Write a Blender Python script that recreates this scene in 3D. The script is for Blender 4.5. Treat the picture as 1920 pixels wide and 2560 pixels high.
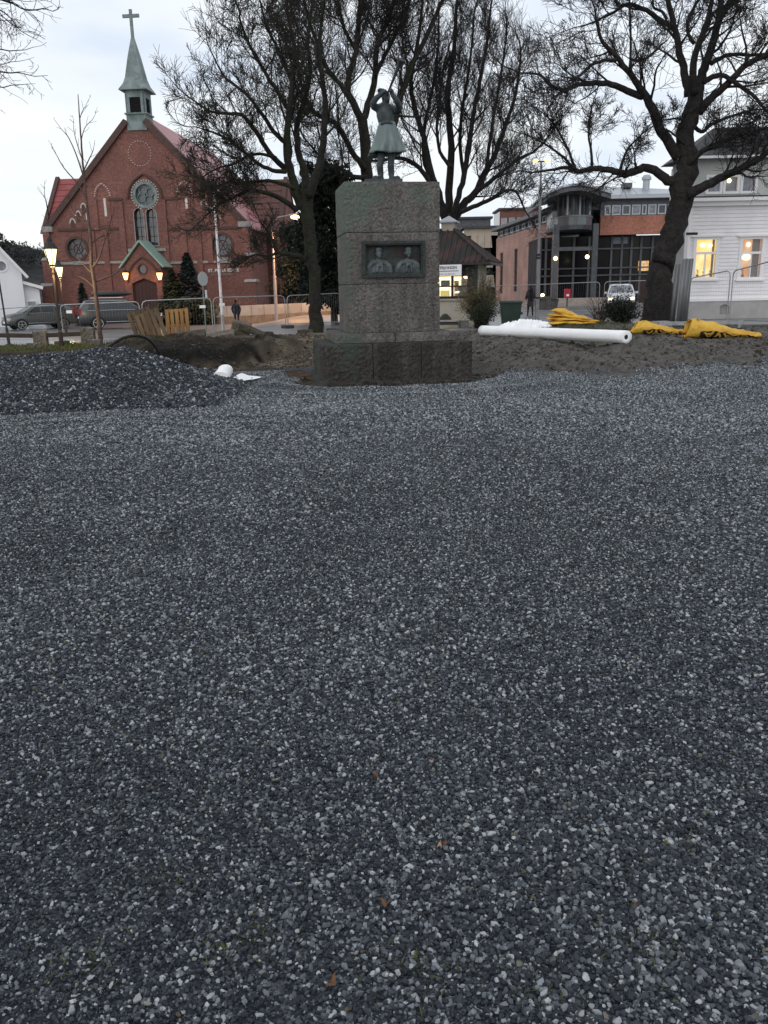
import bpy, bmesh, math, random
import numpy as np
from mathutils import Vector, Matrix, noise
from mathutils.geometry import tessellate_polygon
PI = math.pi
R = math.radians
scene = bpy.context.scene
col = scene.collection
for o in list(bpy.data.objects):
    bpy.data.objects.remove(o, do_unlink=True)

# ------------------------------------------------------------------ camera
CAMZ = 1.6; FPX = 2073.0; PITCH = R(15.0); ROLL = 0.020
Fw = Vector((0, math.cos(PITCH), -math.sin(PITCH)))
R0 = Vector((1, 0, 0)); U0 = Vector((0, math.sin(PITCH), math.cos(PITCH)))
CR = R0*math.cos(ROLL) - U0*math.sin(ROLL)
CU = R0*math.sin(ROLL) + U0*math.cos(ROLL)
CP = Vector((0, 0, CAMZ))
cam = bpy.data.cameras.new('camera'); camo = bpy.data.objects.new('camera', cam); col.objects.link(camo)
m = Matrix((CR, CU, -Fw)).transposed().to_4x4(); m.translation = CP
camo.matrix_world = m
cam.sensor_fit = 'HORIZONTAL'; cam.sensor_width = 36.0; cam.lens = 36.0*FPX/1920.0
cam.clip_start = 0.05; cam.clip_end = 3000
scene.camera = camo
def ray(px, py):
    return (Fw + CR*((px-960)/FPX) + CU*((1280-py)/FPX))
def at(px, py, y):                       # photo pixel -> point at distance y into the place
    d = ray(px, py); return CP + d*(y/d.y)
def onz(px, py, z=0.0):                  # photo pixel -> point on the level z
    d = ray(px, py); return CP + d*((z-CAMZ)/d.z)

# ------------------------------------------------------------------ sky, sun, exposure
w = bpy.data.worlds.new('World'); scene.world = w; w.use_nodes = True
nt = w.node_tree; nt.nodes.clear()
SUN_EL, SUN_AZ = R(24), R(-160)
def wn(t, **k):
    n = nt.nodes.new(t)
    for a, b in k.items(): setattr(n, a, b)
    return n
sky = wn('ShaderNodeTexSky', sky_type='NISHITA', sun_disc=False, sun_elevation=SUN_EL, sun_rotation=SUN_AZ, air_density=1.2, dust_density=2.0)
bg1 = wn('ShaderNodeBackground'); bg1.inputs[1].default_value = 0.09
nt.links.new(sky.outputs[0], bg1.inputs[0])
tc = wn('ShaderNodeTexCoord'); sep = wn('ShaderNodeSeparateXYZ'); nt.links.new(tc.outputs['Generated'], sep.inputs[0])
mz = wn('ShaderNodeMath', operation='ABSOLUTE'); nt.links.new(sep.outputs[2], mz.inputs[0])
az = wn('ShaderNodeMath', operation='ADD'); az.inputs[1].default_value = 0.16; nt.links.new(mz.outputs[0], az.inputs[0])
dx = wn('ShaderNodeMath', operation='DIVIDE'); dy = wn('ShaderNodeMath', operation='DIVIDE')
nt.links.new(sep.outputs[0], dx.inputs[0]); nt.links.new(az.outputs[0], dx.inputs[1])
nt.links.new(sep.outputs[1], dy.inputs[0]); nt.links.new(az.outputs[0], dy.inputs[1])
cmb = wn('ShaderNodeCombineXYZ'); nt.links.new(dx.outputs[0], cmb.inputs[0]); nt.links.new(dy.outputs[0], cmb.inputs[1])
nz = wn('ShaderNodeTexNoise'); nz.inputs['Scale'].default_value = 0.9; nz.inputs['Detail'].default_value = 5; nz.inputs['Roughness'].default_value = 0.5
nt.links.new(cmb.outputs[0], nz.inputs['Vector'])
rp = wn('ShaderNodeValToRGB')
rp.color_ramp.elements[0].position = 0.34; rp.color_ramp.elements[0].color = (0.66, 0.75, 0.90, 1)
rp.color_ramp.elements[1].position = 0.62; rp.color_ramp.elements[1].color = (0.97, 1.0, 1.0, 1)
e = rp.color_ramp.elements.new(0.46); e.color = (0.86, 0.91, 0.98, 1)
nt.links.new(nz.outputs['Fac'], rp.inputs[0])
bg2 = wn('ShaderNodeBackground'); bg2.inputs[1].default_value = 1.14
nt.links.new(rp.outputs[0], bg2.inputs[0])
mixs = wn('ShaderNodeMixShader'); mixs.inputs[0].default_value = 0.88
nt.links.new(bg1.outputs[0], mixs.inputs[1]); nt.links.new(bg2.outputs[0], mixs.inputs[2])
wo = wn('ShaderNodeOutputWorld'); nt.links.new(mixs.outputs[0], wo.inputs[0])
sl = bpy.data.lights.new('sun', 'SUN'); sl.energy = 0.8; sl.angle = R(70); sl.color = (1.0, 0.975, 0.95)
so = bpy.data.objects.new('sun', sl); col.objects.link(so)
so.rotation_euler = (R(90)-SUN_EL, 0, PI-SUN_AZ); so.location = (0, 0, 60)
vs = scene.view_settings
vs.view_transform = 'Standard'; vs.look = 'None'; vs.gamma = 1; vs.use_curve_mapping = False
vs.exposure = 0.0

# ------------------------------------------------------------------ helpers
def tag(o, label=None, cat=None, group=None, kind=None):
    if label: o['label'] = label
    if cat: o['category'] = cat
    if group: o['group'] = group
    if kind: o['kind'] = kind
    return o
def thing(name, loc, rz=0, label=None, cat=None, group=None):
    o = bpy.data.objects.new(name, None); col.objects.link(o)
    o.location = loc; o.rotation_euler = (0, 0, rz); o.empty_display_size = 0.2
    return tag(o, label, cat, group)
def link(name, me, mat=None, parent=None, smooth=False):
    if mat and not me.materials: me.materials.append(mat)
    if smooth:
        me.polygons.foreach_set('use_smooth', [True]*len(me.polygons))
    o = bpy.data.objects.new(name, me); col.objects.link(o)
    if parent: o.parent = parent
    return o
def copy_tree(o, parent=None):
    c = o.copy(); col.objects.link(c); c.parent = parent
    for ch in o.children: copy_tree(ch, c)
    return c
class Frame:
    """local axes of a building: x along its front, y into it, z up"""
    def __init__(s, origin, rz):
        s.o = Vector(origin); s.rz = rz
        s.ax = Vector((math.cos(rz), math.sin(rz), 0)); s.ay = Vector((-math.sin(rz), math.cos(rz), 0))
    def p(s, px, py, ly=0.0):
        d = ray(px, py); n = s.ay
        t = ((s.o + n*ly) - CP).dot(n)/d.dot(n)
        q = CP + d*t - s.o
        return (q.dot(s.ax), q.z)
    def x(s, px, py, ly=0.0): return s.p(px, py, ly)[0]
    def z(s, px, py, ly=0.0): return s.p(px, py, ly)[1]
class MB:
    def __init__(s): s.v = []; s.f = []
    def add(s, vs, fs):
        n = len(s.v); s.v += [tuple(v) for v in vs]; s.f += [tuple(i+n for i in f) for f in fs]; return s
    def box(s, x0, x1, y0, y1, z0, z1):
        return s.add([(x0,y0,z0),(x1,y0,z0),(x1,y1,z0),(x0,y1,z0),(x0,y0,z1),(x1,y0,z1),(x1,y1,z1),(x0,y1,z1)],
                     [(0,3,2,1),(4,5,6,7),(0,1,5,4),(1,2,6,5),(2,3,7,6),(3,0,4,7)])
    def obox(s, c, size, mat):
        c = Vector(c); a, b, d = [q/2 for q in size]
        vs = [c + mat @ Vector((i*a, j*b, k*d)) for k in (-1,1) for i, j in ((-1,-1),(1,-1),(1,1),(-1,1))]
        return s.add(vs, [(0,3,2,1),(4,5,6,7),(0,1,5,4),(1,2,6,5),(2,3,7,6),(3,0,4,7)])
    def bar(s, p0, p1, w, h, up=(0,0,1)):
        p0 = Vector(p0); p1 = Vector(p1); d = (p1-p0); L = d.length; d.normalize()
        sd = d.cross(Vector(up));
        if sd.length < 1e-4: sd = Vector((1,0,0))
        sd.normalize(); u = sd.cross(d)
        m = Matrix((d, sd, u)).transposed()
        return s.obox((p0+p1)/2, (L, w, h), m)
    def tube(s, pts, rad, n=6, cap=True):
        pts = [Vector(p) for p in pts]
        if not hasattr(rad, '__len__'): rad = [rad]*len(pts)
        d = (pts[1]-pts[0]).normalized(); a = d.orthogonal().normalized()
        base = len(s.v)
        for i, p in enumerate(pts):
            if i < len(pts)-1: d2 = (pts[i+1]-p).normalized()
            else: d2 = (p-pts[i-1]).normalized()
            if 0 < i < len(pts)-1: d2 = (d2 + (p-pts[i-1]).normalized()).normalized()
            a = (a - d2*a.dot(d2))
            a = a.normalized() if a.length > 1e-6 else d2.orthogonal().normalized()
            b = d2.cross(a)
            for k in range(n):
                t = 2*PI*k/n; q = p + (a*math.cos(t)+b*math.sin(t))*rad[i]; s.v.append((q.x, q.y, q.z))
        for i in range(len(pts)-1):
            o = base+i*n
            for k in range(n):
                k2 = (k+1) % n; s.f.append((o+k, o+k2, o+n+k2, o+n+k))
        if cap:
            s.f.append(tuple(base+k for k in reversed(range(n)))); o = base+(len(pts)-1)*n
            s.f.append(tuple(o+k for k in range(n)))
        return s
    def prism(s, poly, y0, y1):            # polygon in x,z pushed along y
        n = len(poly); vs = [(x, y0, z) for x, z in poly] + [(x, y1, z) for x, z in poly]
        return s.add(vs, [tuple(range(n)), tuple(reversed(range(n, 2*n)))] + [(i, n+i, n+(i+1) % n, (i+1) % n) for i in range(n)])
    def prismz(s, poly, z0, z1):
        n = len(poly); vs = [(x, y, z0) for x, y in poly] + [(x, y, z1) for x, y in poly]
        return s.add(vs, [tuple(reversed(range(n))), tuple(range(n, 2*n))] + [(i, (i+1) % n, n+(i+1) % n, n+i) for i in range(n)])
    def ring(s, outer, inner, y0, y1):     # frame between two matching x,z loops
        n = len(outer); vs = [(x,y0,z) for x,z in outer]+[(x,y0,z) for x,z in inner]+[(x,y1,z) for x,z in outer]+[(x,y1,z) for x,z in inner]
        fs = []
        for i in range(n):
            j = (i+1) % n
            fs += [(i,j,n+j,n+i), (2*n+i,3*n+i,3*n+j,2*n+j), (i,2*n+i,2*n+j,j), (n+i,n+j,3*n+j,3*n+i)]
        return s.add(vs, fs)
    def wall(s, outer, holes, y0, y1):     # solid wall with real openings
        loops = [outer]+holes; flat = [p for l in loops for p in l]; n = len(flat)
        tri = tessellate_polygon([[Vector((x, z, 0)) for x, z in l] for l in loops])
        vs = [(x, y0, z) for x, z in flat]+[(x, y1, z) for x, z in flat]
        fs = [tuple(t) for t in tri]+[tuple(i+n for i in reversed(t)) for t in tri]
        k = 0
        for l in loops:
            for i in range(len(l)):
                a, b = k+i, k+(i+1) % len(l); fs.append((a, a+n, b+n, b))
            k += len(l)
        return s.add(vs, fs)
    def lathe(s, prof, n=12, c=(0,0,0)):
        base = len(s.v)
        for r, z in prof:
            for k in range(n):
                t = 2*PI*k/n; s.v.append((c[0]+r*math.cos(t), c[1]+r*math.sin(t), c[2]+z))
        for i in range(len(prof)-1):
            for k in range(n):
                a = base+i*n+k; b = base+i*n+(k+1) % n; s.f.append((a, b, b+n, a+n))
        s.f.append(tuple(base+k for k in reversed(range(n)))); o = base+(len(prof)-1)*n
        s.f.append(tuple(o+k for k in range(n)))
        return s
    def ball(s, c, r, n=8, sc=(1,1,1)):
        pr = [(math.sin(PI*i/n)*1+1e-4, -math.cos(PI*i/n)) for i in range(n+1)]; b = len(s.v); s.lathe(pr, max(6, n+2))
        for i in range(b, len(s.v)):
            x, y, z = s.v[i]; s.v[i] = (c[0]+x*r*sc[0], c[1]+y*r*sc[1], c[2]+z*r*sc[2])
        return s
    def mesh(s, name='m', fix=True):
        me = bpy.data.meshes.new(name); me.from_pydata(s.v, [], s.f)
        if fix:
            bm = bmesh.new(); bm.from_mesh(me); bmesh.ops.recalc_face_normals(bm, faces=bm.faces); bm.to_mesh(me); bm.free()
        me.update(); return me
    def build(s, name, mat, parent=None, smooth=False, fix=True):
        return link(name, s.mesh(name, fix), mat, parent, smooth)
def circ(cx, cz, r, n=24, a0=0): return [(cx+r*math.cos(a0+2*PI*i/n), cz+r*math.sin(a0+2*PI*i/n)) for i in range(n)]
def lancet(cx, z0, w, spring, n=6, rise=None):  # pointed arch outline, counter-clockwise from bottom left
    h = w/2; pts = [(cx-h, z0), (cx+h, z0)]
    k = rise if rise else w*0.95
    for i in range(n+1):
        u = 1-i/n; pts.append((cx+h*u, spring+k*math.sqrt(max(0, 4-(u+1)**2)/3)))
    for i in range(n-1, -1, -1):
        u = 1-i/n; pts.append((cx-h*u, spring+k*math.sqrt(max(0, 4-(u+1)**2)/3)))
    return pts
def arch_line(cx, w, spring, rise, n=14):
    h = w/2; out = []
    for i in range(n+1):
        t = i/n*2-1; out.append((cx+h*t, spring+rise*math.sqrt(max(0, 4-(abs(t)+1)**2)/3)))
    return out
def text_mesh(body, size, depth=0.01, align='CENTER', bold=0.0):
    cu = bpy.data.curves.new('t', 'FONT'); cu.body = body; cu.size = size; cu.extrude = depth; cu.align_x = align; cu.offset = bold; cu.resolution_u = 2
    ob = bpy.data.objects.new('t', cu); col.objects.link(ob)
    dg = bpy.context.evaluated_depsgraph_get(); me = bpy.data.meshes.new_from_object(ob.evaluated_get(dg))
    bpy.data.objects.remove(ob); bpy.data.curves.remove(cu)
    return me
def put_text(name, body, size, mat, parent, loc, rot, depth=0.01, bold=0.0, align='CENTER', sx=1.0):
    o = link(name, text_mesh(body, size, depth, align, bold), mat, parent); o.location = loc; o.rotation_euler = rot; o.scale = (sx, 1, 1); return o
def sm(a, b, x):
    t = min(1, max(0, (x-a)/(b-a))) if a != b else float(x > a); return t*t*(3-2*t)
def lerp_tab(tab, x):
    if x <= tab[0][0]: return tab[0][1]
    for (a, va), (b, vb) in zip(tab, tab[1:]):
        if x <= b: return va+(vb-va)*(x-a)/(b-a)
    return tab[-1][1]

# ------------------------------------------------------------------ materials
MATS = {}
def M(name, c, c2=None, scale=4.0, rough=0.8, bump=0.0, bscale=40.0, metal=0.0, c3=None, scale3=1.0, detail=4, lo=0.4, hi=0.62, spec=0.3, stretch=None):
    if name in MATS: return MATS[name]
    m = bpy.data.materials.new(name); m.use_nodes = True; t = m.node_tree; b = t.nodes['Principled BSDF']
    b.inputs['Roughness'].default_value = rough; b.inputs['Metallic'].default_value = metal
    b.inputs['Specular IOR Level'].default_value = spec
    def C(q): return (q[0], q[1], q[2], 1)
    b.inputs['Base Color'].default_value = C(c)
    tc = t.nodes.new('ShaderNodeTexCoord'); vec = tc.outputs['Object']
    if stretch:
        mp = t.nodes.new('ShaderNodeMapping'); mp.inputs['Scale'].default_value = stretch; t.links.new(vec, mp.inputs[0]); vec = mp.outputs[0]
    def noisy(sc, det):
        n = t.nodes.new('ShaderNodeTexNoise'); n.inputs['Scale'].default_value = sc; n.inputs['Detail'].default_value = det; t.links.new(vec, n.inputs['Vector']); return n
    last = None
    if c2:
        n = noisy(scale, detail); r = t.nodes.new('ShaderNodeValToRGB')
        r.color_ramp.elements[0].position = lo; r.color_ramp.elements[1].position = hi
        r.color_ramp.elements[0].color = C(c); r.color_ramp.elements[1].color = C(c2)
        t.links.new(n.outputs['Fac'], r.inputs[0]); last = r.outputs[0]
    if c3:
        n = noisy(scale3, 5); r = t.nodes.new('ShaderNodeValToRGB'); r.color_ramp.elements[0].position = 0.5; r.color_ramp.elements[1].position = 0.66
        mx = t.nodes.new('ShaderNodeMix'); mx.data_type = 'RGBA'; t.links.new(n.outputs['Fac'], r.inputs[0]); t.links.new(r.outputs[0], mx.inputs[0])
        if last: t.links.new(last, mx.inputs[6])
        else: mx.inputs[6].default_value = C(c)
        mx.inputs[7].default_value = C(c3); last = mx.outputs[2]
    if last: t.links.new(last, b.inputs['Base Color'])
    if bump:
        n = noisy(bscale, 6); bp = t.nodes.new('ShaderNodeBump'); bp.inputs['Strength'].default_value = bump; bp.inputs['Distance'].default_value = 0.5/bscale*4
        t.links.new(n.outputs['Fac'], bp.inputs['Height']); t.links.new(bp.outputs[0], b.inputs['Normal'])
    MATS[name] = m; return m
def emit(name, c, s, c2=None, scale=3.0, lo=0.4, hi=0.6):
    if name in MATS: return MATS[name]
    m = bpy.data.materials.new(name); m.use_nodes = True; t = m.node_tree; b = t.nodes['Principled BSDF']
    b.inputs['Base Color'].default_value = (c[0]*.5, c[1]*.5, c[2]*.5, 1); b.inputs['Emission Color'].default_value = (*c, 1); b.inputs['Emission Strength'].default_value = s
    if c2:
        tc = t.nodes.new('ShaderNodeTexCoord'); n = t.nodes.new('ShaderNodeTexNoise'); n.inputs['Scale'].default_value = scale; n.inputs['Detail'].default_value = 2
        t.links.new(tc.outputs['Object'], n.inputs['Vector']); r = t.nodes.new('ShaderNodeValToRGB')
        r.color_ramp.elements[0].position = lo; r.color_ramp.elements[1].position = hi
        r.color_ramp.elements[0].color = (*c, 1); r.color_ramp.elements[1].color = (*c2, 1)
        t.links.new(n.outputs['Fac'], r.inputs[0]); t.links.new(r.outputs[0], b.inputs['Emission Color'])
    MATS[name] = m; return m
def brick(name, c1, c2, mortar, bw=0.25, bh=0.08, c3=None):
    m = bpy.data.materials.new(name); m.use_nodes = True; t = m.node_tree; b = t.nodes['Principled BSDF']; b.inputs['Roughness'].default_value = 0.85; b.inputs['Specular IOR Level'].default_value = 0.2
    tc = t.nodes.new('ShaderNodeTexCoord'); sp = t.nodes.new('ShaderNodeSeparateXYZ'); t.links.new(tc.outputs['Object'], sp.inputs[0])
    ad = t.nodes.new('ShaderNodeMath'); t.links.new(sp.outputs[0], ad.inputs[0]); t.links.new(sp.outputs[1], ad.inputs[1])
    cb = t.nodes.new('ShaderNodeCombineXYZ'); t.links.new(ad.outputs[0], cb.inputs[0]); t.links.new(sp.outputs[2], cb.inputs[1])
    bt = t.nodes.new('ShaderNodeTexBrick'); bt.inputs['Scale'].default_value = 1; bt.inputs['Brick Width'].default_value = bw; bt.inputs['Row Height'].default_value = bh
    bt.inputs['Mortar Size'].default_value = 0.008; bt.inputs['Color1'].default_value = (*c1, 1); bt.inputs['Color2'].default_value = (*c2, 1); bt.inputs['Mortar'].default_value = (*mortar, 1); bt.inputs['Bias'].default_value = 0.1
    t.links.new(cb.outputs[0], bt.inputs['Vector'])
    n = t.nodes.new('ShaderNodeTexNoise'); n.inputs['Scale'].default_value = 0.45; n.inputs['Detail'].default_value = 6; t.links.new(tc.outputs['Object'], n.inputs['Vector'])
    r = t.nodes.new('ShaderNodeValToRGB'); r.color_ramp.elements[0].position = 0.3; r.color_ramp.elements[1].position = 0.7
    r.color_ramp.elements[0].color = (0.72, 0.72, 0.72, 1); r.color_ramp.elements[1].color = (1.15, 1.1, 1.1, 1); t.links.new(n.outputs['Fac'], r.inputs[0])
    mx = t.nodes.new('ShaderNodeMix'); mx.data_type = 'RGBA'; mx.blend_type = 'MULTIPLY'; mx.inputs[0].default_value = 1
    t.links.new(bt.outputs['Color'], mx.inputs[6]); t.links.new(r.outputs[0], mx.inputs[7]); t.links.new(mx.outputs[2], b.inputs['Base Color'])
    n3 = t.nodes.new('ShaderNodeTexNoise'); n3.inputs['Scale'].default_value = 5.5; n3.inputs['Detail'].default_value = 8; n3.inputs['Roughness'].default_value = .75; t.links.new(cb.outputs[0], n3.inputs['Vector'])
    r3 = t.nodes.new('ShaderNodeValToRGB'); r3.color_ramp.elements[0].position = 0.32; r3.color_ramp.elements[1].position = 0.68; r3.color_ramp.elements[0].color = (.6,.58,.58,1); r3.color_ramp.elements[1].color = (1.4,1.36,1.33,1); t.links.new(n3.outputs['Fac'], r3.inputs[0])
    mx3 = t.nodes.new('ShaderNodeMix'); mx3.data_type = 'RGBA'; mx3.blend_type = 'MULTIPLY'; mx3.inputs[0].default_value = 1; t.links.new(mx.outputs[2], mx3.inputs[6]); t.links.new(r3.outputs[0], mx3.inputs[7]); t.links.new(mx3.outputs[2], b.inputs['Base Color'])
    bp = t.nodes.new('ShaderNodeBump'); bp.inputs['Strength'].default_value = 0.5; bp.inputs['Distance'].default_value = 0.01; bp.invert = True
    t.links.new(bt.outputs['Fac'], bp.inputs['Height']); t.links.new(bp.outputs[0], b.inputs['Normal'])
    MATS[name] = m; return m
def glass(name, c=(0.03, 0.035, 0.045), rough=0.08, spec=0.7):
    return M(name, c, None, rough=rough, spec=spec)
brick_red = brick('church brick', (0.225, 0.092, 0.073), (0.15, 0.068, 0.058), (0.26, 0.17, 0.15))
copper = M('weathered copper', (0.15, 0.19, 0.19), (0.22, 0.255, 0.26), 2.5, 0.7, c3=(0.10, 0.15, 0.13), scale3=1.2)
copper_green = M('green copper', (0.22, 0.33, 0.285), (0.27, 0.38, 0.335), 3, 0.7)
stone_pale = M('pale stone', (0.30, 0.29, 0.28), (0.22, 0.21, 0.21), 5, 0.85)
dark_glass = glass('dark glass')
leaded = M('leaded glass', (0.06, 0.07, 0.085), (0.11, 0.12, 0.14), 9, 0.25, spec=0.5)
white_paint = M('white paint', (0.78, 0.77, 0.77), (0.72, 0.71, 0.71), 1.5, 0.55)
steel = M('galvanised steel', (0.36, 0.37, 0.38), (0.28, 0.29, 0.30), 8, 0.42, metal=0.6)
black_iron = M('black iron', (0.02, 0.02, 0.021), None, rough=0.5)
# ------------------------------------------------------------------ ground
rnd = random.Random(5)
MON = Vector((0.15, 16.35, 0.0)); MON_RZ = R(9)
def fb(x, y, s, o=3): return noise.fractal(Vector((x*s, y*s, 3.7)), 1.0, 2.0, o)
def foot_y(x): return lerp_tab([(-14, 22.6), (-8, 23.0), (-5.4, 23.7), (-3.9, 25.6), (-2.6, 27.6)], x)
def H(x, y):
    z = 0.0
    if y > 24:
        z += -(0.40*sm(28.5, 34.5, y)+0.12*sm(34, 56, y))*sm(-5.0, -9.0, x)
    # excavated pit on the left and the spoil behind it
    if y > 15 and x < 0.2:
        yw = foot_y(x) + 0.5*fb(x, y, .7)
        xin = sm(-1.2, -3.8, x)*sm(-17, -13, x)
        z -= 0.55*sm(17.2, 22.4, y)*(1-sm(yw, yw+1.1, y))*xin; z += .09*fb(x, y, 2.6)*sm(yw-.6, yw+.3, y)*(1-sm(yw+3, yw+4, y))*xin
        z += (0.36-.20*sm(-6.2, -4.2, x))*math.exp(-((y-yw-2.7)/1.5)**2)*sm(-9.5, -7.2, x)*sm(-1.2, -2.8, x)
        z += 0.10*fb(x, y, .9)*sm(18, 20, y)*(1-sm(29, 31, y))*xin
    # rough spoil on the right
    if x > 1.4 and y > 14:
        e = 16.4 + 0.25*(x-4) + 0.55*fb(x, 0, .55, 2) - 1.1*math.exp(-((x-4.7)/.9)**2) - .7*math.exp(-((x-7.2)/.7)**2)
        up = sm(e-.1, e+1.1, y)*sm(1.6, 3.0, x)
        z += up*(0.24 + 0.19*fb(x, y, .55) + .09*fb(x, y, 1.9) + .035*fb(x, y, 5))*(1-0.75*sm(22, 34, y))
        z += .30*math.exp(-((x-6.3)/1.9)**2-((y-27.6)/1.8)**2)
    # gravel: gentle waves, worn wheel lane round the monument
    g = 1-sm(15.5, 18.5, y)
    z += g*(0.018*fb(x, y, .35)+0.008*fb(x, y, 1.4))
    z += g*.028*math.exp(-((y-11.15-.06*x-.25*fb(x, 0, .4, 2))/.10)**2)*sm(1.0, -1.5, x)+g*.022*math.exp(-((y-10.6-.03*x-.2*fb(x, 3, .4, 2))/.09)**2)*sm(-.5, -2.5, x)
    d = math.hypot(x-MON.x, (y-MON.y)*1.0)
    if d < 6:
        z += 0.05*math.exp(-((d-2.55)/.16)**2)*g*(0.6+fb(x, y, 1.1)) + 0.035*math.exp(-((d-3.35)/.22)**2)*g
        z -= 0.07*(1-sm(1.9, 2.3, d))
    return z
def kindmap(x, y):
    """weights: gravel, dark soil, sand, grass, paving"""
    d = math.hypot(x-MON.x, y-MON.y)
    n = fb(x, y, .8); n2 = fb(x, y, 2.5)
    if x > 1.0: edge = 16.4 + 0.25*(x-4) + 0.55*fb(x, 0, .55, 2) - 1.1*math.exp(-((x-4.7)/.9)**2) - .7*math.exp(-((x-7.2)/.7)**2)
    else: edge = lerp_tab([(-14, 18.0), (-6, 17.4), (-2.5, 17.8), (-1.4, 18.6), (1.0, 18.0)], x)
    g = 1-sm(edge-.35, edge+.45, y+0.6*n2)
    front = (y-MON.y)*math.cos(.16)-(x-MON.x)*math.sin(.16)
    ca_, sa_ = math.cos(MON_RZ), math.sin(MON_RZ); lx_ = (x-MON.x)*ca_+(y-MON.y)*sa_; ly_ = -(x-MON.x)*sa_+(y-MON.y)*ca_
    dr = math.hypot(max(0, abs(lx_)-1.46), max(0, abs(ly_)-1.17)); dirt_mon = 1-sm(.10, .32, dr+.30*n+.22*n2-.28*sm(.6, -1.2, lx_)+.05)
    slim = foot_y(x)+3.5*sm(-4.4, -2.9, x)
    sand = sm(17.9, 19.2, y+.5*n2)*(1-sm(slim-.2, slim+.9, y+n))*sm(-0.7, -1.6, x)*(0.85+n)
    grass = sm(25.5, 26.6, y+0.8*n)*(1-sm(30, 32, y))*sm(-6.5, -7.5, x)
    grass = max(grass, sm(24.5, 26.5, y)*(1-sm(31, 32.5, y))*sm(3.8, 5, x)*(0.35+n*1.3))
    grass = max(grass, 0.9*sm(0.16, .36, n2+.5*n)*(1-sm(1.95, 2.6, y))*.9)
    road = sm(31.5, 32.8, y+.4*n)
    dark = sm(foot_y(x)-.5, foot_y(x)+.5, y+.6*n2)*(1-sm(foot_y(x)+1.1, foot_y(x)+2.2, y+1.2*n2))*sm(-2.7, -3.9, x)*sm(-18, -14, x)
    return (min(1, max(0, g*(1-dirt_mon))), min(1, max(0, sand)), min(1, max(0, grass)), road, dirt_mon, min(1, max(0, dark*(.75+n))))
def lines(spec):
    out = []
    for a, b, st in spec:
        n = max(1, round((b-a)/st)); out += [a+(b-a)*i/n for i in range(n)]
    return out+[spec[-1][1]]
gx = lines([(-900,-300,150),(-300,-100,40),(-100,-40,6),(-40,-16,1.2),(-16,-9,.25),(-9,9,.11),(9,16,.25),(16,40,1.2),(40,100,6),(100,300,40),(300,900,150)])
gy = lines([(-60,-10,10),(-10,0,1),(0,13.5,.14),(13.5,20,.09),(20,30,.13),(30,60,.6),(60,150,4),(150,400,30),(400,1400,200)])
V = []; A = []; B2 = []
for y in gy:
    for x in gx:
        V.append((x, y, H(x, y))); k = kindmap(x, y); A.append((k[0], k[1], k[2], 1)); B2.append((k[3], k[4], k[5], 1))
nx = len(gx)
Fc = [(j*nx+i, j*nx+i+1, (j+1)*nx+i+1, (j+1)*nx+i) for j in range(len(gy)-1) for i in range(nx-1)]
me = bpy.data.meshes.new('ground'); me.from_pydata(V, [], Fc)
for nm, dat in (('zone', A), ('zone2', B2)):
    at_ = me.attributes.new(nm, 'FLOAT_COLOR', 'POINT'); at_.data.foreach_set('color', np.array(dat, dtype=np.float32).ravel())
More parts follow.
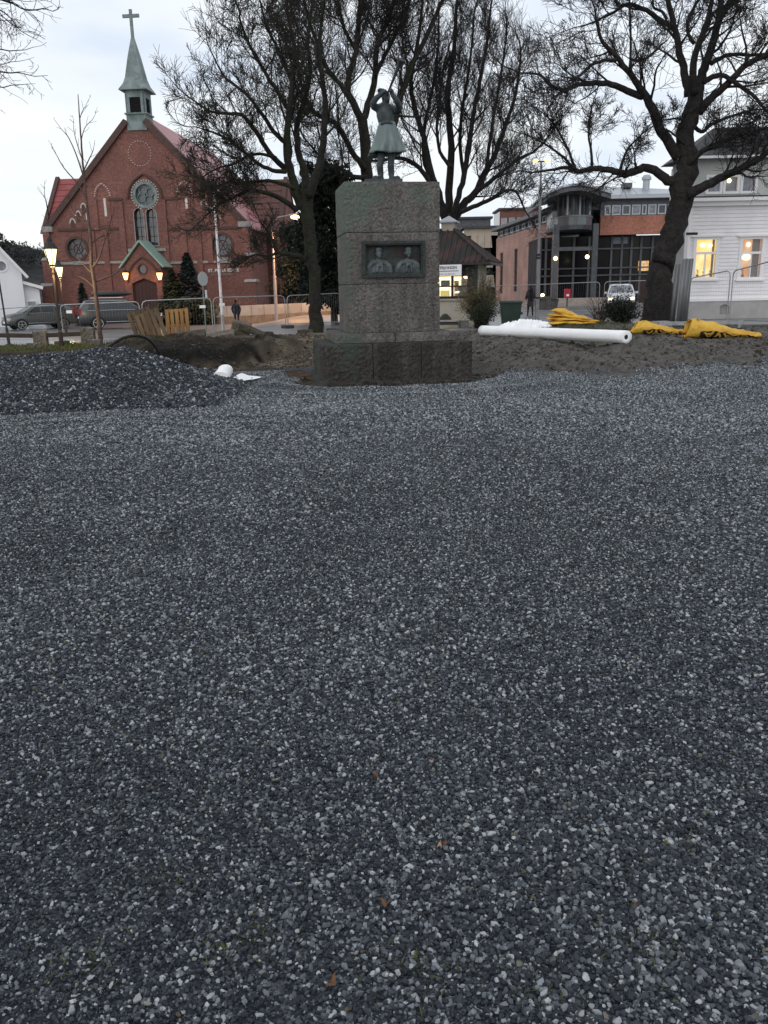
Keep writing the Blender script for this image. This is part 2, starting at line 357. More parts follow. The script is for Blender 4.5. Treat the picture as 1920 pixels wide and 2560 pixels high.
def ground_material():
    m = bpy.data.materials.new('site ground'); m.use_nodes = True; t = m.node_tree; b = t.nodes['Principled BSDF']; b.inputs['Roughness'].default_value = 0.9; b.inputs['Specular IOR Level'].default_value = 0.15
    N = lambda ty, **k: [setattr(n, a, v) or n for n in [t.nodes.new(ty)] for a, v in (list(k.items()) or [('label', '')])][0]
    L = t.links.new
    tc = N('ShaderNodeTexCoord'); P = tc.outputs['Object']
    def no(sc, det=4, r=.55):
        n = N('ShaderNodeTexNoise'); n.inputs['Scale'].default_value = sc; n.inputs['Detail'].default_value = det; n.inputs['Roughness'].default_value = r; L(P, n.inputs['Vector']); return n.outputs['Fac']
    def ramp(f, stops):
        r = N('ShaderNodeValToRGB'); el = r.color_ramp.elements
        el[0].position, el[0].color = stops[0][0], (*stops[0][1], 1); el[1].position, el[1].color = stops[-1][0], (*stops[-1][1], 1)
        for p, c in stops[1:-1]: q = el.new(p); q.color = (*c, 1)
        L(f, r.inputs[0]); return r.outputs[0]
    def mix(f, a, c):
        x = N('ShaderNodeMix'); x.data_type = 'RGBA'; L(f, x.inputs[0]); L(a, x.inputs[6]); L(c, x.inputs[7]); return x.outputs[2]
    vo = N('ShaderNodeTexVoronoi'); vo.inputs['Scale'].default_value = 62; L(P, vo.inputs['Vector'])
    spv = N('ShaderNodeSeparateColor'); L(vo.outputs['Color'], spv.inputs[0])
    gravel = ramp(spv.outputs[0], [(0, (.026,.033,.043)), (.55, (.056,.067,.082)), (.85, (.12,.134,.155)), (1, (.28,.30,.33))])
    soil = ramp(no(2.2, 9, .65), [(.3, (.016,.014,.012)), (.5, (.032,.026,.021)), (.62, (.052,.041,.031)), (.75, (.075,.056,.040))])
    soil2 = ramp(no(5.5, 9, .7), [(.35, (.066,.063,.060)), (.5, (.122,.115,.106)), (.68, (.19,.176,.158))])
    sand = ramp(no(3.5, 7), [(.3, (.13,.105,.074)), (.55, (.21,.172,.125)), (.7, (.29,.245,.185))])
    grass = ramp(no(14, 6), [(.3, (.018,.022,.008)), (.5, (.045,.052,.016)), (.7, (.085,.082,.032))])
    road = ramp(no(1.1, 6), [(.3, (.115,.118,.128)), (.7, (.175,.178,.188))])
    red = ramp(no(4, 7), [(.35, (.030,.019,.013)), (.5, (.082,.050,.032)), (.65, (.14,.105,.08))])
    a1 = N('ShaderNodeAttribute'); a1.attribute_name = 'zone'; s1 = N('ShaderNodeSeparateColor'); L(a1.outputs['Color'], s1.inputs[0])
    a2 = N('ShaderNodeAttribute'); a2.attribute_name = 'zone2'; s2 = N('ShaderNodeSeparateColor'); L(a2.outputs['Color'], s2.inputs[0])
    sx = N('ShaderNodeSeparateXYZ'); L(P, sx.inputs[0])
    rs = N('ShaderNodeMapRange'); rs.inputs[1].default_value = 0.5; rs.inputs[2].default_value = 2.5; L(sx.outputs[0], rs.inputs[0])
    c = mix(rs.outputs[0], soil, soil2)
    c = mix(s1.outputs[1], c, sand); c = mix(s1.outputs[2], c, grass); c = mix(s2.outputs[0], c, road)
    c = mix(s1.outputs[0], c, gravel); c = mix(s2.outputs[1], c, red)
    blk_ = ramp(no(5, 8, .7), [(.35, (.006,.006,.006)), (.6, (.016,.014,.012)), (.75, (.04,.03,.022))]); c = mix(s2.outputs[2], c, blk_)
    rg = N('ShaderNodeMapRange'); rg.inputs[3].default_value = .9; rg.inputs[4].default_value = .30; L(s2.outputs[0], rg.inputs[0]); L(rg.outputs[0], b.inputs['Roughness'])
    sg_ = N('ShaderNodeMapRange'); sg_.inputs[3].default_value = .15; sg_.inputs[4].default_value = .5; L(s2.outputs[0], sg_.inputs[0]); L(sg_.outputs[0], b.inputs['Specular IOR Level'])
    L(c, b.inputs['Base Color'])
    h = N('ShaderNodeMath', operation='ADD'); L(no(30, 8, .7), h.inputs[0]); L(no(6, 6), h.inputs[1])
    fl = N('ShaderNodeMapRange'); fl.inputs[3].default_value = 1; fl.inputs[4].default_value = .12; L(s2.outputs[0], fl.inputs[0])
    bp = N('ShaderNodeBump'); bp.inputs['Distance'].default_value = 0.07; L(fl.outputs[0], bp.inputs['Strength']); L(h.outputs[0], bp.inputs['Height'])
    bp2 = N('ShaderNodeBump'); bp2.inputs['Distance'].default_value = 0.02; L(s1.outputs[0], bp2.inputs['Strength']); L(vo.outputs['Distance'], bp2.inputs['Height']); bp2.invert = True
    L(bp.outputs[0], bp2.inputs['Normal']); L(bp2.outputs[0], b.inputs['Normal'])
    return m
tag(link('ground', me, ground_material(), None, True), kind='structure')

# ------------------------------------------------------------------ loose stones (one mass)
def stone_material():
    m = bpy.data.materials.new('crushed stone'); m.use_nodes = True; t = m.node_tree; b = t.nodes['Principled BSDF']; b.inputs['Roughness'].default_value = 0.6; b.inputs['Specular IOR Level'].default_value = 0.22
    a = t.nodes.new('ShaderNodeAttribute'); a.attribute_type = 'INSTANCER'; a.attribute_name = 'tone'
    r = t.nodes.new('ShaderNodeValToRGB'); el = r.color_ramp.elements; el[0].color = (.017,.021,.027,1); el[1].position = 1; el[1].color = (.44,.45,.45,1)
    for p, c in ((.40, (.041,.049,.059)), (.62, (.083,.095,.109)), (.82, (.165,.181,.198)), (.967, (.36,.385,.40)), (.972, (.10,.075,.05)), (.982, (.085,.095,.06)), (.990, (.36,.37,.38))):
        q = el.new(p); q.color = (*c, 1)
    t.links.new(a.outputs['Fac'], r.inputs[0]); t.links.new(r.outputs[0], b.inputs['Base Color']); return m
STONE = stone_material()
def rock_group(STONE):
    g = bpy.data.node_groups.new('loose stones', 'GeometryNodeTree')
    g.interface.new_socket('Geometry', in_out='INPUT', socket_type='NodeSocketGeometry'); g.interface.new_socket('Geometry', in_out='OUTPUT', socket_type='NodeSocketGeometry')
    N = g.nodes.new; L = g.links.new
    gi = N('NodeGroupInput'); go = N('NodeGroupOutput'); jo = N('GeometryNodeJoinGeometry')
    for k in range(10):
        ic = N('GeometryNodeMeshIcoSphere'); ic.inputs['Radius'].default_value = 1; ic.inputs['Subdivisions'].default_value = 1 if k % 3 else 2
        nz = N('ShaderNodeTexNoise'); nz.noise_dimensions = '4D'; nz.inputs['W'].default_value = 3.1*k; nz.inputs['Scale'].default_value = .9
        sb = N('ShaderNodeVectorMath'); sb.operation = 'SUBTRACT'; sb.inputs[1].default_value = (.5,.5,.5); L(nz.outputs['Color'], sb.inputs[0])
        sc = N('ShaderNodeVectorMath'); sc.operation = 'SCALE'; sc.inputs['Scale'].default_value = 2.3; L(sb.outputs[0], sc.inputs[0])
        sp = N('GeometryNodeSetPosition'); L(ic.outputs['Mesh'], sp.inputs['Geometry']); L(sc.outputs[0], sp.inputs['Offset'])
        tr = N('GeometryNodeTransform'); L(sp.outputs[0], tr.inputs[0]); rr = random.Random(k); tr.inputs['Scale'].default_value = (rr.uniform(.8,1.35), rr.uniform(.7,1.0), rr.uniform(.5,.8))
        ma = N('GeometryNodeSetMaterial'); ma.inputs['Material'].default_value = STONE; L(tr.outputs[0], ma.inputs[0])
        ti = N('GeometryNodeGeometryToInstance'); L(ma.outputs[0], ti.inputs[0]); L(ti.outputs[0], jo.inputs[0])
    iop = N('GeometryNodeInstanceOnPoints'); iop.inputs['Pick Instance'].default_value = True
    mp = N('GeometryNodeMeshToPoints'); L(gi.outputs[0], mp.inputs[0]); L(mp.outputs[0], iop.inputs['Points']); L(jo.outputs[0], iop.inputs['Instance'])
    def attr(nm, ty):
        a = N('GeometryNodeInputNamedAttribute'); a.data_type = ty; a.inputs['Name'].default_value = nm; return [s for s in a.outputs if s.enabled][0]
    L(attr('rot', 'FLOAT_VECTOR'), iop.inputs['Rotation']); L(attr('size', 'FLOAT'), iop.inputs['Scale']); L(attr('pick', 'INT'), iop.inputs['Instance Index'])
    L(iop.outputs[0], go.inputs[0]); return g
ROCKS = rock_group(STONE)
def stones(name, pts, sizes, parent=None, tone_pow=1.0, seed=1, tone=None, group=None):
    rs = np.random.RandomState(seed); n = len(pts)
    me = bpy.data.meshes.new(name); me.from_pydata([tuple(p) for p in pts], [], [])
    def put(nm, ty, key, arr): me.attributes.new(nm, ty, 'POINT').data.foreach_set(key, arr)
    put('rot', 'FLOAT_VECTOR', 'vector', np.column_stack([rs.normal(0, .5, n), rs.normal(0, .5, n), rs.uniform(0, 6.3, n)]).astype(np.float32).ravel())
    put('size', 'FLOAT', 'value', np.asarray(sizes, dtype=np.float32)); put('pick', 'INT', 'value', rs.randint(0, 10, n).astype(np.int32))
    put('tone', 'FLOAT', 'value', (rs.uniform(0, 1, n)**tone_pow if tone is None else np.asarray(tone)).astype(np.float32))
    me.materials.append(STONE)
    o = bpy.data.objects.new(name, me); col.objects.link(o); o.parent = parent
    md = o.modifiers.new('scatter', 'NODES'); md.node_group = group or ROCKS
    return o
HX = np.array(gx); HY = np.array(gy); HZ = np.array([v[2] for v in V]).reshape(len(gy), nx); HG = np.array([a[0] for a in A]).reshape(len(gy), nx); HN = np.array([[fb(x, y, .75, 4)+.5*fb(x, y, .2, 2) if (0 < y < 19 and abs(x) < 11) else 0 for x in gx] for y in gy])
def grid_at(G, x, y):
    i = np.clip(np.searchsorted(HX, x)-1, 0, nx-2); j = np.clip(np.searchsorted(HY, y)-1, 0, len(gy)-2)
    u = (x-HX[i])/(HX[i+1]-HX[i]); v = (y-HY[j])/(HY[j+1]-HY[j])
    return (G[j,i]*(1-u)+G[j,i+1]*u)*(1-v)+(G[j+1,i]*(1-u)+G[j+1,i+1]*u)*v
def gz(x, y): return float(grid_at(HZ, np.array([x]), np.array([y]))[0])
rs = np.random.RandomState(11); P_ = []; S_ = []; T_ = []
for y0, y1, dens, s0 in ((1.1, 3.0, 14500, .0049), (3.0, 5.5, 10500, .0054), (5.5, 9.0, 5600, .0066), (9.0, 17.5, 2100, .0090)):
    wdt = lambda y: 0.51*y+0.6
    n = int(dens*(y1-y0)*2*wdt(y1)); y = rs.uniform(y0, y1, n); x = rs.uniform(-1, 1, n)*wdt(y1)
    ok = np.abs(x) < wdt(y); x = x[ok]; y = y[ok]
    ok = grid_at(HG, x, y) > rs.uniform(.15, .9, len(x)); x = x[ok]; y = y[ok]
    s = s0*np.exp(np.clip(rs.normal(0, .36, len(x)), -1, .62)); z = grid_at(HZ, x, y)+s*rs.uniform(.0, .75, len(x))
    P_.append(np.column_stack([x, y, z])); dl = np.hypot(x-MON.x, y-MON.y); lane = np.exp(-((dl-2.95)/.30)**2)+.8*np.exp(-((dl-3.9)/.25)**2)*(x > 0); s *= (1-.35*lane)*np.clip(1+.28*grid_at(HN, x+5.3, y*.9), .7, 1.3); S_.append(s); T_.append(rs.uniform(0, 1, len(x))**((1.5 if y0 < 3 else 1.3 if y0 < 5 else 1.0 if y0 < 9 else .55)*(1-.35*lane)*np.clip(1-.3*grid_at(HN, x, y), .6, 1.4)))  # tone carries painted light: darker near the camera, paler far; lane truly paler
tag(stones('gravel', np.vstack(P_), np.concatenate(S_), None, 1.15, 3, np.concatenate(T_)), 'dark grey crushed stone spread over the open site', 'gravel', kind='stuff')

# ------------------------------------------------------------------ heap of crushed stone
def heap_h(x, y):
    # crest runs away to the left; steep front, skirts out to nothing
    cy = 13.9+0.10*(x+6); t = (y-cy)
    L_ = lerp_tab([(-12.5, 0), (-11, .30), (-8.5, .50), (-6.2, .64), (-4.7, .74), (-4.2, .75), (-3.6, .55), (-3.0, .27), (-2.55, .08), (-2.3, 0)], x)
    f = 1-abs(t)/(2.3 if t < 0 else 2.6)
    f = max(0, f); f = f*1.15-0.15*f*f
    return L_*min(1, f)+0.03*fb(x, y, 1.6)*min(1, f*3)*min(1, L_*4)
hx = np.linspace(-12.6, -2.25, 120); hy = np.linspace(11.2, 17.0, 70)
hv = []; 
for y in hy:
    for x in hx:
        q = heap_h(x, y); hv.append((x, y, gz(x, y)+(q if q > 0.004 else -0.05)))
hf = [(j*120+i, j*120+i+1, (j+1)*120+i+1, (j+1)*120+i) for j in range(69) for i in range(119)]
hm = bpy.data.meshes.new('heap'); hm.from_pydata(hv, [], hf)
heap_mat = M('heap stone', (.018,.022,.029), (.04,.047,.058), 50, .8, .8, 45, lo=.35, hi=.7)
heap = link('gravel_heap', hm, heap_mat, None, True)
tag(heap, 'long low heap of dark crushed stone beside the excavated pit', 'gravel heap')
HH = np.array([v[2] for v in hv]).reshape(70, 120); HQ = np.array([heap_h(x, y) for y in hy for x in hx]).reshape(70, 120)
n = 90000; x = rs.uniform(-11, -2.3, n); y = rs.uniform(11.3, 16.5, n)
i = np.clip(((x-hx[0])/(hx[1]-hx[0])).astype(int), 0, 118); j = np.clip(((y-hy[0])/(hy[1]-hy[0])).astype(int), 0, 68)
u = (x-hx[i])/(hx[1]-hx[0]); v = (y-hy[j])/(hy[1]-hy[0])
bl = lambda G: (G[j,i]*(1-u)+G[j,i+1]*u)*(1-v)+(G[j+1,i]*(1-u)+G[j+1,i+1]*u)*v
z = bl(HH); ok = bl(HQ) > 0.006; s = .0125*np.exp(rs.normal(0, .38, n))
tag(stones('loose_stones', np.column_stack([x, y, z+s*.4])[ok], s[ok], heap, 1.8, 8), kind='stuff')

def hit(px, py):                         # photo pixel -> where it meets the ground
    d = ray(px, py); d = d/d.y; y = 6.0
    while y < 75:
        p = CP+d*y
        if p.z <= gz(p.x, p.y): break
        y += .05
    return CP+d*y

CLOD = M('soil clod', (.030,.024,.019), (.085,.072,.058), 1.1, .95); CLODS = rock_group(CLOD)
n = 26000; x = np.concatenate([rs.uniform(-8.5, -1, n//2), rs.uniform(1.6, 12, n//2)]); y = np.concatenate([rs.uniform(18, 30, n//2), rs.uniform(15.6, 29, n//2)])
gw = grid_at(HG, x, y); s = .012*np.exp(rs.normal(0, .62, n)); dm = np.hypot(x-MON.x, y-MON.y); ok = (gw < .5) & (dm > 2.2)
x2 = rs.uniform(-2.2, 2.6, 2500); y2 = rs.uniform(14.0, 16.6, 2500); s2_ = .011*np.exp(rs.normal(0, .6, 2500)); ok2 = (grid_at(HG, x2, y2) < .6)
x = np.concatenate([x[ok], x2[ok2]]); y = np.concatenate([y[ok], y2[ok2]]); s = np.concatenate([s[ok], s2_[ok2]])
tag(stones('soil_clods', np.column_stack([x, y, grid_at(HZ, x, y)+s*.3]), s, None, 1, 21, group=CLODS), 'loose clods and pebbles scattered over the dug soil', 'soil', kind='stuff')
# ------------------------------------------------------------------ monument
def granite(name, c, c2, green, gamt, dark=1.0):
    m = bpy.data.materials.new(name); m.use_nodes = True; t = m.node_tree; b = t.nodes['Principled BSDF']; b.inputs['Roughness'].default_value = 0.85; b.inputs['Specular IOR Level'].default_value = 0.2
    L = t.links.new
    tc = t.nodes.new('ShaderNodeTexCoord'); P = tc.outputs['Object']
    def no(sc, det=5, r=.6):
        n = t.nodes.new('ShaderNodeTexNoise'); n.inputs['Scale'].default_value = sc; n.inputs['Detail'].default_value = det; n.inputs['Roughness'].default_value = r; L(P, n.inputs['Vector']); return n.outputs['Fac']
    def ramp(f, a, b_, ca, cb):
        r = t.nodes.new('ShaderNodeValToRGB'); e = r.color_ramp.elements; e[0].position = a; e[1].position = b_; e[0].color = (*ca, 1); e[1].color = (*cb, 1); L(f, r.inputs[0]); return r.outputs[0]
    def mix(f, a, c_, ty='MIX', fac=None):
        x = t.nodes.new('ShaderNodeMix'); x.data_type = 'RGBA'; x.blend_type = ty
        if f is None: x.inputs[0].default_value = fac
        else: L(f, x.inputs[0])
        L(a, x.inputs[6]); L(c_, x.inputs[7]); return x.outputs[2]
    base = ramp(no(38, 4), .35, .65, c, c2)
    base = mix(None, base, ramp(no(1.3, 6), .3, .7, (.72,.70,.70), (1.12,1.1,1.1)), 'MULTIPLY', 1.0)
    mp_ = t.nodes.new('ShaderNodeMapping'); mp_.inputs['Scale'].default_value = (7, 7, .55); L(P, mp_.inputs[0]); sn = t.nodes.new('ShaderNodeTexNoise'); sn.inputs['Scale'].default_value = 1; sn.inputs['Detail'].default_value = 5; L(mp_.outputs[0], sn.inputs['Vector'])
    base = mix(None, base, ramp(sn.outputs['Fac'], .36, .62, (.68,.67,.66), (1.10,1.09,1.08)), 'MULTIPLY', .8)
    base = mix(None, base, ramp(no(24, 7, .72), .40, .58, (.5,.49,.48), (1.24,1.23,1.22)), 'MULTIPLY', .8)  # low spots of the bump noise darkened, painting shade into the pits
    s = t.nodes.new('ShaderNodeSeparateXYZ'); L(P, s.inputs[0])
    mr = t.nodes.new('ShaderNodeMapRange'); mr.inputs[1].default_value = 0.15; mr.inputs[2].default_value = -0.85; L(s.outputs[0], mr.inputs[0])
    ad = t.nodes.new('ShaderNodeMath'); ad.operation = 'MULTIPLY_ADD'; L(mr.outputs[0], ad.inputs[0]); ad.inputs[1].default_value = 0.20; L(no(1.7, 7), ad.inputs[2])
    gm = ramp(ad.outputs[0], .56-gamt, .74-gamt, (0,0,0), (1,1,1))
    gn = ramp(no(30, 4), .3, .7, tuple(q*.8 for q in green), tuple(q*1.35 for q in green))
    L(mix(gm, base, gn), b.inputs['Base Color'])
    bp = t.nodes.new('ShaderNodeBump'); bp.inputs['Strength'].default_value = .9; bp.inputs['Distance'].default_value = .055; L(no(24, 7, .72), bp.inputs['Height']); L(bp.outputs[0], b.inputs['Normal'])
    return m
gr_top = granite('granite mossy', (.15,.143,.135), (.215,.207,.196), (.115,.142,.118), .04)
gr_mid = granite('granite grey', (.142,.134,.127), (.205,.195,.187), (.10,.118,.10), -.10)
gr_low = granite('granite dark', (.054,.051,.048), (.088,.083,.079), (.055,.068,.058), -.10)
bronze = M('bronze panel', (.020,.026,.025), (.035,.045,.042), 9, .5, .3, 30, c3=(.028,.018,.016), scale3=3)
bronze_pale = M('bronze relief', (.055,.068,.07), (.13,.15,.155), 9, .55, .3, 30, lo=.4, hi=.7)
def rough_block(name, x0, x1, y0, y1, z0, z1, mat, parent, step=.05, amp=.014, seed=0, flat_top=False, hole=None):
    bm = bmesh.new(); vm = {}
    nx_, ny_, nz_ = [max(2, round(d/step)) for d in (x1-x0, y1-y0, z1-z0)]
    def vert(i, j, k):
        if (i,j,k) in vm: return vm[(i,j,k)]
        p = Vector((x0+(x1-x0)*i/nx_, y0+(y1-y0)*j/ny_, z0+(z1-z0)*k/nz_)); n = Vector((0,0,0))
        if i == 0: n.x -= 1
        if i == nx_: n.x += 1
        if j == 0: n.y -= 1
        if j == ny_: n.y += 1
        if k == 0: n.z -= 1
        if k == nz_: n.z += 1
        c = sum(1 for q in n if q)
        a = noise.noise(p*17+Vector((seed,0,0)))*1.0+noise.noise(p*38+Vector((0,seed,0)))*.8
        if hole and j == 0 and hole[0] < p.x < hole[1] and hole[2] < p.z < hole[3]: p.y += .16
        elif c == 1: p += n*(amp*a + (0 if not (flat_top and k == nz_) else -amp*a*.7))
        elif c >= 2: p -= n*(.004+.004*abs(a))
        vm[(i,j,k)] = bm.verts.new(p); return vm[(i,j,k)]
    for k in (0, nz_):
        for i in range(nx_):
            for j in range(ny_): bm.faces.new([vert(i,j,k), vert(i+1,j,k), vert(i+1,j+1,k), vert(i,j+1,k)])
    for j in (0, ny_):
        for i in range(nx_):
            for k in range(nz_): bm.faces.new([vert(i,j,k), vert(i+1,j,k), vert(i+1,j,k+1), vert(i,j,k+1)])
    for i in (0, nx_):
        for j in range(ny_):
            for k in range(nz_): bm.faces.new([vert(i,j,k), vert(i,j+1,k), vert(i,j+1,k+1), vert(i,j,k+1)])
    bmesh.ops.recalc_face_normals(bm, faces=bm.faces)
    me = bpy.data.meshes.new(name); bm.to_mesh(me); bm.free()
    return link(name, me, mat, parent)
mon = thing('granite_pedestal', (MON.x, MON.y, 0), MON_RZ, 'tall grey granite pedestal on two stepped plinths with a bronze portrait panel', 'monument')
g = 0.0025
W1 = 1.38
for a, b in ((-W1, -.47), (-.47, .42), (.42, W1)):
    rough_block('plinth_block', a+g, b-g, -1.10, -.45, -.10, .665, gr_low, mon, .042, .018, a*7, True)
for a, b in ((-W1, 0), (0, W1)):
    rough_block('plinth_block', a+g, b-g, -.44, 1.10, -.10, .660, gr_low, mon, .07, .020, b*5, True)
rough_block('footing', -1.46, 1.46, -1.17, 1.17, -.20, .015, gr_low, mon, .09, .03, 9)
for a, b in ((-1.12, -.02), (-.02, 1.12)):
    rough_block('step_block', a+g, b-g, -.90, .90, .668, .838, gr_mid, mon, .06, .008, a*3, True)
SH = .86; SD = .72
rough_block('shaft_block', -SH, SH, -SD, SD, .8385, 1.702, gr_mid, mon, .038, .010, 2)
rough_block('shaft_block', -SH+.004, SH-.004, -SD+.004, SD-.004, 1.704, 2.592, gr_mid, mon, .038, .010, 5, hole=(-.54, .56, 1.86, 2.40))
rough_block('shaft_block', -SH-.002, SH+.002, -SD, SD, 2.594, 3.445, gr_top, mon, .038, .010, 8, True)
# bronze panel with two heads in relief
pan = MB()
x0, x1, z0, z1 = -.575, .575, 1.815, 2.445; yb = -SD-.015
rect = lambda a, b, c, d: [(a,c),(b,c),(b,d),(a,d)]
pan.ring(rect(x0,x1,z0,z1), rect(x0+.05,x1-.05,z0+.05,z1-.05), yb-.035, yb+.03)
pan.ring(rect(x0+.045,x1-.045,z0+.045,z1-.045), rect(x0+.075,x1-.075,z0+.075,z1-.075), yb-.012, yb+.12)
frame_o = pan.build('panel_frame', bronze, mon)
MB().box(x0+.04, x1-.04, yb+.105, yb+.135, z0+.04, z1-.04).build('panel_back', bronze, frame_o)
def remesh(mb, voxel, name, mat, parent, smooth_it=4, dec=None):
    me = mb.mesh(name); o = bpy.data.objects.new(name, me); col.objects.link(o)
    md = o.modifiers.new('r', 'REMESH'); md.mode = 'VOXEL'; md.voxel_size = voxel
    s = o.modifiers.new('s', 'SMOOTH'); s.iterations = smooth_it; s.factor = .5
    if dec: d = o.modifiers.new('d', 'DECIMATE'); d.ratio = dec
    dg = bpy.context.evaluated_depsgraph_get(); me2 = bpy.data.meshes.new_from_object(o.evaluated_get(dg))
    bpy.data.objects.remove(o); bpy.data.meshes.remove(me)
    return link(name, me2, mat, parent, True)
def bust(cx, turn, name):
    b = MB(); y = yb+.085; z = z0+.085
    b.ball((cx, y-.02, z+.335), .072, 8, (.82, .95, 1.22)); b.tube([(cx, y, z+.26), (cx, y+.01, z+.15)], [.042, .06], 8)
    b.ball((cx+turn*.03, y-.085, z+.32), .02, 5, (1, 1.3, 1.1)); b.ball((cx, y-.03, z+.40), .062, 6, (1.05, 1, .65)); b.ball((cx, y-.075, z+.275), .03, 5, (1,.9,.8))
    for s_ in (-1, 1): b.ball((cx+s_*.066, y, z+.335), .02, 5, (.6, 1, 1.3))
    bt = b; s2 = MB()
    s2.tube([(cx-.20, y+.01, z-.02), (cx-.185, y, z+.10), (cx-.12, y, z+.165), (cx, y, z+.19), (cx+.12, y, z+.165), (cx+.185, y, z+.10), (cx+.20, y+.01, z-.02)], [.06,.065,.06,.055,.06,.065,.06], 8)
    s2.ball((cx, y+.01, z+.06), .15, 8, (1.2, .5, .95)); s2.tube([(cx-.035, y-.07, z+.18), (cx-.05, y-.085, z)], .022, 5); s2.tube([(cx+.04, y-.07, z+.18), (cx+.05, y-.085, z)], .022, 5)
    s2.ball((cx, y-.075, z+.13), .035, 5)
    remesh(bt, .012, 'relief_head', bronze_pale, frame_o, 2); remesh(s2, .012, 'relief_shoulders', bronze_pale, frame_o, 2)
bust(-.26, -.2, 'a'); bust(.28, -1, 'b')
MB().box(x0+.10, x1-.10, yb+.02, yb+.09, z0+.070, z0+.09).build('panel_ledge', bronze, frame_o)
# kerb stones and clods left round the footing
for i, (dx_, dy_, sx_, sy_, sz_) in enumerate(((-.85,-1.34,.26,.18,.13), (-.45,-1.40,.20,.16,.16), (-.12,-1.36,.30,.16,.10), (.75,-1.33,.42,.16,.12), (1.25,-1.30,.35,.15,.11), (-1.5,-1.22,.24,.2,.12))):
    o = rough_block('rubble_stone', -sx_, sx_*.1, -sy_/2, sy_/2, -.08, sz_*.6, gr_low, None, .05, .03, i*3)
    o.location = mon.matrix_basis @ Vector((dx_+.1, dy_, 0)); o.rotation_euler = (0, 0, MON_RZ+.3*math.sin(i*5))
    o.location = Vector((MON.x, MON.y, 0)) + Matrix.Rotation(MON_RZ, 3, 'Z') @ Vector((dx_+.1, dy_, 0)); o.location.z = gz(o.location.x, o.location.y)
    tag(o, ['rough stone at the left end of the rubble below the pedestal', 'squarish dark stone in the soil below the pedestal panel, second from left', 'flat broken stone in the red soil below the pedestal', 'long flat stone against the right half of the pedestal footing', 'stone by the right front corner of the pedestal footing', 'outermost rubble stone beyond the left front corner of the pedestal'][i], 'stone', 'rubble at the foot of the pedestal')
# ------------------------------------------------------------------ statue of a horn player
st_loc = Vector((MON.x-.05, MON.y-.05, 3.452))
SF = Frame(st_loc, R(4))
def S(cx, cy, ly=0.0):
    x, z = SF.p(880+cx/7.9, 200+cy/7.9, ly); return Vector((x, ly, z))
stat = thing('horn_player_statue', st_loc, R(4), 'green bronze statue of a man in a long coat blowing a horn raised skyward', 'statue')
st_bronze = M('statue bronze', (.030,.040,.043), (.07,.088,.092), 5, .55, .25, 25, c3=(.016,.02,.022), scale3=2.2, lo=.4, hi=.65)
coat_bronze = M('statue coat patina', (.13,.165,.165), (.215,.26,.255), 3, .6, .15, 20, c3=(.05,.066,.066), scale3=2.6, stretch=(1.5,1.5,.5))
zs0 = S(690, 1945)[2]
MB().prismz([(-.34,-.27),(.34,-.27),(.34,.3),(-.34,.3)], 0.0, .085).build('base_slab', M('slab bronze', (.05,.055,.065), (.085,.09,.10), 9, .7, .3), stat)
zb = .085
def P3(cx, cy, ly=0.0):
    v = S(cx, cy, ly); return Vector((v.x, v.y, v.z))
dz = zb - P3(690, 1925).z
def Q(cx, cy, ly=0.0): v = P3(cx, cy, ly); v.z += dz; return v
b = MB()
# legs and boots
b.tube([Q(590,1330,.02), Q(565,1560,.01), Q(548,1640,.0), Q(560,1760,.03), Q(575,1880,.03)], [.085,.062,.064,.062,.045], 10)
b.tube([Q(775,1330,.02), Q(770,1560,.01), Q(765,1640,.0), Q(775,1760,.03), Q(780,1880,.03)], [.085,.062,.064,.062,.045], 10)
b.tube([Q(590,1888,.06), Q(545,1893,-.03), Q(450,1880,-.14), Q(415,1892,-.18)], [.048,.05,.05,.032], 10)
b.tube([Q(765,1888,.06), Q(820,1893,-.03), Q(905,1880,-.14), Q(940,1892,-.18)], [.048,.05,.05,.032], 10)
b.tube([Q(600,1400,.17), Q(420,1440,.2), Q(345,1430,.2), Q(330,1480,.2)], [.04,.05,.05,.03], 8)   # satchel swinging behind
# torso, leaning back
b.tube([Q(690,1340,.0), Q(690,1000,.0), Q(680,800,.0), Q(660,640,.02), Q(650,500,.06), Q(655,420,.09)], [.10,.13,.135,.165,.165,.09], 12)
b.tube([Q(500,500,.06), Q(650,470,.07), Q(820,520,.06)], [.075,.10,.075], 8)
b.tube([Q(650,430,.08), Q(655,330,.03)], [.06,.055], 8)
# head tipped back, cap, beard
b.ball(Q(665,265,.01), .093, 8, (.88, 1.0, 1.12)); b.ball(Q(600,185,.08), .085, 7, (1.0, 1.0, .8)); b.ball(Q(560,140,.06), .05, 6, (1.2,1.2,.8))
b.ball(Q(690,330,-.06), .055, 6, (1,1,1.1)); b.ball(Q(700,225,-.08), .025, 5)
# arms
b.tube([Q(505,490,.05), Q(430,455,-.02), Q(405,410,-.09)], [.075,.066,.058], 8)
b.tube([Q(405,410,-.09), Q(470,300,-.15), Q(590,200,-.20), Q(640,165,-.21)], [.060,.055,.040,.034], 8)
b.tube([Q(820,520,.05), Q(905,540,-.02), Q(950,480,-.10)], [.075,.068,.058], 8)
b.tube([Q(950,480,-.10), Q(880,340,-.20), Q(800,215,-.26), Q(780,170,-.27)], [.060,.054,.040,.034], 8)
for hx_, hy_, hl in ((650,150,-.22), (770,130,-.285)):   # fists with separate fingers closed on the horn
    b.ball(Q(hx_,hy_+20,hl+.01), .036, 6, (1,.8,1.1))
    for f in range(4):
        b.tube([Q(hx_-30,hy_+42-f*20,hl), Q(hx_-8,hy_+34-f*20,hl-.05), Q(hx_+28,hy_+30-f*20,hl-.03)], [.0115,.0115,.010], 5)
    b.tube([Q(hx_+25,hy_+40,hl+.02), Q(hx_+45,hy_+5,hl+.0), Q(hx_+40,hy_-20,hl-.01)], [.013,.012,.010], 5)
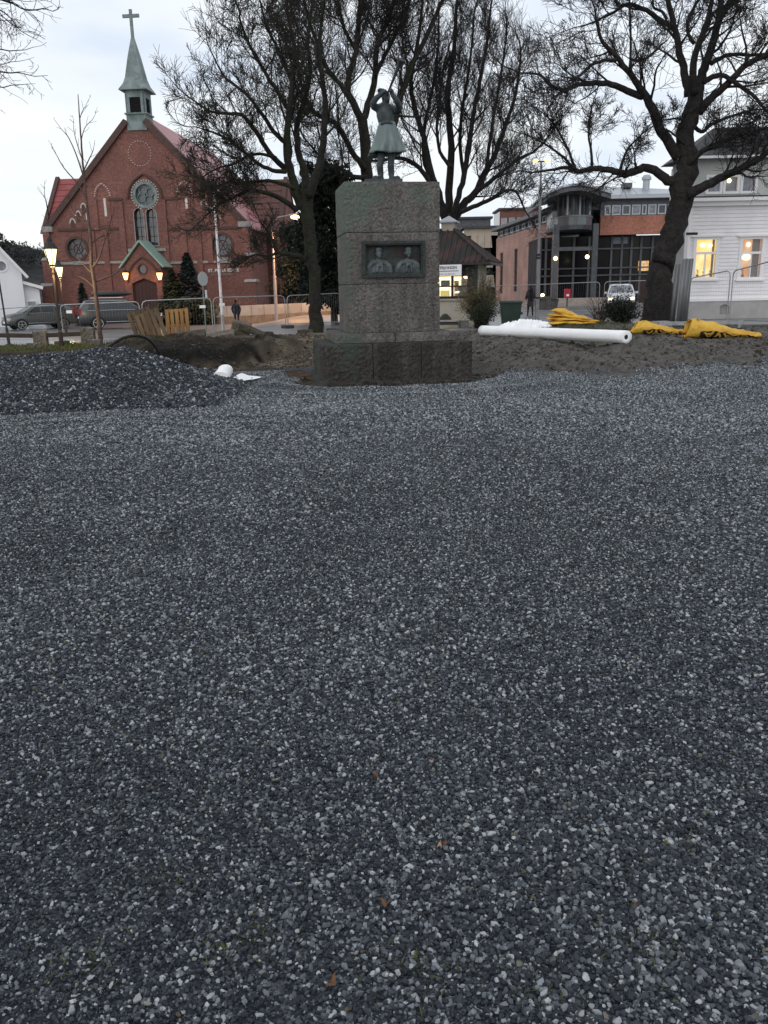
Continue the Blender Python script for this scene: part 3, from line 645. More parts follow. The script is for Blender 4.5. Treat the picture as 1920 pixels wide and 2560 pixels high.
b.tube([Q(560,800,-.12), Q(700,770,-.14), Q(800,800,-.12)], [.03,.03,.03], 6)
remesh(b, .013, 'body', st_bronze, stat, 3)
ct = MB(); nr, ns = 14, 72
for i in range(nr+1):
    t_ = i/nr; c0 = Q(690+5*t_, 770+600*t_)
    ax_ = .145+.175*t_**1.05; ay_ = .135+.13*t_
    for k in range(ns):
        a = 2*PI*k/ns; fold = 1+(.075*math.cos(6*a+.6)+.05*math.cos(11*a+1)+.02*math.cos(23*a))*t_
        ca = math.cos(a); sa = math.sin(a)
        if abs(ca) < .22 and sa < 0: fold -= .20*t_*math.cos(ca/.22*PI/2)*(1+.35*math.cos(ca*45))
        ct.v.append((c0.x+ax_*ca*fold, ay_*sa*fold, c0.z-.03*t_*(1-abs(ca))+.012*math.cos(3*a)*t_))
for i in range(nr):
    for k in range(ns):
        k2 = (k+1) % ns; ct.f.append((i*ns+k, i*ns+k2, (i+1)*ns+k2, (i+1)*ns+k))
co = link('coat_skirt', ct.mesh('coat'), coat_bronze, stat, True)
md = co.modifiers.new('thick', 'SOLIDIFY'); md.thickness = .016; md.offset = -1
hb = MB(); m0 = Q(690, 235, -.11); m1 = Q(972, -470, -.52)
dirh = (m1-m0).normalized()
pp = [m0+(m1-m0)*t_ for t_ in (0, .3, .6, .85, .95, 1.0)]
hb.tube(pp, [.014,.020,.027,.036,.045,.062], 14, cap=False)
hb.tube([p for p in reversed(pp[2:])][:1]+[m1-dirh*.05, m1-dirh*.16], [.056,.038,.022], 14, cap=True)
ho = hb.build('horn', st_bronze, stat, True, fix=False)
# ------------------------------------------------------------------ church
roof_pink = M('red roof sheet', (.30,.105,.115), (.36,.14,.15), 1.2, .5, spec=.5)
roof_red = M('red roof tile', (.27,.075,.075), (.22,.06,.06), 2, .7)
roof_brown = M('brown roof tile', (.14,.07,.06), (.085,.05,.046), 6, .8, .6, 12)
dark_brick = M('dark brick coping', (.10,.058,.05), (.07,.045,.04), 6, .85, .4, 20)
white_brick = M('white glazed brick', (.62,.58,.54), (.5,.45,.42), 8, .6)
wood_door = M('dark red door', (.055,.022,.020), (.04,.016,.016), 8, .6)
co_ = at(371, 640, 68.0); CZ = H(-20, 68)
CF = Frame((co_.x, co_.y, CZ), R(-4.7))
church = thing('brick_church', CF.o, CF.rz, 'red brick church with stepped gable niches and a copper spire topped by a cross', 'church')
xl = CF.x(124, 600); xr = CF.x(612, 590); ze = CF.z(126, 566); axx = 0.0
za = CF.z(352, 276); hw = (xr-xl)/2; axx = (xl+xr)/2
def Cp(px, py, ly=0): return CF.p(px, py, ly)
rose = Cp(362.5, 487); rr_ = .84
lan = []
for a, b_ in ((340.5, 364), (371, 396)):
    xa = CF.x(a, 600); xb = CF.x(b_, 600); lan.append(lancet((xa+xb)/2, Cp(360, 614)[1], xb-xa, Cp(360, 534)[1], rise=Cp(360, 520)[1]-Cp(360, 534)[1]))
rw = [Cp(192, 622), Cp(555, 612)]
outer = [(xl, 0), (xr, 0), (xr, ze), (axx, za), (xl, ze)]
holes = [circ(rose[0], rose[1], rr_, 28)]+lan+[circ(c[0], c[1], .78, 24) for c in rw]
MB().wall(outer, holes, 0.0, .45).build('facade', brick_red, church)
NL = 22.0
nv = MB().box(xl+.02, xl+.45, .46, NL, 0, ze-.25); nv.box(xr-.45, xr-.02, .46, NL, 0, ze-.25); nv.prism([(xl+.02,0),(xr-.02,0),(xr-.02,ze-.3),(axx,za-.4),(xl+.02,ze-.3)], NL, NL+.4)
nv.build('nave_wall', brick_red, church)
for sgn, xe in ((-1, xl), (1, xr)):      # nave roof slopes
    q = MB(); ex = xe+sgn*.45; ez = ze-.45*(za-ze)/hw
    q.add([(axx,.3,za-.05),(axx,NL+.5,za-.05),(ex,NL+.5,ez-.05),(ex,.3,ez-.05),(axx,.3,za+.10),(axx,NL+.5,za+.10),(ex,NL+.5,ez+.10),(ex,.3,ez+.10)],
          [(0,1,2,3),(7,6,5,4),(0,3,7,4),(1,5,6,2),(3,2,6,7),(0,4,5,1)])
    rf = q.build('roof', roof_pink, church)
for sgn, xe in ((-1, xl), (1, xr)):      # verge copings
    MB().bar((xe+sgn*.25, .15, ze-.32), (axx+sgn*.72, .15, za+.06-(za-ze)/hw*.72-.04), .85, .42).build('verge_coping', dark_brick, church)
    MB().box(xe-.42, xe+.42, -.30, .6, ze-.42, ze-.02).build('kneeler_stone', stone_pale, church)
# rose window
rosew = MB().ring(circ(*rose, rr_+.14, 32), circ(*rose, rr_-.08, 32), -.05, .2).build('window', copper, church)
MB().prism(circ(*rose, rr_, 28), .26, .30).build('pane', leaded, rosew)
tr = MB()
for k in range(4):
    a = k*PI/2+.5; cx_, cz_ = rose[0]+.40*math.cos(a), rose[1]+.40*math.sin(a)
    tr.ring(circ(cx_, cz_, .34, 16), circ(cx_, cz_, .27, 16), .12, .22)
tr.ring(circ(*rose, .17, 12), circ(*rose, .11, 12), .12, .22)
tr.build('tracery', copper, rosew)
for l in lan:
    cx_ = sum(p[0] for p in l)/len(l); cz_ = sum(p[1] for p in l)/len(l)
    o_ = [(cx_+(x-cx_)*1.16, cz_+(z-cz_)*1.035) for x, z in l]
    wdo = MB().ring(o_, l, -.04, .3).build('window', stone_pale, church)
    MB().prism(l, .31, .35).build('pane', dark_glass, wdo)
    zb_ = min(p[1] for p in l); zt_ = max(p[1] for p in l); xm0 = min(p[0] for p in l); xm1 = max(p[0] for p in l)
    MB().prism([(xm0+.05, zb_+.45*(zt_-zb_)), (xm1-.05, zb_+.45*(zt_-zb_)), (xm1-.05, zb_+.66*(zt_-zb_)), (cx_+.1, zb_+.7*(zt_-zb_)), (xm0+.05, zb_+.66*(zt_-zb_))], .285, .305).build('pane', leaded, wdo)
    mu = MB()
    for f in (.25, .5, .75): mu.box(xm0, xm1, .27, .31, zb_+f*(zt_-zb_)-.025, zb_+f*(zt_-zb_)+.025)
    mu.box(cx_-.02, cx_+.02, .272, .31, zb_, zt_-.1); mu.build('glazing_bar', black_iron, wdo)
hood = arch_line(rose[0], 2.75, rose[1]-.25, 1.75, 20)
MB().tube([(x, -.06, z) for x, z in hood], .10, 6).build('hood_arch', dark_brick, church)
def dots(pts, name='white_brick_arch', s=.075):
    d = MB()
    for x, z in pts: d.box(x-s, x+s, -.05, .02, z-s*.8, z+s*.8)
    o = d.build(name, white_brick, church); o['kind'] = 'stuff'; return o
def resample(line, n):
    L_ = [0]
    for a, b_ in zip(line, line[1:]): L_.append(L_[-1]+math.dist(a, b_))
    out = []
    for i in range(n):
        t_ = L_[-1]*i/(n-1); k = max(j for j in range(len(L_)-1) if L_[j] <= t_+1e-9)
        f = (t_-L_[k])/max(1e-9, L_[k+1]-L_[k]); out.append((line[k][0]+(line[k+1][0]-line[k][0])*f, line[k][1]+(line[k+1][1]-line[k][1])*f))
    return out
dots(circ(*Cp(349.4, 383.5), .88, 27), 'white_brick_ring', .03)
dots(circ(*rose, 1.05, 32)[-7:]+circ(*rose, 1.05, 32)[:23], 'white_brick_ring', .045)
for px, spr, ap, wd, sl0, sl1, slx in ((256, 489, 458, 1.22, 496, 541, 261), (461, 484, 453, 1.22, 493, 522, 465)):
    c0 = Cp(px, spr); rise = Cp(px, ap)[1]-c0[1]
    dots(resample(arch_line(c0[0], wd, c0[1], rise), 14), s=.045)
    n_ = MB().ring(lancet(c0[0], c0[1]-2.2, wd-.1, c0[1], rise=rise-.05), lancet(c0[0], c0[1]-2.15, wd-.34, c0[1], rise=rise-.2), -.045, .01); n_.build('niche_moulding', brick_red, church)
    s0, s1 = Cp(slx, sl0), Cp(slx, sl1); MB().box(s0[0]-.09, s0[0]+.09, -.03, .01, s1[1], s0[1]).build('slit_stone', white_brick, church)
for px, py in ((182, 557), (196, 538), (209, 519)):
    c0 = Cp(px, py)
    for x in (c0[0], 2*axx-c0[0]):
        dots(resample(arch_line(x, .42, c0[1], .32), 8), s=.05)
        MB().prism(lancet(x, c0[1]-.5, .3, c0[1]-.05, rise=.25), -.02, .005).build('blind_niche', dark_brick, church)
    if px == 209:
        MB().box(c0[0]+.12, c0[0]+.30, -.03, .01, Cp(px, 549)[1], Cp(px, 533)[1]).build('slit_stone', white_brick, church)
for y_, a, b_ in ((575, 145, 311), (573, 420, 596), (659, 146, 318), (657, 427, 602), (499, 270, 306), (497, 411, 446)):
    p0, p1 = Cp(a, y_), Cp(b_, y_); MB().box(p0[0], p1[0], -.10, .01, p0[1]-.09, p0[1]+.09).build('string_course', dark_brick if y_ != 657 and y_ != 659 else stone_pale, church)
for px, y0_, y1_ in ((309, 505, 770), (415, 500, 770), (264, 575, 770), (461, 575, 770), (245, 500, 575), (231, 578, 655), (497, 578, 770), (524, 578, 657)):
    x = Cp(px, 600)[0]; zt = Cp(px, y0_)[1]; zz = max(0, Cp(px, y1_)[1]); MB().box(x-.22, x+.22, -.13, .005, zz, zt).build('pilaster', brick_red, church)
MB().box(Cp(322, 622)[0], Cp(417, 622)[0], -.22, .1, Cp(322, 630)[1], Cp(322, 622)[1]).build('window_sill', stone_pale, church)
for c in rw:
    wdo = MB().ring(circ(*c, .95, 26), circ(*c, .76, 26), -.06, .25).build('window', dark_brick, church)
    MB().prism(circ(*c, .78, 24), .28, .32).build('pane', leaded, wdo)
    t_ = MB(); [t_.bar((c[0], .25, c[1]), (c[0]+.76*math.cos(k*PI/3), .25, c[1]+.76*math.sin(k*PI/3)), .05, .05) for k in range(6)]; t_.ring(circ(*c, .38, 18), circ(*c, .32, 18), .22, .28); t_.build('tracery', dark_brick, wdo)
    MB().box(c[0]-.42, c[0]+.42, -.09, .02, c[1]-1.22, c[1]-.93).build('sill_stone', stone_pale, church)
# corner buttresses in three stages
for sg, xe in ((-1, xl), (1, xr)):
    z1_, z2_ = Cp(107, 652)[1], Cp(107, 716)[1]
    bt = MB()
    for zt, wd, dp in ((ze-.45, .40, .25), (z1_, .58, .5), (z2_, .78, .75)):
        a_, b_ = sorted((xe-sg*.12, xe+sg*wd)); bt.box(a_, b_, -dp, .9, 0, zt)
    bt.build('buttress', brick_red, church)
    for zt, wd, dp in ((ze-.45, .40, .25), (z1_, .58, .5), (z2_, .78, .75)):
        a_, b_ = sorted((xe-sg*.10, xe+sg*(wd+.06))); MB().add([(a_,-dp-.06,zt),(b_,-dp-.06,zt),(b_,.5,zt),(a_,.5,zt),(a_,-dp+.22,zt+.22),(b_,-dp+.22,zt+.22),(b_,.45,zt+.22),(a_,.45,zt+.22)], [(0,3,2,1),(4,5,6,7),(0,1,5,4),(1,2,6,5),(2,3,7,6),(3,0,4,7)]).build('weathering_stone', stone_pale, church)
# transepts
zr = CF.z(150, 455, 12); xle = CF.x(146, 455, 12); zel = CF.z(128, 562, 9)
xre = CF.x(722, 600, 12)
for xe, nm in ((xle, 'l'), (xre, 'r')):
    a_, b_ = sorted((xe, axx)); dpt = 3.6
    zr_ = zr if nm == 'l' else zr-.6; ze_ = zr_-4.3
    wl = MB().wall([(12-dpt, 0), (12+dpt, 0), (12+dpt, ze_), (12, zr_), (12-dpt, ze_)], [], xe-.2, xe+.2)
    wl.v = [(y, x, z) for x, y, z in wl.v]; wl.box(a_+.21, b_, 12-dpt, 12-dpt+.4, 0, ze_); wl.build('transept_wall', brick_red, church)
    for s_ in (-1, 1):
        q = MB(); a2, b2 = a_-.3 if nm == 'l' else a_, b_+.3 if nm == 'r' else b_
        q.add([(a2,12,zr_+.1),(b2,12,zr_+.1),(b2,12+s_*(dpt+.5),ze_-.45),(a2,12+s_*(dpt+.5),ze_-.45),(a2,12,zr_+.25),(b2,12,zr_+.25),(b2,12+s_*(dpt+.5),ze_-.30),(a2,12+s_*(dpt+.5),ze_-.30)], [(0,1,2,3),(7,6,5,4),(0,3,7,4),(1,5,6,2),(3,2,6,7),(0,4,5,1)])
        rf = q.build('transept_roof', roof_red if nm == 'l' else roof_brown, church)
        if s_ == -1:
            for k in range(1, 9):                        # tile courses
                f = k/9; z_ = zr_+.25+(ze_-.30-zr_-.25)*f; y_ = 12-(dpt+.5)*f
                MB().box(a2+.02, b2-.02, y_-.03, y_+.03, z_+.01, z_+.06).build('tile_course', rf.data.materials[0], rf)
    MB().bar((xe, 12, zr_+.35), (xe, 12-dpt-.5, ze_-.25), .35, .3).build('gable_coping', dark_brick, church)
for k in range(3):                                        # tall windows and buttresses of the right transept
    x = xr+1.6+k*(xre-xr-2.2)/2.2; yk = 12-3.6
    MB().box(x-.28, x+.28, yk-.5, yk+.1, 0, zr-5.2).build('buttress', brick_red, church)
    MB().box(x-.32, x+.32, yk-.55, yk-.1, zr-5.2, zr-5.0).build('weathering_stone', stone_pale, church)
    if k < 2:
        xx = x+.95; ln = lancet(xx, 2.4, .62, zr-6.6, rise=.7)
        wdo = MB().ring([(xx+(a-xx)*1.4, c) for a, c in ln], ln, yk-.08, yk+.05).build('window', stone_pale, church); MB().prism(ln, yk-.03, yk+.02).build('pane', dark_glass, wdo)
# porch
PF = -2.0
pa, pl, pr = Cp(349, 608, PF), Cp(304, 669, PF), Cp(407, 667, PF); pcx = pa[0]
ph = (pr[0]-pl[0])/2; pcx = (pr[0]+pl[0])/2; pez = (pl[1]+pr[1])/2
dw0, dw1, dzt = Cp(331, 720, PF)[0], Cp(392, 720, PF)[0], Cp(356, 700, PF)[1]
dcx = (dw0+dw1)/2; oc = Cp(356, 673, PF)
pout = [(pcx-ph+.15, 0), (dw0, 0), (dw0, dzt-.25), (dcx, dzt+.12), (dw1, dzt-.25), (dw1, 0), (pcx+ph-.15, 0), (pcx+ph-.15, pez), (pcx, pa[1]), (pcx-ph+.15, pez)]
MB().wall(pout, [circ(oc[0], oc[1], .33, 18)], PF, PF+.4).build('porch_wall', brick_red, church)
MB().box(pcx-ph+.15, pcx-ph+.5, PF+.41, -.01, 0, pez).build('porch_side', brick_red, church); MB().box(pcx+ph-.5, pcx+ph-.15, PF+.41, -.01, 0, pez).build('porch_side', brick_red, church)
for s_ in (-1, 1):
    MB().bar((pcx+s_*(ph+.1), PF/2-.1, pez-.02), (pcx-s_*.0, PF/2-.1, pa[1]+.18), 2.35, .12).build('porch_roof', copper_green, church)
po = MB().ring(circ(oc[0], oc[1], .42, 20), circ(oc[0], oc[1], .31, 20), PF-.05, PF+.1).build('porch_oculus', dark_brick, church); MB().prism(circ(oc[0], oc[1], .33, 18), PF+.12, PF+.16).build('pane', dark_glass, po)
MB().tube([(x, PF-.04, z) for x, z in arch_line(dcx, 2.5, dzt-.1, 1.75, 16)], .09, 6).build('porch_arch', dark_brick, church)
dr = MB().prism([(dw0+.02,0),(dw1-.02,0),(dw1-.02,dzt-.27),(dcx,dzt+.1),(dw0+.02,dzt-.27)], PF+.22, PF+.30).build('door', wood_door, church)
pk = MB()
for k in range(7): x = dw0+.1+(dw1-dw0-.2)*k/6; pk.box(x-.012, x+.012, PF+.20, PF+.22, .05, dzt-.4)
pk.box(dcx-.03, dcx+.03, PF+.195, PF+.22, .05, dzt-.1); pk.build('door_batten', black_iron, dr)
MB().tube([(dcx+.12, PF+.18, 1.0), (dcx+.12, PF+.18, 1.35)], .025, 6).build('handle', steel, dr)
MB().box(pcx-ph, pcx+ph, PF-.7, PF-.01, 0, .15).box(pcx-ph+.3, pcx+ph-.3, PF-.35, PF-.01, .152, .3).build('porch_step', stone_pale, church)
lamp_orange = emit('orange lamp glass', (1.0, .50, .16), 5.0)
for px in (314, 399):
    c = Cp(px, 690, PF-.25); lt = thing('porch_lantern', CF.o+CF.ax*c[0]+CF.ay*(PF-.25)+Vector((0,0,c[1])), CF.rz, 'glowing orange wall lantern on the %s of the church door' % ('left' if px == 314 else 'right'), 'lantern', 'lanterns beside the church door')
    MB().lathe([(.10,-.28),(.16,-.1),(.24,.22)], 8).build('lamp_glass', lamp_orange, lt)
    MB().lathe([(.28,.221),(.22,.30),(.05,.40),(.03,.48)], 8).build('lantern_cap', black_iron, lt); MB().bar((0,.02,.3), (0,.25,.3), .05, .05).build('bracket', black_iron, lt)
    ld = bpy.data.lights.new('lantern_light', 'POINT'); ld.energy = 26; ld.color = (1, .48, .17); ld.shadow_soft_size = .2
    lo_ = bpy.data.objects.new('lantern_light', ld); col.objects.link(lo_); lo_.parent = lt; lo_.location = (0, -.35, 0)
# steeple
s0, s1 = Cp(319, 326, -.12), Cp(368, 326, -.12); sw = s1[0]-s0[0]; sx_ = (s0[0]+s1[0])/2; zA = s0[1]; zB = Cp(343, 286)[1]; zC = Cp(343, 219)[1]; zD = Cp(330, 85)[1]; zE = Cp(326, 16)[1]
h2 = sw/2; yc = h2-.12
MB().box(sx_-h2, sx_+h2, yc-h2, yc+h2, zA-.0, zB).build('steeple_base', copper, church)
MB().box(sx_-h2-.10, sx_+h2+.10, yc-h2-.10, yc+h2+.10, zB+.001, zB+.10).build('steeple_cornice', copper, church)
h3 = h2*.98
lz0, lz1 = Cp(343, 282)[1], Cp(343, 243)[1]
stg = MB()
for k in range(4):
    w_ = MB().wall(rect(-h3, h3, zB+.101, zC), [rect(-.42, .42, lz0, lz1)], -h3, -h3+.12)
    a = k*PI/2; w_.v = [(sx_+x*math.cos(a)-y*math.sin(a), yc+x*math.sin(a)+y*math.cos(a), z) for x, y, z in w_.v]
    if k % 2: w_.v = [((x-sx_)*.995+sx_, y, z) for x, y, z in w_.v]
    stg.add(w_.v, w_.f)
stg = stg.build('belfry', copper, church)
lou = MB()
for k in range(4):
    a = k*PI/2; m_ = Matrix.Rotation(a, 3, 'Z')
    for i in range(9):
        z_ = lz0+(lz1-lz0)*(i+.5)/9; lou.obox(Vector((sx_, yc, z_))+m_ @ Vector((0, -h3+.06, 0)), (.84, .10, .03), m_ @ Matrix.Rotation(.6, 3, 'X'))
lou.build('louvre_slats', black_iron, stg)
MB().box(sx_-h3+.14, sx_+h3-.14, yc-h3+.14, yc+h3-.14, lz0, lz1).build('louvre_backing', black_iron, stg)
spz = [(h2*1.42, zC-.18), (h2*1.40, zC-.12), (h2*1.05, zC+.28), (h2*.84, zC+.75), (h2*.5, zC+(zD-zC)*.62), (.085, zD)]
sp = MB(); sp.lathe([(r*1.414, z) for r, z in spz], 4); sp.v = [(sx_+(x*math.cos(PI/4)-y*math.sin(PI/4)), yc+(x*math.sin(PI/4)+y*math.cos(PI/4)), z) for x, y, z in sp.v]; sp.build('spire', copper, church)
zarm = Cp(326, 33)[1]
cr = MB().box(sx_-.10, sx_+.10, yc-.08, yc+.08, zD-.1, zE); cr.box(sx_-.62, sx_-.101, yc-.075, yc+.075, zarm-.10, zarm+.12).box(sx_+.101, sx_+.62, yc-.075, yc+.075, zarm-.10, zarm+.12); cr.build('cross', copper, church)
# lettering
tx = Cp(559, 675); put_text('lettering', 'ST. PETER KIRKE', .34, white_brick, church, (tx[0], -.04, tx[1]-.14), (PI/2, 0, 0), .015, .012, sx=1.0)
tx = Cp(559, 685); put_text('lettering', 'KATOLSK MENIGHET', .21, stone_pale, church, (tx[0], -.04, tx[1]-.10), (PI/2, 0, 0), .01)['kind'] = 'stuff'
# ------------------------------------------------------------------ white timber house on the right
board = M('white weatherboard', (.86,.84,.86), (.80,.78,.80), 1.2, .6, .15, 30)
trim = M('white trim', (.86,.84,.85), None, rough=.5)
found = M('grey foundation', (.42,.405,.40), (.36,.35,.345), 2, .85, .2, 30)
slate = M('dark slate', (.045,.045,.05), (.07,.07,.075), 5, .7, .4, 18)
lit_yellow = emit('lit room yellow', (1.0, .62, .14), 1.25, (1.0, .88, .45), 1.6, .4, .62)
lit_orange = emit('lit room orange', (.75, .34, .12), .75, (1.0, .66, .36), 2.2, .38, .66)
lit_hot = emit('lamp globe', (1.0, .83, .45), 4.0)
clear = bpy.data.materials.new('window glass'); clear.use_nodes = True
_b = clear.node_tree.nodes['Principled BSDF']; _b.inputs['Alpha'].default_value = .18; _b.inputs['Roughness'].default_value = .05; _b.inputs['Base Color'].default_value = (.5,.5,.55,1)
o_ = at(1790, 800, 38.0); HF = Frame((o_.x, o_.y, 0.05), R(-.3))
house = thing('timber_house', HF.o, HF.rz, 'white weatherboarded house with two lit windows over a grey foundation', 'house')
hx0 = HF.x(1716, 740); hx1 = hx0+13.0
zf = HF.z(1790, 747); ztop = HF.z(1790, 497)
vent = [HF.p(1797, 786), HF.p(1822, 760)]
MB().wall(rect(hx0-.05, hx1, -.3, zf), [[(vent[0][0], vent[0][1]), (vent[1][0], vent[0][1]), (vent[1][0], vent[1][1]-.08), ((vent[0][0]+vent[1][0])/2, vent[1][1]), (vent[0][0], vent[1][1]-.08)]], -.08, .2).build('foundation', found, house)
MB().box(vent[0][0]-.02, vent[1][0]+.02, .0, .05, vent[0][1]-.02, vent[1][1]).build('cellar_vent', M('vent board', (.30,.28,.275), (.25,.235,.23), 5, .8), house)
MB().box(hx0+.02, hx1, .30, 3.3, -.3, ztop).build('core_wall', found, house)
wins = []
for a, b_, y0_, y1_ in ((1735, 1792, 598, 693), (1849, 1906, 597, 693)):
    p0, p1 = HF.p(a, y1_), HF.p(b_, y0_); wins.append((p0[0], p1[0], p0[1], p1[1]))
wins.append((wins[1][0]+2.3, wins[1][1]+2.3, wins[1][2], wins[1][3])); wins.append((wins[1][0]+4.6, wins[1][1]+4.6, wins[1][2], wins[1][3]))
bh = .155; nrow = int((ztop-.12-zf)/bh)
for r_ in range(nrow+1):
    z0_ = zf+.01+r_*bh; z1_ = z0_+bh*.985
    cuts = sorted((w_[0]-.14, w_[1]+.14) for w_ in wins if w_[2]-.1 < z1_ and w_[3]+.1 > z0_)
    xa = hx0
    for c in cuts+[(hx1, hx1)]:
        if c[0]-xa > .03:
            MB().add([(xa,-.035,z0_),(c[0],-.035,z0_),(c[0],.06,z0_),(xa,.06,z0_),(xa,-.008,z1_),(c[0],-.008,z1_),(c[0],.06,z1_),(xa,.06,z1_)], [(0,3,2,1),(4,5,6,7),(0,1,5,4),(1,2,6,5),(2,3,7,6),(3,0,4,7)]).build('weatherboard', board, house)
        xa = c[1]
MB().box(hx0-.13, hx0-.002, -.06, .35, zf, ztop-.1).build('corner_board', trim, house)
MB().box(hx0-.15, hx1, -.12, .29, zf-.10, zf+.008).build('water_board', trim, house)
MB().box(hx0-.3, hx1, -.38, .29, ztop-.12, ztop+.02).box(hx0-.2, hx1, -.2, .29, ztop-.3, ztop-.121).build('cornice', trim, house)
plant = M('window plant', (.03,.035,.015), (.25,.03,.02), 12, .8)
for i, (x0_, x1_, z0_, z1_) in enumerate(wins):
    wf = MB().ring(rect(x0_-.14, x1_+.14, z0_-.10, z1_+.10), rect(x0_, x1_, z0_, z1_), -.065, .10); wf = wf.build('window', trim, house)
    MB().box(x0_-.28, x1_+.28, -.17, .05, z1_+.10, z1_+.18).build('window_head', trim, wf); MB().box(x0_-.2, x1_+.2, -.15, .05, z0_-.17, z0_-.101).build('window_sill', trim, wf)
    zt_ = z0_+(z1_-z0_)*.64
    MB().box(x0_, x1_, -.03, .05, zt_-.05, zt_+.05).box((x0_+x1_)/2-.03, (x0_+x1_)/2+.03, -.02, .04, z0_, zt_-.05).build('sash_bar', trim, wf)
    MB().box(x0_, x1_, .005, .012, z0_, z1_).build('pane', clear, wf)
    rm = lit_yellow if i in (0, 3) else lit_orange
    MB().box(x0_-.06, x1_+.06, .255, .285, z0_-.06, z1_+.06).build('lit_interior', rm, wf)
    gl = MB().ball((x0_+.35, .20, z1_-.22), .10, 6); gl.ball((x1_-.2 if i == 0 else x0_+.3, .20, z1_-.25 if i == 0 else z0_+.85), .09 if i == 0 else .17, 6, (1.2,.3,.8)); gl.build('lamp_globe', lit_hot, wf)
    cu = MB(); cu.box(x0_, x0_+.08, .19, .24, z0_, z1_); cu.box(x1_-.09, x1_, .19, .24, z0_, z1_) if i != 1 else cu.box(x1_-.32, x1_, .19, .24, z0_, z1_); cu.build('curtain', M('curtain', (.16,.12,.10), None), wf)
    pt = MB(); rr = random.Random(i+4)
    for k in range(3 if i == 0 else 2):
        cx_ = x0_+.18+k*.30; pt.lathe([(.05,0),(.07,.10)], 6, (cx_, .13, z0_+.01)); pt.tube([(cx_,.13,z0_+.1),(cx_+.02,.13,z0_+.3)], .012, 4)
        for q in range(9): a = rr.uniform(0, 6.3); L_ = rr.uniform(.06,.13); zc = z0_+rr.uniform(.15,.36); pt.add([(cx_,.13,zc),(cx_+L_*math.cos(a),.13+.05*math.sin(a),zc+L_*.5*math.sin(a)+.03),(cx_+L_*math.cos(a+.5),.13,zc+L_*.5*math.sin(a+.5))], [(0,1,2)])
    pt.build('sill_plant', plant, wf)
# upper storey
uz0, uz1 = ztop+.02, HF.z(1790, 385); ux0 = hx0+.1
MB().wall(rect(ux0, hx1, uz0, uz1), [rect(HF.x(a, 460, .8), HF.x(b_, 460, .8), HF.z(1800, 482, .8), HF.z(1800, 440, .8)) for a, b_ in ((1768, 1803), (1811, 1846), (1854, 1890))], .8, 1.0).build('upper_wall', M('pale green boards', (.52,.54,.52), (.46,.48,.46), 2, .7), house)
MB().box(ux0+.02, hx1, 1.4, 3.3, uz0, uz1).box(ux0, ux0+.018, 1.001, 3.3, uz0, uz1).build('upper_core', MATS['pale green boards'], house)
for k, (a, b_) in enumerate(((1768, 1803), (1811, 1846), (1854, 1890))):
    r_ = (HF.x(a, 460, .8), HF.x(b_, 460, .8), HF.z(1800, 482, .8), HF.z(1800, 440, .8))
    wf = MB().ring(rect(r_[0]-.06, r_[1]+.06, r_[2]-.06, r_[3]+.06), rect(r_[0]+.05, r_[1]-.05, r_[2]+.05, r_[3]-.05), .75, .9).build('window', trim, house)
    MB().box(r_[0], r_[1], .86, .88, r_[2], r_[3]).build('pane', M('grey glass', (.16,.17,.20), (.26,.27,.31), 3, .15, spec=.6), wf)
    if k == 1: MB().ball((r_[0]+.2, .80, r_[3]-.2), .09, 6).build('lamp_globe', lit_hot, wf)
MB().box(hx0-.3, hx1, -.3, .79, ztop+.021, ztop+.09).build('cornice_sheet', slate, house)
zro = HF.z(1800, 300, 3)
rq = MB(); e = .45
rq.add([(ux0-e,.8-e,uz1),(hx1+e,.8-e,uz1),(hx1+e,3.3+e,uz1),(ux0-e,3.3+e,uz1),(ux0+1.3,1.9,zro-.5),(hx1-1.3,1.9,zro-.5),(hx1-1.3,2.3,zro-.5),(ux0+1.3,2.3,zro-.5)], [(0,3,2,1),(4,5,6,7),(0,1,5,4),(1,2,6,5),(2,3,7,6),(3,0,4,7)]); rq.build('roof', slate, house)
MB().tube([(ux0-.12,2.9,uz1-.2),(ux0-.12,2.9,uz0-4)], .06, 6).box(ux0-.2, hx1, .28, .42, uz1-.12, uz1-.02).build('downpipe', trim, house)
sg = HF.p(1698, 588, -.06); sg2 = HF.p(1727, 581, -.06)
MB().box(sg[0]+.3, sg2[0]+.3, -.075, -.037, sg[1], sg2[1]).build('name_plate', black_iron, house)

# ------------------------------------------------------------------ kiosk
k0 = at(1217, 790, 37.5); KF = Frame((k0.x, k0.y, 0), R(-15))
kiosk = thing('park_kiosk', KF.o, KF.rz, 'small square kiosk with a hipped tile roof and a lit serving window', 'kiosk')
kez = KF.z(1217, 658); kap = KF.z(1121, 578, 1.9); KW = 4.1; KD = 3.9; oh = .5
kwall = M('kiosk plaster', (.40,.36,.30), (.34,.30,.25), 2, .85, .2)
kgreen = M('kiosk green boards', (.028,.035,.03), (.045,.052,.045), 4, .7)
w0 = (KF.x(1092, 740, oh), KF.z(1092, 742, oh)); w1 = (KF.x(1129, 690, oh), KF.z(1129, 690, oh))
w2x0, w2x1 = KF.x(1132, 740, oh), KF.x(1170, 700, oh)
zs_ = KF.z(1130, 749, oh)
MB().box(-KW+oh, -oh, oh, KD-oh, 0, zs_).build('lower_wall', kwall, kiosk)
hol = [rect(w0[0]-1.1, w0[0]-.12, w0[1], w1[1]), rect(w0[0], w1[0], w0[1], w1[1]), rect(w2x0, w2x1, w0[1], w1[1])]
MB().wall(rect(-KW+oh+.01, -oh-.01, zs_+.002, kez-.02), hol, oh+.01, oh+.13).build('front_wall', kgreen, kiosk)
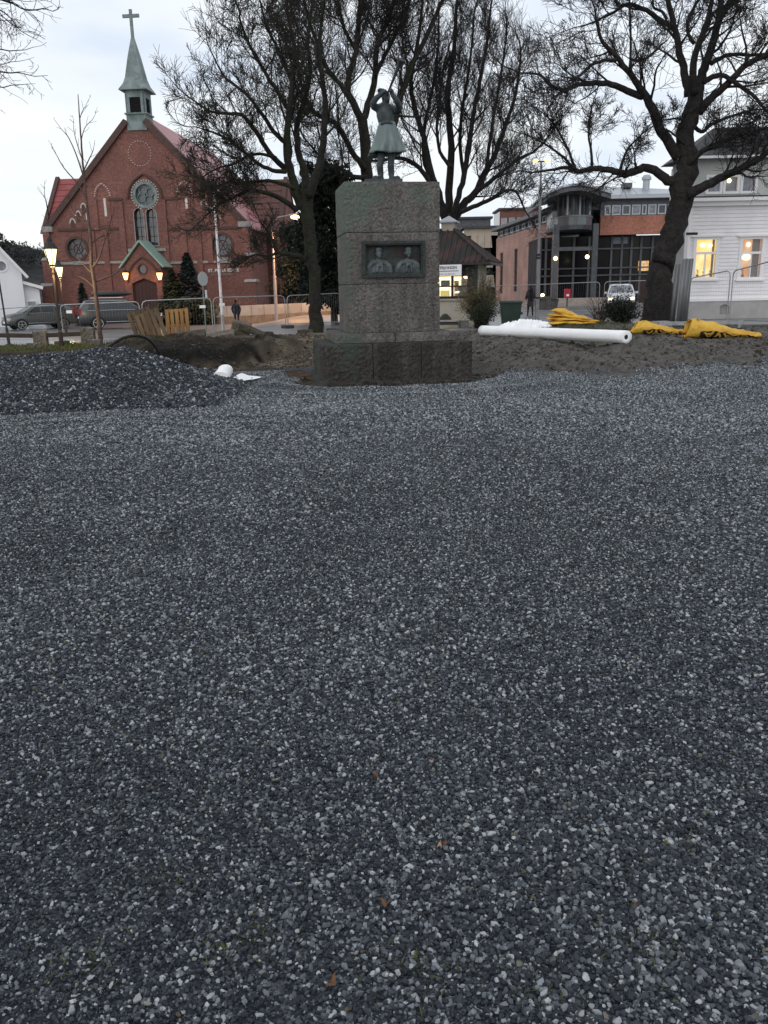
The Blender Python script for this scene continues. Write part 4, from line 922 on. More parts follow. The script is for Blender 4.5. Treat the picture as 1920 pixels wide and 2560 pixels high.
MB().box(-oh-.14, -oh-.012, oh+.132, KD-oh-.01, zs_+.002, kez-.02).build('side_wall', kwall, kiosk); MB().box(-KW+oh+.01, -KW+oh+.14, oh+.132, KD-oh-.01, zs_+.002, kez-.02).build('side_wall', kwall, kiosk); MB().box(-KW+oh+.15, -oh-.15, KD-oh-.15, KD-oh-.02, zs_+.002, kez-.02).build('rear_wall', kwall, kiosk)
lit_white = emit('lit kiosk', (1.0, .80, .30), 2.8, (1.0, .95, .7), 4, .4, .6)
for i, h_ in enumerate(hol):
    x0_, x1_ = h_[0][0], h_[1][0]; z0_, z1_ = h_[0][1], h_[2][1]
    wf = MB().ring(rect(x0_-.05,x1_+.05,z0_-.05,z1_+.05), rect(x0_+.02,x1_-.02,z0_+.02,z1_-.02), oh-.03, oh+.009).build('window', M('dark frame', (.05,.02,.018), None, rough=.6), kiosk)
    zm = z0_+(z1_-z0_)*.5; MB().box(x0_, x1_, oh-.02, oh+.06, zm-.03, zm+.03).build('sash_bar', MATS['dark frame'], wf)
    MB().box(x0_, x1_, oh+.04, oh+.045, z0_, z1_).build('pane', clear, wf)
    MB().box(x0_-.1, x1_+.1, oh+.30, oh+.33, z0_-.05, z1_+.05).build('lit_interior', lit_white if i == 1 else M('dim shelves', (.22,.15,.09), (.05,.04,.03), 5, .8), wf)
    if i == 1:
        MB().box(x0_+.15, x1_-.12, oh+.2, oh+.25, zm+.03, zm+.27).build('menu_board', M('dark board', (.06,.04,.04), None), wf); MB().box(x0_+.12, x1_-.12, oh+.2, oh+.25, z0_+.02, z0_+.28).build('yellow_card', emit('yellow card', (.75,.62,.12), .8), wf)
    if i == 2:
        g_ = MB(); rr = random.Random(2)
        g_.box(x0_+.02, x0_+.34, oh+.2, oh+.25, z1_-.2, z1_-.03); g_.ball((x1_-.1, oh+.2, z1_-.05), .1, 6, (1.4,.5,.8)); g_.box(x0_+.24, x0_+.33, oh+.2, oh+.25, z1_-.45, z1_-.2); g_.box(x0_+.05, x0_+.25, oh+.2, oh+.25, zm-.3, zm-.22)
        g_.build('lamp_strip', lit_white, wf)
MB().box(-KW+oh-.03, -oh+.03, oh-.10, oh-.031, zs_-.04, zs_+.04).build('counter', kwall, kiosk)
rq = MB(); ax_, ay_ = -KW/2, KD/2
tile_mix = M('kiosk roof tile', (.034,.033,.031), (.075,.040,.040), 1.6, .75, .4, 25, lo=.45, hi=.6)
cs = [(-KW-.05,-.05),(.05,-.05),(.05,KD+.05),(-KW-.05,KD+.05)]
rq.add([(x,y,kez) for x,y in cs]+[(x,y,kez+.07) for x,y in cs]+[(ax_-.3,ay_-.3,kap),(ax_+.3,ay_-.3,kap),(ax_+.3,ay_+.3,kap),(ax_-.3,ay_+.3,kap)], [(0,3,2,1),(0,1,5,4),(1,2,6,5),(2,3,7,6),(3,0,4,7),(4,5,9,8),(5,6,10,9),(6,7,11,10),(7,4,8,11),(8,9,10,11)])
roof = rq.build('roof', tile_mix, kiosk)
for k in range(17):                                    # ribs of pantiles, front and right slopes
    f = (k+.5)/17; 
    for side in (0, 1):
        if side == 0: base_ = Vector((-KW-.05+f*(KW+.1), -.06, kez+.09)); top_x = ax_-.3+f*.6; top = Vector((top_x, ay_-.3, kap+.03)); n_in = abs(f-.5)*2
        else: base_ = Vector((.06, -.05+f*(KD+.1), kez+.09)); top = Vector((ax_+.3, ay_-.3+f*.6, kap+.03))
        # rib climbs straight up the slope until it meets the hip
        run = 1-abs(f-.5)*2
        full = Vector((base_.x, ay_-.3, kap+.03)) if side == 0 else Vector((ax_+.3, base_.y, kap+.03))
        tt = min(1, run*1.02+.02)
        MB().tube([base_, base_+(full-base_)*tt], .045, 5).build('tile_row', tile_mix, roof)
for cx_, cy_ in cs:
    MB().tube([(cx_, cy_, kez+.11), (ax_+(.3 if cx_ > ax_ else -.3), ay_+(.3 if cy_ > ay_ else -.3), kap+.05)], .08, 6).build('hip_tile', tile_mix, roof)
MB().box(-KW-.06, .06, -.16, -.06, kez-.05, kez+.05).box(.061, .16, -.16, KD+.1, kez-.05, kez+.05).build('gutter', black_iron, kiosk)
czt = KF.z(1123, 568, 1.9); MB().box(ax_-.30, ax_+.30, ay_-.30, ay_+.30, kap-.05, czt+.18).build('chimney', kwall, kiosk)
zc_ = czt+.18; MB().add([(ax_-.42,ay_-.42,zc_),(ax_+.42,ay_-.42,zc_),(ax_+.42,ay_+.42,zc_),(ax_-.42,ay_+.42,zc_),(ax_-.42,ay_-.42,zc_+.06),(ax_+.42,ay_-.42,zc_+.06),(ax_+.42,ay_+.42,zc_+.06),(ax_-.42,ay_+.42,zc_+.06),(ax_,ay_,zc_+.32)], [(0,3,2,1),(0,1,5,4),(1,2,6,5),(2,3,7,6),(3,0,4,7),(4,5,8),(5,6,8),(6,7,8),(7,4,8)]).build('chimney_cap', M('zinc sheet', (.38,.39,.44), None, rough=.5), kiosk)
sa, sb = KF.p(1154, 689, -.2), KF.p(1040, 664, -.2)
sgn = MB().box(sb[0], sa[0], -.24, -.18, sa[1], sb[1]).build('sign_board', M('sign white', (.80,.80,.84), None, rough=.5), kiosk)
blk = M('sign lettering', (.03,.03,.03), None)
put_text('lettering', 'TERJOKKEN', .165, blk, sgn, (sa[0]-.20, -.247, sa[1]+.29), (PI/2,0,0), .003, .003, 'RIGHT', sx=.95)
MB().box(sb[0]+.1, sa[0]-.13, -.250, -.241, sa[1]+.19, sa[1]+.215).build('rule', blk, sgn)
tq = text_mesh('kafe og iskrem', .12, .002, 'RIGHT'); tqo = link('lettering', tq, M('grey lettering', (.36,.35,.38), None), sgn); tqo.location = (sa[0]-.28, -.246, sa[1]+.05); tqo.rotation_euler = (PI/2,0,0)
# bench box and board in front of the kiosk
pb = at(1122, 812, 34.5); bx_ = thing('stone_bench', (pb.x, pb.y, 0), R(-9), 'low pale stone bench in front of the kiosk', 'bench')
MB().box(-.42,.42,-.2,.2,.30,.36).build('seat', stone_pale, bx_); MB().box(-.40,.40,-.15,.15,.0,.17).build('base', M('bench stone', (.30,.28,.21), (.24,.22,.17), 4, .85), bx_); MB().box(-.38,.38,-.1,.1,.171,.299).build('support', M('bench dark wood', (.07,.05,.045), None), bx_)  # support in darker wood than the seat and base
pb = at(1113, 790, 36.0); hd = thing('arched_board', (pb.x, pb.y, .0), R(-9), 'dark arched board standing by the kiosk wall', 'board')
MB().prism([(-.26,.30),(.26,.30),(.26,.38),(.18,.46),(.10,.55),(0,.58),(-.10,.55),(-.18,.46),(-.26,.38)], -.03, .03).build('panel', kgreen, hd); MB().box(-.22,-.17,-.03,.03,0,.299).box(.17,.22,-.03,.03,0,.299).build('leg', kgreen, hd)
pb = at(1160, 808, 34.8); cb_ = thing('planter_box', (pb.x, pb.y, 0), R(-9), 'pale square planter box between kiosk and bush', 'planter')
MB().ring([(-.21,0),(.21,0),(.21,.34),(-.21,.34)], [(-.14,.05),(.14,.05),(.14,.29),(-.14,.29)], -.2, -.16).box(-.2,.2,-.159,.2,0,.33).build('box', stone_pale, cb_); MB().box(-.14,.14,-.158,-.15,.05,.29).build('panel', M('planter panel', (.16,.12,.08), None), cb_)

# ------------------------------------------------------------------ modern brick building
brick_or = brick('orange brick', (.40,.175,.12), (.33,.14,.10), (.36,.21,.17), .3, .09)
greymet = M('dark grey metal', (.075,.08,.088), (.10,.105,.115), 2, .45, metal=.4)
palemet = M('pale grey metal', (.36,.38,.41), None, rough=.4, metal=.5)
b0 = at(1384, 757, 75.0); BF = Frame((b0.x, b0.y, 0), R(-2.5))
hall = thing('brick_hall', BF.o, BF.rz, 'modern orange brick hall with a curved canopy roof over a dark glass entrance', 'building')
def Bp(px, py, ly=0): return BF.p(px, py, ly)
X = lambda px, ly=0: Bp(px, 620, ly)[0]
Zb = lambda py, px=1500, ly=0: Bp(px, py, ly)[1]
xR = X(1690); zbb, zbt, zw0, zw1, zev = Zb(588), Zb(544), Zb(541), Zb(514), Zb(500)
MB().wall(rect(X(1497), xR, zbb, zw0), [], -.2, .3).build('brick_band', brick_or, hall)
wx = [X(p) for p in (1505, 1523, 1548, 1572, 1597, 1612, 1636, 1660, 1684)]
MB().box(X(1497), xR, .0, .3, zw0+.001, zev).build('window_band_wall', greymet, hall)
for i in range(len(wx)-1):
    wf = MB().ring(rect(wx[i]+.06, wx[i+1]-.06, zw0+.06, zw1), rect(wx[i]+.16, wx[i+1]-.16, zw0+.16, zw1-.1), -.10, -.002).build('window', palemet, hall)
    MB().box(wx[i]+.1, wx[i+1]-.1, -.05, -.04, zw0+.1, zw1-.05).build('pane', MATS['grey glass'] if i % 2 else dark_glass, wf)
MB().box(X(1490), xR+.4, -.9, 9, zev+.001, zev+.28).build('eave', palemet, hall)
q = MB(); q.add([(X(1490),-.9,zev+.29),(xR+.4,-.9,zev+.29),(xR+.4,9,zev+.29),(X(1490),9,zev+.29),(X(1494),3.5,zev+1.5),(xR,3.5,zev+1.1),(xR,6,zev+1.1),(X(1494),6,zev+1.5)], [(0,3,2,1),(4,5,6,7),(0,1,5,4),(1,2,6,5),(2,3,7,6),(3,0,4,7)]); q.build('roof', palemet, hall)
v_ = MB().lathe([(.30,0),(.30,.9),(.42,.95),(.42,1.15),(.25,1.35)], 10, (X(1629), 3, zev+.9)); v_.build('roof_vent', palemet, hall)
MB().box(X(1568), X(1590), 2.5, 3.5, zev+1.2, zev+1.6).build('roof_hatch', greymet, hall)
# glass front
zg = Zb(588)-.02
MB().box(X(1350, 1.2), xR, 1.3, 1.5, 0, zg).build('glass_wall', M('entrance glass', (.008,.008,.010), (.018,.016,.017), .6, .15, spec=.18), hall)
MB().box(X(1350, 1.2), xR, 1.6, 9, 0, zg).build('interior', M('dark interior', (.03,.026,.026), (.05,.04,.04), 1, .9), hall)
for p in (1352, 1366, 1383, 1395, 1436, 1474, 1488, 1530, 1556, 1580, 1604, 1632, 1660):
    MB().box(X(p, 1)-.09, X(p, 1)+.09, 1.12, 1.29, 0, zg).build('mullion', M('mullion grey', (.10,.10,.11), None, rough=.6), hall)
lr = (X(1600,1), X(1626,1), Zb(677,1610,1), Zb(652,1610,1)); MB().box(lr[0], lr[1], 1.22, 1.28, lr[2], lr[3]).build('lit_room', emit('lit hall room', (.55,.30,.12), .8, (.9,.6,.3), 6), hall)
sk_ = (X(1533,1), X(1570,1), Zb(609,1550,1), Zb(592,1550,1)); MB().box(sk_[0], sk_[1], 1.24, 1.285, sk_[2], sk_[3]).build('painted_reflection', M('painted sky reflection', (.22,.26,.32), None), hall)  # pale patch laid on the glass as a painted reflection of sky
MB().box(X(1594,1), X(1640,1), 1.23, 1.29, 0, Zb(690,1610,1)).build('brown_panel', M('brown panel', (.05,.026,.022), (.035,.02,.02), 1, .7), hall)
for py in (622, 670, 688):
    MB().box(X(1350, 1), xR, 1.05, 1.119, Zb(py, 1500, 1)-.06, Zb(py, 1500, 1)+.06).build('transom', greymet, hall)
for p in (1389, 1487):
    MB().box(X(p, -3)-.22, X(p, -3)+.22, -3.2, -2.8, 0, Zb(560, 1440, -3)).build('column', greymet, hall)
MB().box(X(1389,-3)+.22, X(1487,-3)-.22, -3.15, -2.85, Zb(622,1440,-3)-.15, Zb(622,1440,-3)+.15).build('canopy_beam', greymet, hall)
# balcony drum and curved canopy
zd0, zd1 = Zb(575, 1440, -2), Zb(484, 1440, -2)
n_ = 10; arc = [(X(1384,-2)+(X(1490,-2)-X(1384,-2))*i/n_, -3.2*math.sin(PI*i/n_)**.6) for i in range(n_+1)]
MB().prismz(arc+[(arc[-1][0], 3), (arc[0][0], 3)], zd0, zd0+.35).build('balcony_slab', greymet, hall)
arc2 = [(x*.94+.06*(X(1437,-2)), y*.55) for x, y in arc]
MB().prismz(arc2+[(arc2[-1][0], 3), (arc2[0][0], 3)], zd0+.351, zd1+.6).build('drum_glass', M('drum glass', (.05,.06,.065), (.09,.10,.11), 1, .2, spec=.6), hall)
for i in range(1, n_, 1): MB().box(arc2[i][0]-.08, arc2[i][0]+.08, arc2[i][1]-.14, arc2[i][1]-.01, zd0+.352, zd1+.3).build('mullion', greymet if i % 3 else palemet, hall)
MB().tube([(x, y*.98, Zb(541,1440,-2)) for x, y in arc], .06, 5).build('balcony_rail', palemet, hall)
MB().prismz([(x, y*.96) for x, y in arc]+[(x, y*.96+.03) for x, y in reversed(arc)], zd0+.36, Zb(543,1440,-2)).build('balcony_glass', M('rail glass', (.13,.15,.155), None, rough=.15, spec=.6), hall)
cpts = [(1349, 501), (1370, 487), (1395, 476), (1420, 470), (1445, 468), (1470, 473), (1492, 481), (1520, 489)]
cp = [Bp(a, b_, -4) for a, b_ in cpts]; und = [(x, z-.35) for x, z in cp]
MB().prism(cp+und[::-1], -5.2, 5).build('canopy_roof', greymet, hall)
MB().prism([(x, z+.16) for x, z in cp]+[(x, z+.01) for x, z in cp[::-1]], -5.4, 5).build('canopy_flashing', palemet, hall)
# left wing
w0_ = at(1384, 757, 75.0); w1_ = at(1241, 740, 101.0)
ang = math.atan2(w0_.y-w1_.y, w0_.x-w1_.x)
WF = Frame((w1_.x, w1_.y, 0), ang); WL = math.hypot(w0_.x-w1_.x, w0_.y-w1_.y)
bpale = brick('pale orange brick', (.50,.31,.26), (.43,.265,.22), (.46,.33,.29), .3, .09)
wing = thing('brick_wing', WF.o, WF.rz, 'long pinkish brick wing with slit windows receding beside the kiosk', 'building')
zwt = WF.z(1384, 513); zwb = WF.z(1320, 572)
slits = []
for a, b_, t_, u_ in ((1249, 1257, 633, 735), (1284, 1293, 623, 730), (1322, 1333, 614, 695)):
    slits.append(rect(WF.x(a, 680), WF.x(b_, 680), WF.z(a, u_), WF.z(a, t_)))
MB().wall(rect(-.5, WL-.3, 0, zwb), slits, 0, .4).build('brick_wall', bpale, wing)
MB().box(-.5, WL-2.6, .5, 8, 0, zwt-.2).build('core', dark_glass, wing)
for s_ in slits:
    wf = MB().ring(s_, rect(s_[0][0]+.15, s_[1][0]-.15, s_[0][1]+.1, s_[2][1]-.1), .1, .3).build('window', greymet, wing); MB().box(s_[0][0]+.1, s_[1][0]-.1, .2, .22, s_[0][1], s_[2][1]).build('pane', M('brown glass', (.05,.03,.03), (.09,.06,.05), 2, .2), wf)
nW = 18
for i in range(nW):
    x0_, x1_ = -.3+(WL-.8)*i/nW, -.3+(WL-.8)*(i+1)/nW
    wf = MB().ring(rect(x0_+.05, x1_-.05, zwb+.1, zwt-.55), rect(x0_+.2, x1_-.2, zwb+.25, zwt-.7), .1, .45).build('window', palemet if i % 2 else greymet, wing); MB().box(x0_+.1, x1_-.1, .3, .33, zwb+.15, zwt-.6).build('pane', MATS['grey glass'] if i % 3 else dark_glass, wf)
MB().box(-1, WL, -.6, 8.2, zwt-.5, zwt-.19).build('eave', greymet, wing)
# steps, lamps and small things before the entrance
st_ = MATS.get('step stone') or M('step stone', (.30,.25,.22), (.36,.31,.28), 2, .8)
steps = thing('entrance_steps', BF.o+BF.ax*X(1455,-6)+BF.ay*-7.5, BF.rz, 'broad pale stone steps before the dark glass entrance', 'steps')
for k in range(4): MB().box(-4.6+.2*k, 4.6-.2*k, .35*k, 3.4, .16*k+.001*k, .16*(k+1)).build('step', st_, steps)
for px, py in ((1389, 646), (1468, 642)):
    c = BF.o+BF.ax*Bp(px, py, -3.3)[0]+BF.ay*-3.3; z_ = Bp(px, py, -3.3)[1]
    lt = thing('entrance_lamp', (c.x, c.y, z_), BF.rz, 'warm globe lamp on the %s column of the hall entrance' % ('left' if px < 1400 else 'right'), 'lamp', 'globe lamps at the hall entrance')
    MB().ball((0,0,0), .17, 8).build('globe', lit_hot, lt); MB().tube([(0,.1,.1),(0,.5,.1)], .05, 5).build('bracket', greymet, lt)
for px, py, d_ in ((1359, 736, 66),):
    c = at(px, 757, d_); lt = thing('bollard_lamp', (c.x, c.y, 0), 0, 'twin globe lamp on a short post beside the hall steps', 'lamp')
    MB().tube([(0,0,0),(0,0,.55)], .09, 6).build('post', greymet, lt); MB().ball((-.1,0,.95), .15, 6).build('globe', lit_hot, lt); MB().ball((.2,0,.70), .15, 6).build('globe', lit_hot, lt)
c = at(1418, 745, 66); rb_ = thing('red_box', (c.x, c.y, .45), 0, 'red box on a stand beside the entrance steps', 'box')
MB().box(-.22,.22,-.15,.15,.25,.95).build('case', M('red paint', (.40,.02,.04), None, rough=.5), rb_); MB().box(-.05,.05,-.05,.05,-.46,.249).build('stand', greymet, rb_); MB().box(-.1,.1,-.16,-.151,.4,.55).build('label_plate', trim, rb_)
c = at(1365, 770, 60); pl_ = thing('stone_planter', (c.x, c.y, 0), 0, 'dark stone planter behind the grey lamp post', 'planter'); MB().lathe([(.75,0),(.9,.75)], 4).build('tub', M('planter stone', (.09,.085,.08), (.13,.12,.11), 4, .9), pl_); MB().lathe([(.82,.751),(.5,.85),(.2,.95)], 8).build('soil_mound', M('planter soil', (.03,.028,.02), None), pl_)
# buildings further back
def far_block(name, px0, px1, pyt, pyb, d, mat, label, nwx, nwy, roofm=None, depth=8):
    a = at(px0, pyb, d); fr = Frame((a.x, a.y, 0), 0); xw = fr.x(px1, (pyt+pyb)/2)-fr.x(px0, (pyt+pyb)/2); zt = fr.z(px0, pyt)
    t_ = thing(name, fr.o, 0, label, 'building')
    hl = []; x_off = fr.x(px0, pyt)
    for i in range(nwx):
        for j in range(nwy):
            cx_ = xw*(i+.5)/nwx; zz = 1.2+(zt-1.6)*(j+.5)/nwy; hl.append(rect(cx_-.45, cx_+.45, zz-.75, zz+.75))
    MB().wall(rect(0, xw, -1, zt), hl, 0, .35).build('wall', mat, t_); MB().box(0, xw, .5, depth, -1, zt).build('core', dark_glass, t_)
    for h_ in hl: wf = MB().ring(h_, rect(h_[0][0]+.08, h_[1][0]-.08, h_[0][1]+.08, h_[2][1]-.08), .15, .3).build('window', trim, t_); MB().box(h_[0][0], h_[1][0], .24, .26, h_[0][1], h_[2][1]).build('pane', MATS['grey glass'], wf)
    MB().box(-.3, xw+.3, -.4, depth, zt+.002, zt+.3).build('roof', roofm or slate, t_); return t_, xw, zt
beige = M('beige plaster', (.42,.35,.28), (.36,.30,.245), 1, .85)
far_block('beige_building', 1160, 1243, 572, 740, 112, beige, 'beige plastered block with small windows behind the kiosk roof', 5, 3)
far_block('mansard_building', 1140, 1225, 548, 740, 135, M('dark mansard', (.07,.07,.08), (.10,.10,.11), 2, .7), 'dark roofed block rising behind the beige plastered block', 4, 3)
far_block('brown_building', 1247, 1345, 525, 740, 150, M('brown brick far', (.16,.075,.06), (.12,.06,.05), 2, .85), 'brown brick tower block peeking over the long brick wing', 5, 4)
# ------------------------------------------------------------------ left side: house, hill, wall
lo = at(100, 812, 64.0); LF = Frame((lo.x, lo.y, H(lo.x, 64)), R(25))
lh = thing('white_gable_house', LF.o, LF.rz, 'plain white gabled house at the left edge beyond the parked hatchback', 'house')
white_wall = M('white render', (.74,.75,.78), (.69,.70,.74), .8, .7)
e0 = LF.p(53, 680); e1 = LF.p(0, 625); sl_ = (e1[1]-e0[1])/(e0[0]-e1[0]); apx = e0[0]-5.2; apz = e0[1]+5.2*sl_
rwc = LF.p(3, 665)
MB().wall([(apx-5.2, -.6), (e0[0], -.6), (e0[0], e0[1]), (apx, apz), (apx-5.2, e0[1])], [circ(rwc[0], rwc[1], .36, 16)], 0, .3).build('gable_wall', white_wall, lh)
wd_ = MB().ring(circ(rwc[0], rwc[1], .45, 18), circ(rwc[0], rwc[1], .33, 18), -.05, .1).build('window', white_paint, lh); MB().prism(circ(rwc[0], rwc[1], .36, 16), .12, .15).build('pane', MATS['grey glass'], wd_)
MB().box(apx-5.2, e0[0]-.01, .31, 9, -.6, e0[1]).build('body_wall', white_wall, lh)
for s_, ex in ((1, e0[0]+.4), (-1, apx-5.6)):
    MB().bar((apx, 4.4, apz+.1), (ex, 4.4, e0[1]-.4*sl_+.1), 9.4, .18).build('roof', white_paint, lh)
l0, l1 = LF.p(52, 705, .5), LF.p(103, 720, .5)
MB().prism([(e0[0]+.01, -.6), (l1[0]-.15, -.6), (l1[0]-.15, l1[1]-.1), (e0[0]+.01, l0[1]-.1)], .5, 7).build('lean_to_wall', white_wall, lh)
MB().bar((l0[0], 3.6, l0[1]), (l1[0]+.1, 3.6, l1[1]), 7, .22).build('lean_to_roof', white_paint, lh)
w_ = LF.p(70, 760, .5); wd_ = MB().ring(rect(w_[0]-.1, w_[0]+.62, w_[1]-.4, w_[1]+.25), rect(w_[0]-.02, w_[0]+.54, w_[1]-.32, w_[1]+.17), .42, .499).build('window', white_paint, lh); MB().box(w_[0]-.05, w_[0]+.6, .46, .49, w_[1]-.35, w_[1]+.2).build('pane', MATS['grey glass'], wd_)
# wooded hill
rr = random.Random(9)
hl = MB(); nX, nY = 90, 14
for j in range(nY):
    for i in range(nX):
        x = -330+5.6*i+0; y = 250+j*9
        t_ = j/(nY-1); prof = lerp_tab([(-330, 30), (-150, 24), (-112, 16), (-92, 9), (-60, 7), (-30, 17), (10, 12), (60, 7), (180, 9)], x)
        hl.v.append((x, y, -2+prof*math.sin(min(1, t_*1.25)*PI/2)+2.2*noise.noise(Vector((x*.09, y*.09, 0)))+1.1*noise.noise(Vector((x*.3, y*.3, 4)))))
for j in range(nY-1):
    for i in range(nX-1): a = j*nX+i; hl.f.append((a, a+1, a+nX+1, a+nX))
hill_mat = M('bare wood hillside', (.028,.030,.032), (.055,.056,.058), .22, .95, .8, 1.2)
tag(link('hills', hl.mesh('hills'), hill_mat, None, True), kind='structure')
def leaf_cloud(mb, c, rad, n, size, rr, shell=.35, flat=1.0):
    for _ in range(n):
        while True:
            p = Vector((rr.uniform(-1,1), rr.uniform(-1,1), rr.uniform(-1,1)))
            if shell < p.length < 1: break
        q = Vector(c)+Vector((p.x*rad[0], p.y*rad[1], p.z*rad[2])); s_ = size*rr.uniform(.6, 1.4)
        u = Vector((rr.gauss(0,1), rr.gauss(0,1), rr.gauss(0,1)*flat)).normalized(); v = u.orthogonal().normalized(); v.rotate(Matrix.Rotation(rr.uniform(0, 6.3), 3, u))
        mb.add([q-v*s_, q+u*s_*.5, q+v*s_, q-u*s_*.5], [(0,1,2,3)])
fw_ = MB()
for i in range(360):
    x = rr.uniform(-150, -55) if i % 4 else rr.uniform(-45, 5); y = 305+rr.uniform(-25, 25); pz = lerp_tab([(-150, 21), (-112, 13.5), (-92, 7), (-60, 5), (-30, 13), (5, 9)], x)
    s_ = rr.uniform(1.8, 3.4); leaf_cloud(fw_, (x, y, pz-1+s_*.5), (s_*.8, s_*.8, s_*1.2), 60, .40, rr, .2)
wood = link('hillside_wood', fw_.mesh('w', False), M('far wood', (.030,.032,.034), (.05,.052,.056), .3, .95)); tag(wood, 'dark leafless wood covering the far hillside', 'wood', kind='stuff')
pt = at(22, 650, 300); tr_ = thing('hilltop_pine', (pt.x, pt.y, 12), 0, 'dark rounded pine standing above the hillside wood at far left', 'tree')
MB().tube([(0,0,-4),(0,0,9)], [.4,.2], 6).build('trunk', hill_mat, tr_); mb_ = MB()
for i in range(30): leaf_cloud(mb_, (rr.gauss(0,3.2), rr.gauss(0,2), 5.2+rr.gauss(0,1.8)), (1.8,1.8,1.4), 40, .6, rr, .1)
link('crown', mb_.mesh('c', False), M('pine far', (.018,.024,.020), (.03,.036,.03), .5, .95), tr_)
# concrete ramp wall
conc = M('concrete wall', (.20,.195,.20), (.26,.25,.255), 1.2, .85, .15, 30); baseb = M('wall base', (.11,.085,.07), (.15,.12,.10), 3, .9)
rw_ = thing('ramp_wall', (at(520, 790, 60).x, 60, 0), 0, 'low concrete ramp wall of panels behind the safety fence', 'wall')
RF = Frame((at(520, 790, 60).x, 60, 0), R(-4)); rw_.rotation_euler.z = R(-4)
pxs = [505+31*i for i in range(13)]
for i in range(12):
    a, b_ = pxs[i], pxs[i+1]
    ta = RF.p(a, 768-(a-505)*.042); tb = RF.p(b_, 768-(b_-505)*.042); ba = RF.p(a, 795-(a-505)*.055); bb = RF.p(b_, 795-(b_-505)*.055)
    MB().prism([(ta[0]+.015, ba[1]), (tb[0]-.015, bb[1]), (tb[0]-.015, tb[1]), (ta[0]+.015, ta[1])], -.1, .1).build('wall_panel', conc, rw_)
    MB().prism([(ta[0]+.005, -.8), (tb[0]-.005, -.8), (tb[0]-.005, bb[1]-.005), (ta[0]+.005, ba[1]-.005)], -.22, .2).build('base_course', baseb, rw_)

# ------------------------------------------------------------------ lamps and poles
lamp_glass = emit('lantern glass', (1.0, .86, .42), 3.2)
def lantern(px, py, d, ptop, label, sc=1.0):
    g_ = at(px, py, d); t_ = thing('street_lantern', (g_.x, g_.y, gz(g_.x, g_.y)), 0, label, 'lamp post', 'old lanterns along the street')
    h_ = at(px, ptop, d).z-gz(g_.x, g_.y)
    MB().tube([(0,0,0),(0,0,.5),(0,0,.55),(0,0,h_-.95)], [.075,.075,.05,.032], 8).build('post', M('lantern post', (.05,.028,.022), (.035,.03,.03), 3, .5), t_)
    MB().lathe([(.03,h_-.95),(.09,h_-.93),(.05,h_-.89),(.12,h_-.86)], 8).build('collar', black_iron, t_)
    gl = MB().lathe([(.10,h_-.85),(.21,h_-.40)], 6).build('lamp_glass', lamp_glass, t_)
    fr = MB()
    for k in range(6): a = PI/3*k; fr.bar((.105*math.cos(a), .105*math.sin(a), h_-.86), (.22*math.cos(a), .22*math.sin(a), h_-.39), .022, .022)
    fr.build('glazing_bar', black_iron, gl)
    MB().lathe([(.25,h_-.395),(.24,h_-.36),(.13,h_-.20),(.09,h_-.17),(.08,h_-.08),(.02,h_)], 8).build('cap', black_iron, t_)
    ld = bpy.data.lights.new('lantern_light', 'POINT'); ld.energy = 240; ld.color = (1, .80, .42); ld.shadow_soft_size = .25
    l_ = bpy.data.objects.new('lantern_light', ld); col.objects.link(l_); l_.parent = t_; l_.location = (0, 0, h_-1.15); return t_
lantern(154, 862, 27.8, 590, 'nearer lit street lantern on a slim dark post by the low rail')
lantern(164, 815, 45, 648, 'smaller lit street lantern further back, before the church corner')
# leaning dark pole at the left edge
a = at(18, 824, 36); b_ = at(-12, 640, 36.3); t_ = thing('dark_pole', (a.x, a.y, gz(a.x, a.y)), 0, 'slim black pole on a foot at the left edge of the street', 'pole')
q = b_-Vector(t_.location); MB().tube([(0,0,0), q*.2, q*.21, q], [.07,.06,.04,.035], 8).build('post', black_iron, t_); MB().lathe([(.2,-.05),(.2,.06),(.08,.10)], 8).build('foot', black_iron, t_)
# white flagpole
white_pole = M('flagpole paint', (.74,.70,.71), (.62,.58,.6), 6, .5)
a = at(556, 796, 48); t_ = thing('flagpole', (a.x, a.y, gz(a.x, a.y)), 0, 'tall white flagpole standing before the church lettering', 'flagpole'); hp = at(556, 483, 48).z-t_.location.z
MB().tube([(0,0,.9),(0,0,hp)], [.085,.05], 8).build('mast', white_pole, t_); MB().tube([(0,0,-.05),(0,0,.91)], [.10,.09], 8).build('base_sleeve', steel, t_); MB().ball((0,0,hp+.06), .09, 6).build('knob', white_pole, t_)
# street light with curved arm, lit orange
a = at(690, 766, 57); t_ = thing('street_light', (a.x, a.y, gz(a.x, a.y)), 0, 'grey street light with a curved arm and glowing orange head beside the church', 'street light')
hd_ = at(738, 545, 57)-Vector(t_.location); hz = hd_.z; ax2 = hd_.x
MB().tube([(0,0,0),(0,0,hz*.45),(0,0,hz*.451),(0,0,hz-.6),(.12,0,hz-.25),(.4,0,hz+.05),(ax2-.3,0,hz+.20)], [.11,.10,.07,.06,.05,.045,.04], 8).build('pole', M('lamp pole grey', (.27,.25,.26), None, rough=.5), t_)
MB().obox((ax2,0,hz+.2), (.75,.28,.14), Matrix.Rotation(-.1, 3, 'Y')).build('lamp_head', steel, t_)
MB().ball((ax2,0,hz+.07), .22, 8, (1.4,1,.6)).build('lamp_bulb', emit('sodium lamp', (1.0,.52,.16), 14), t_)
ld = bpy.data.lights.new('street_light_bulb', 'SPOT'); ld.energy = 5200; ld.color = (1,.52,.22); ld.shadow_soft_size = .3; ld.spot_size = R(140); ld.spot_blend = .6
l_ = bpy.data.objects.new('street_light_bulb', ld); col.objects.link(l_); l_.parent = t_; l_.location = (ax2, -.3, hz-.2)
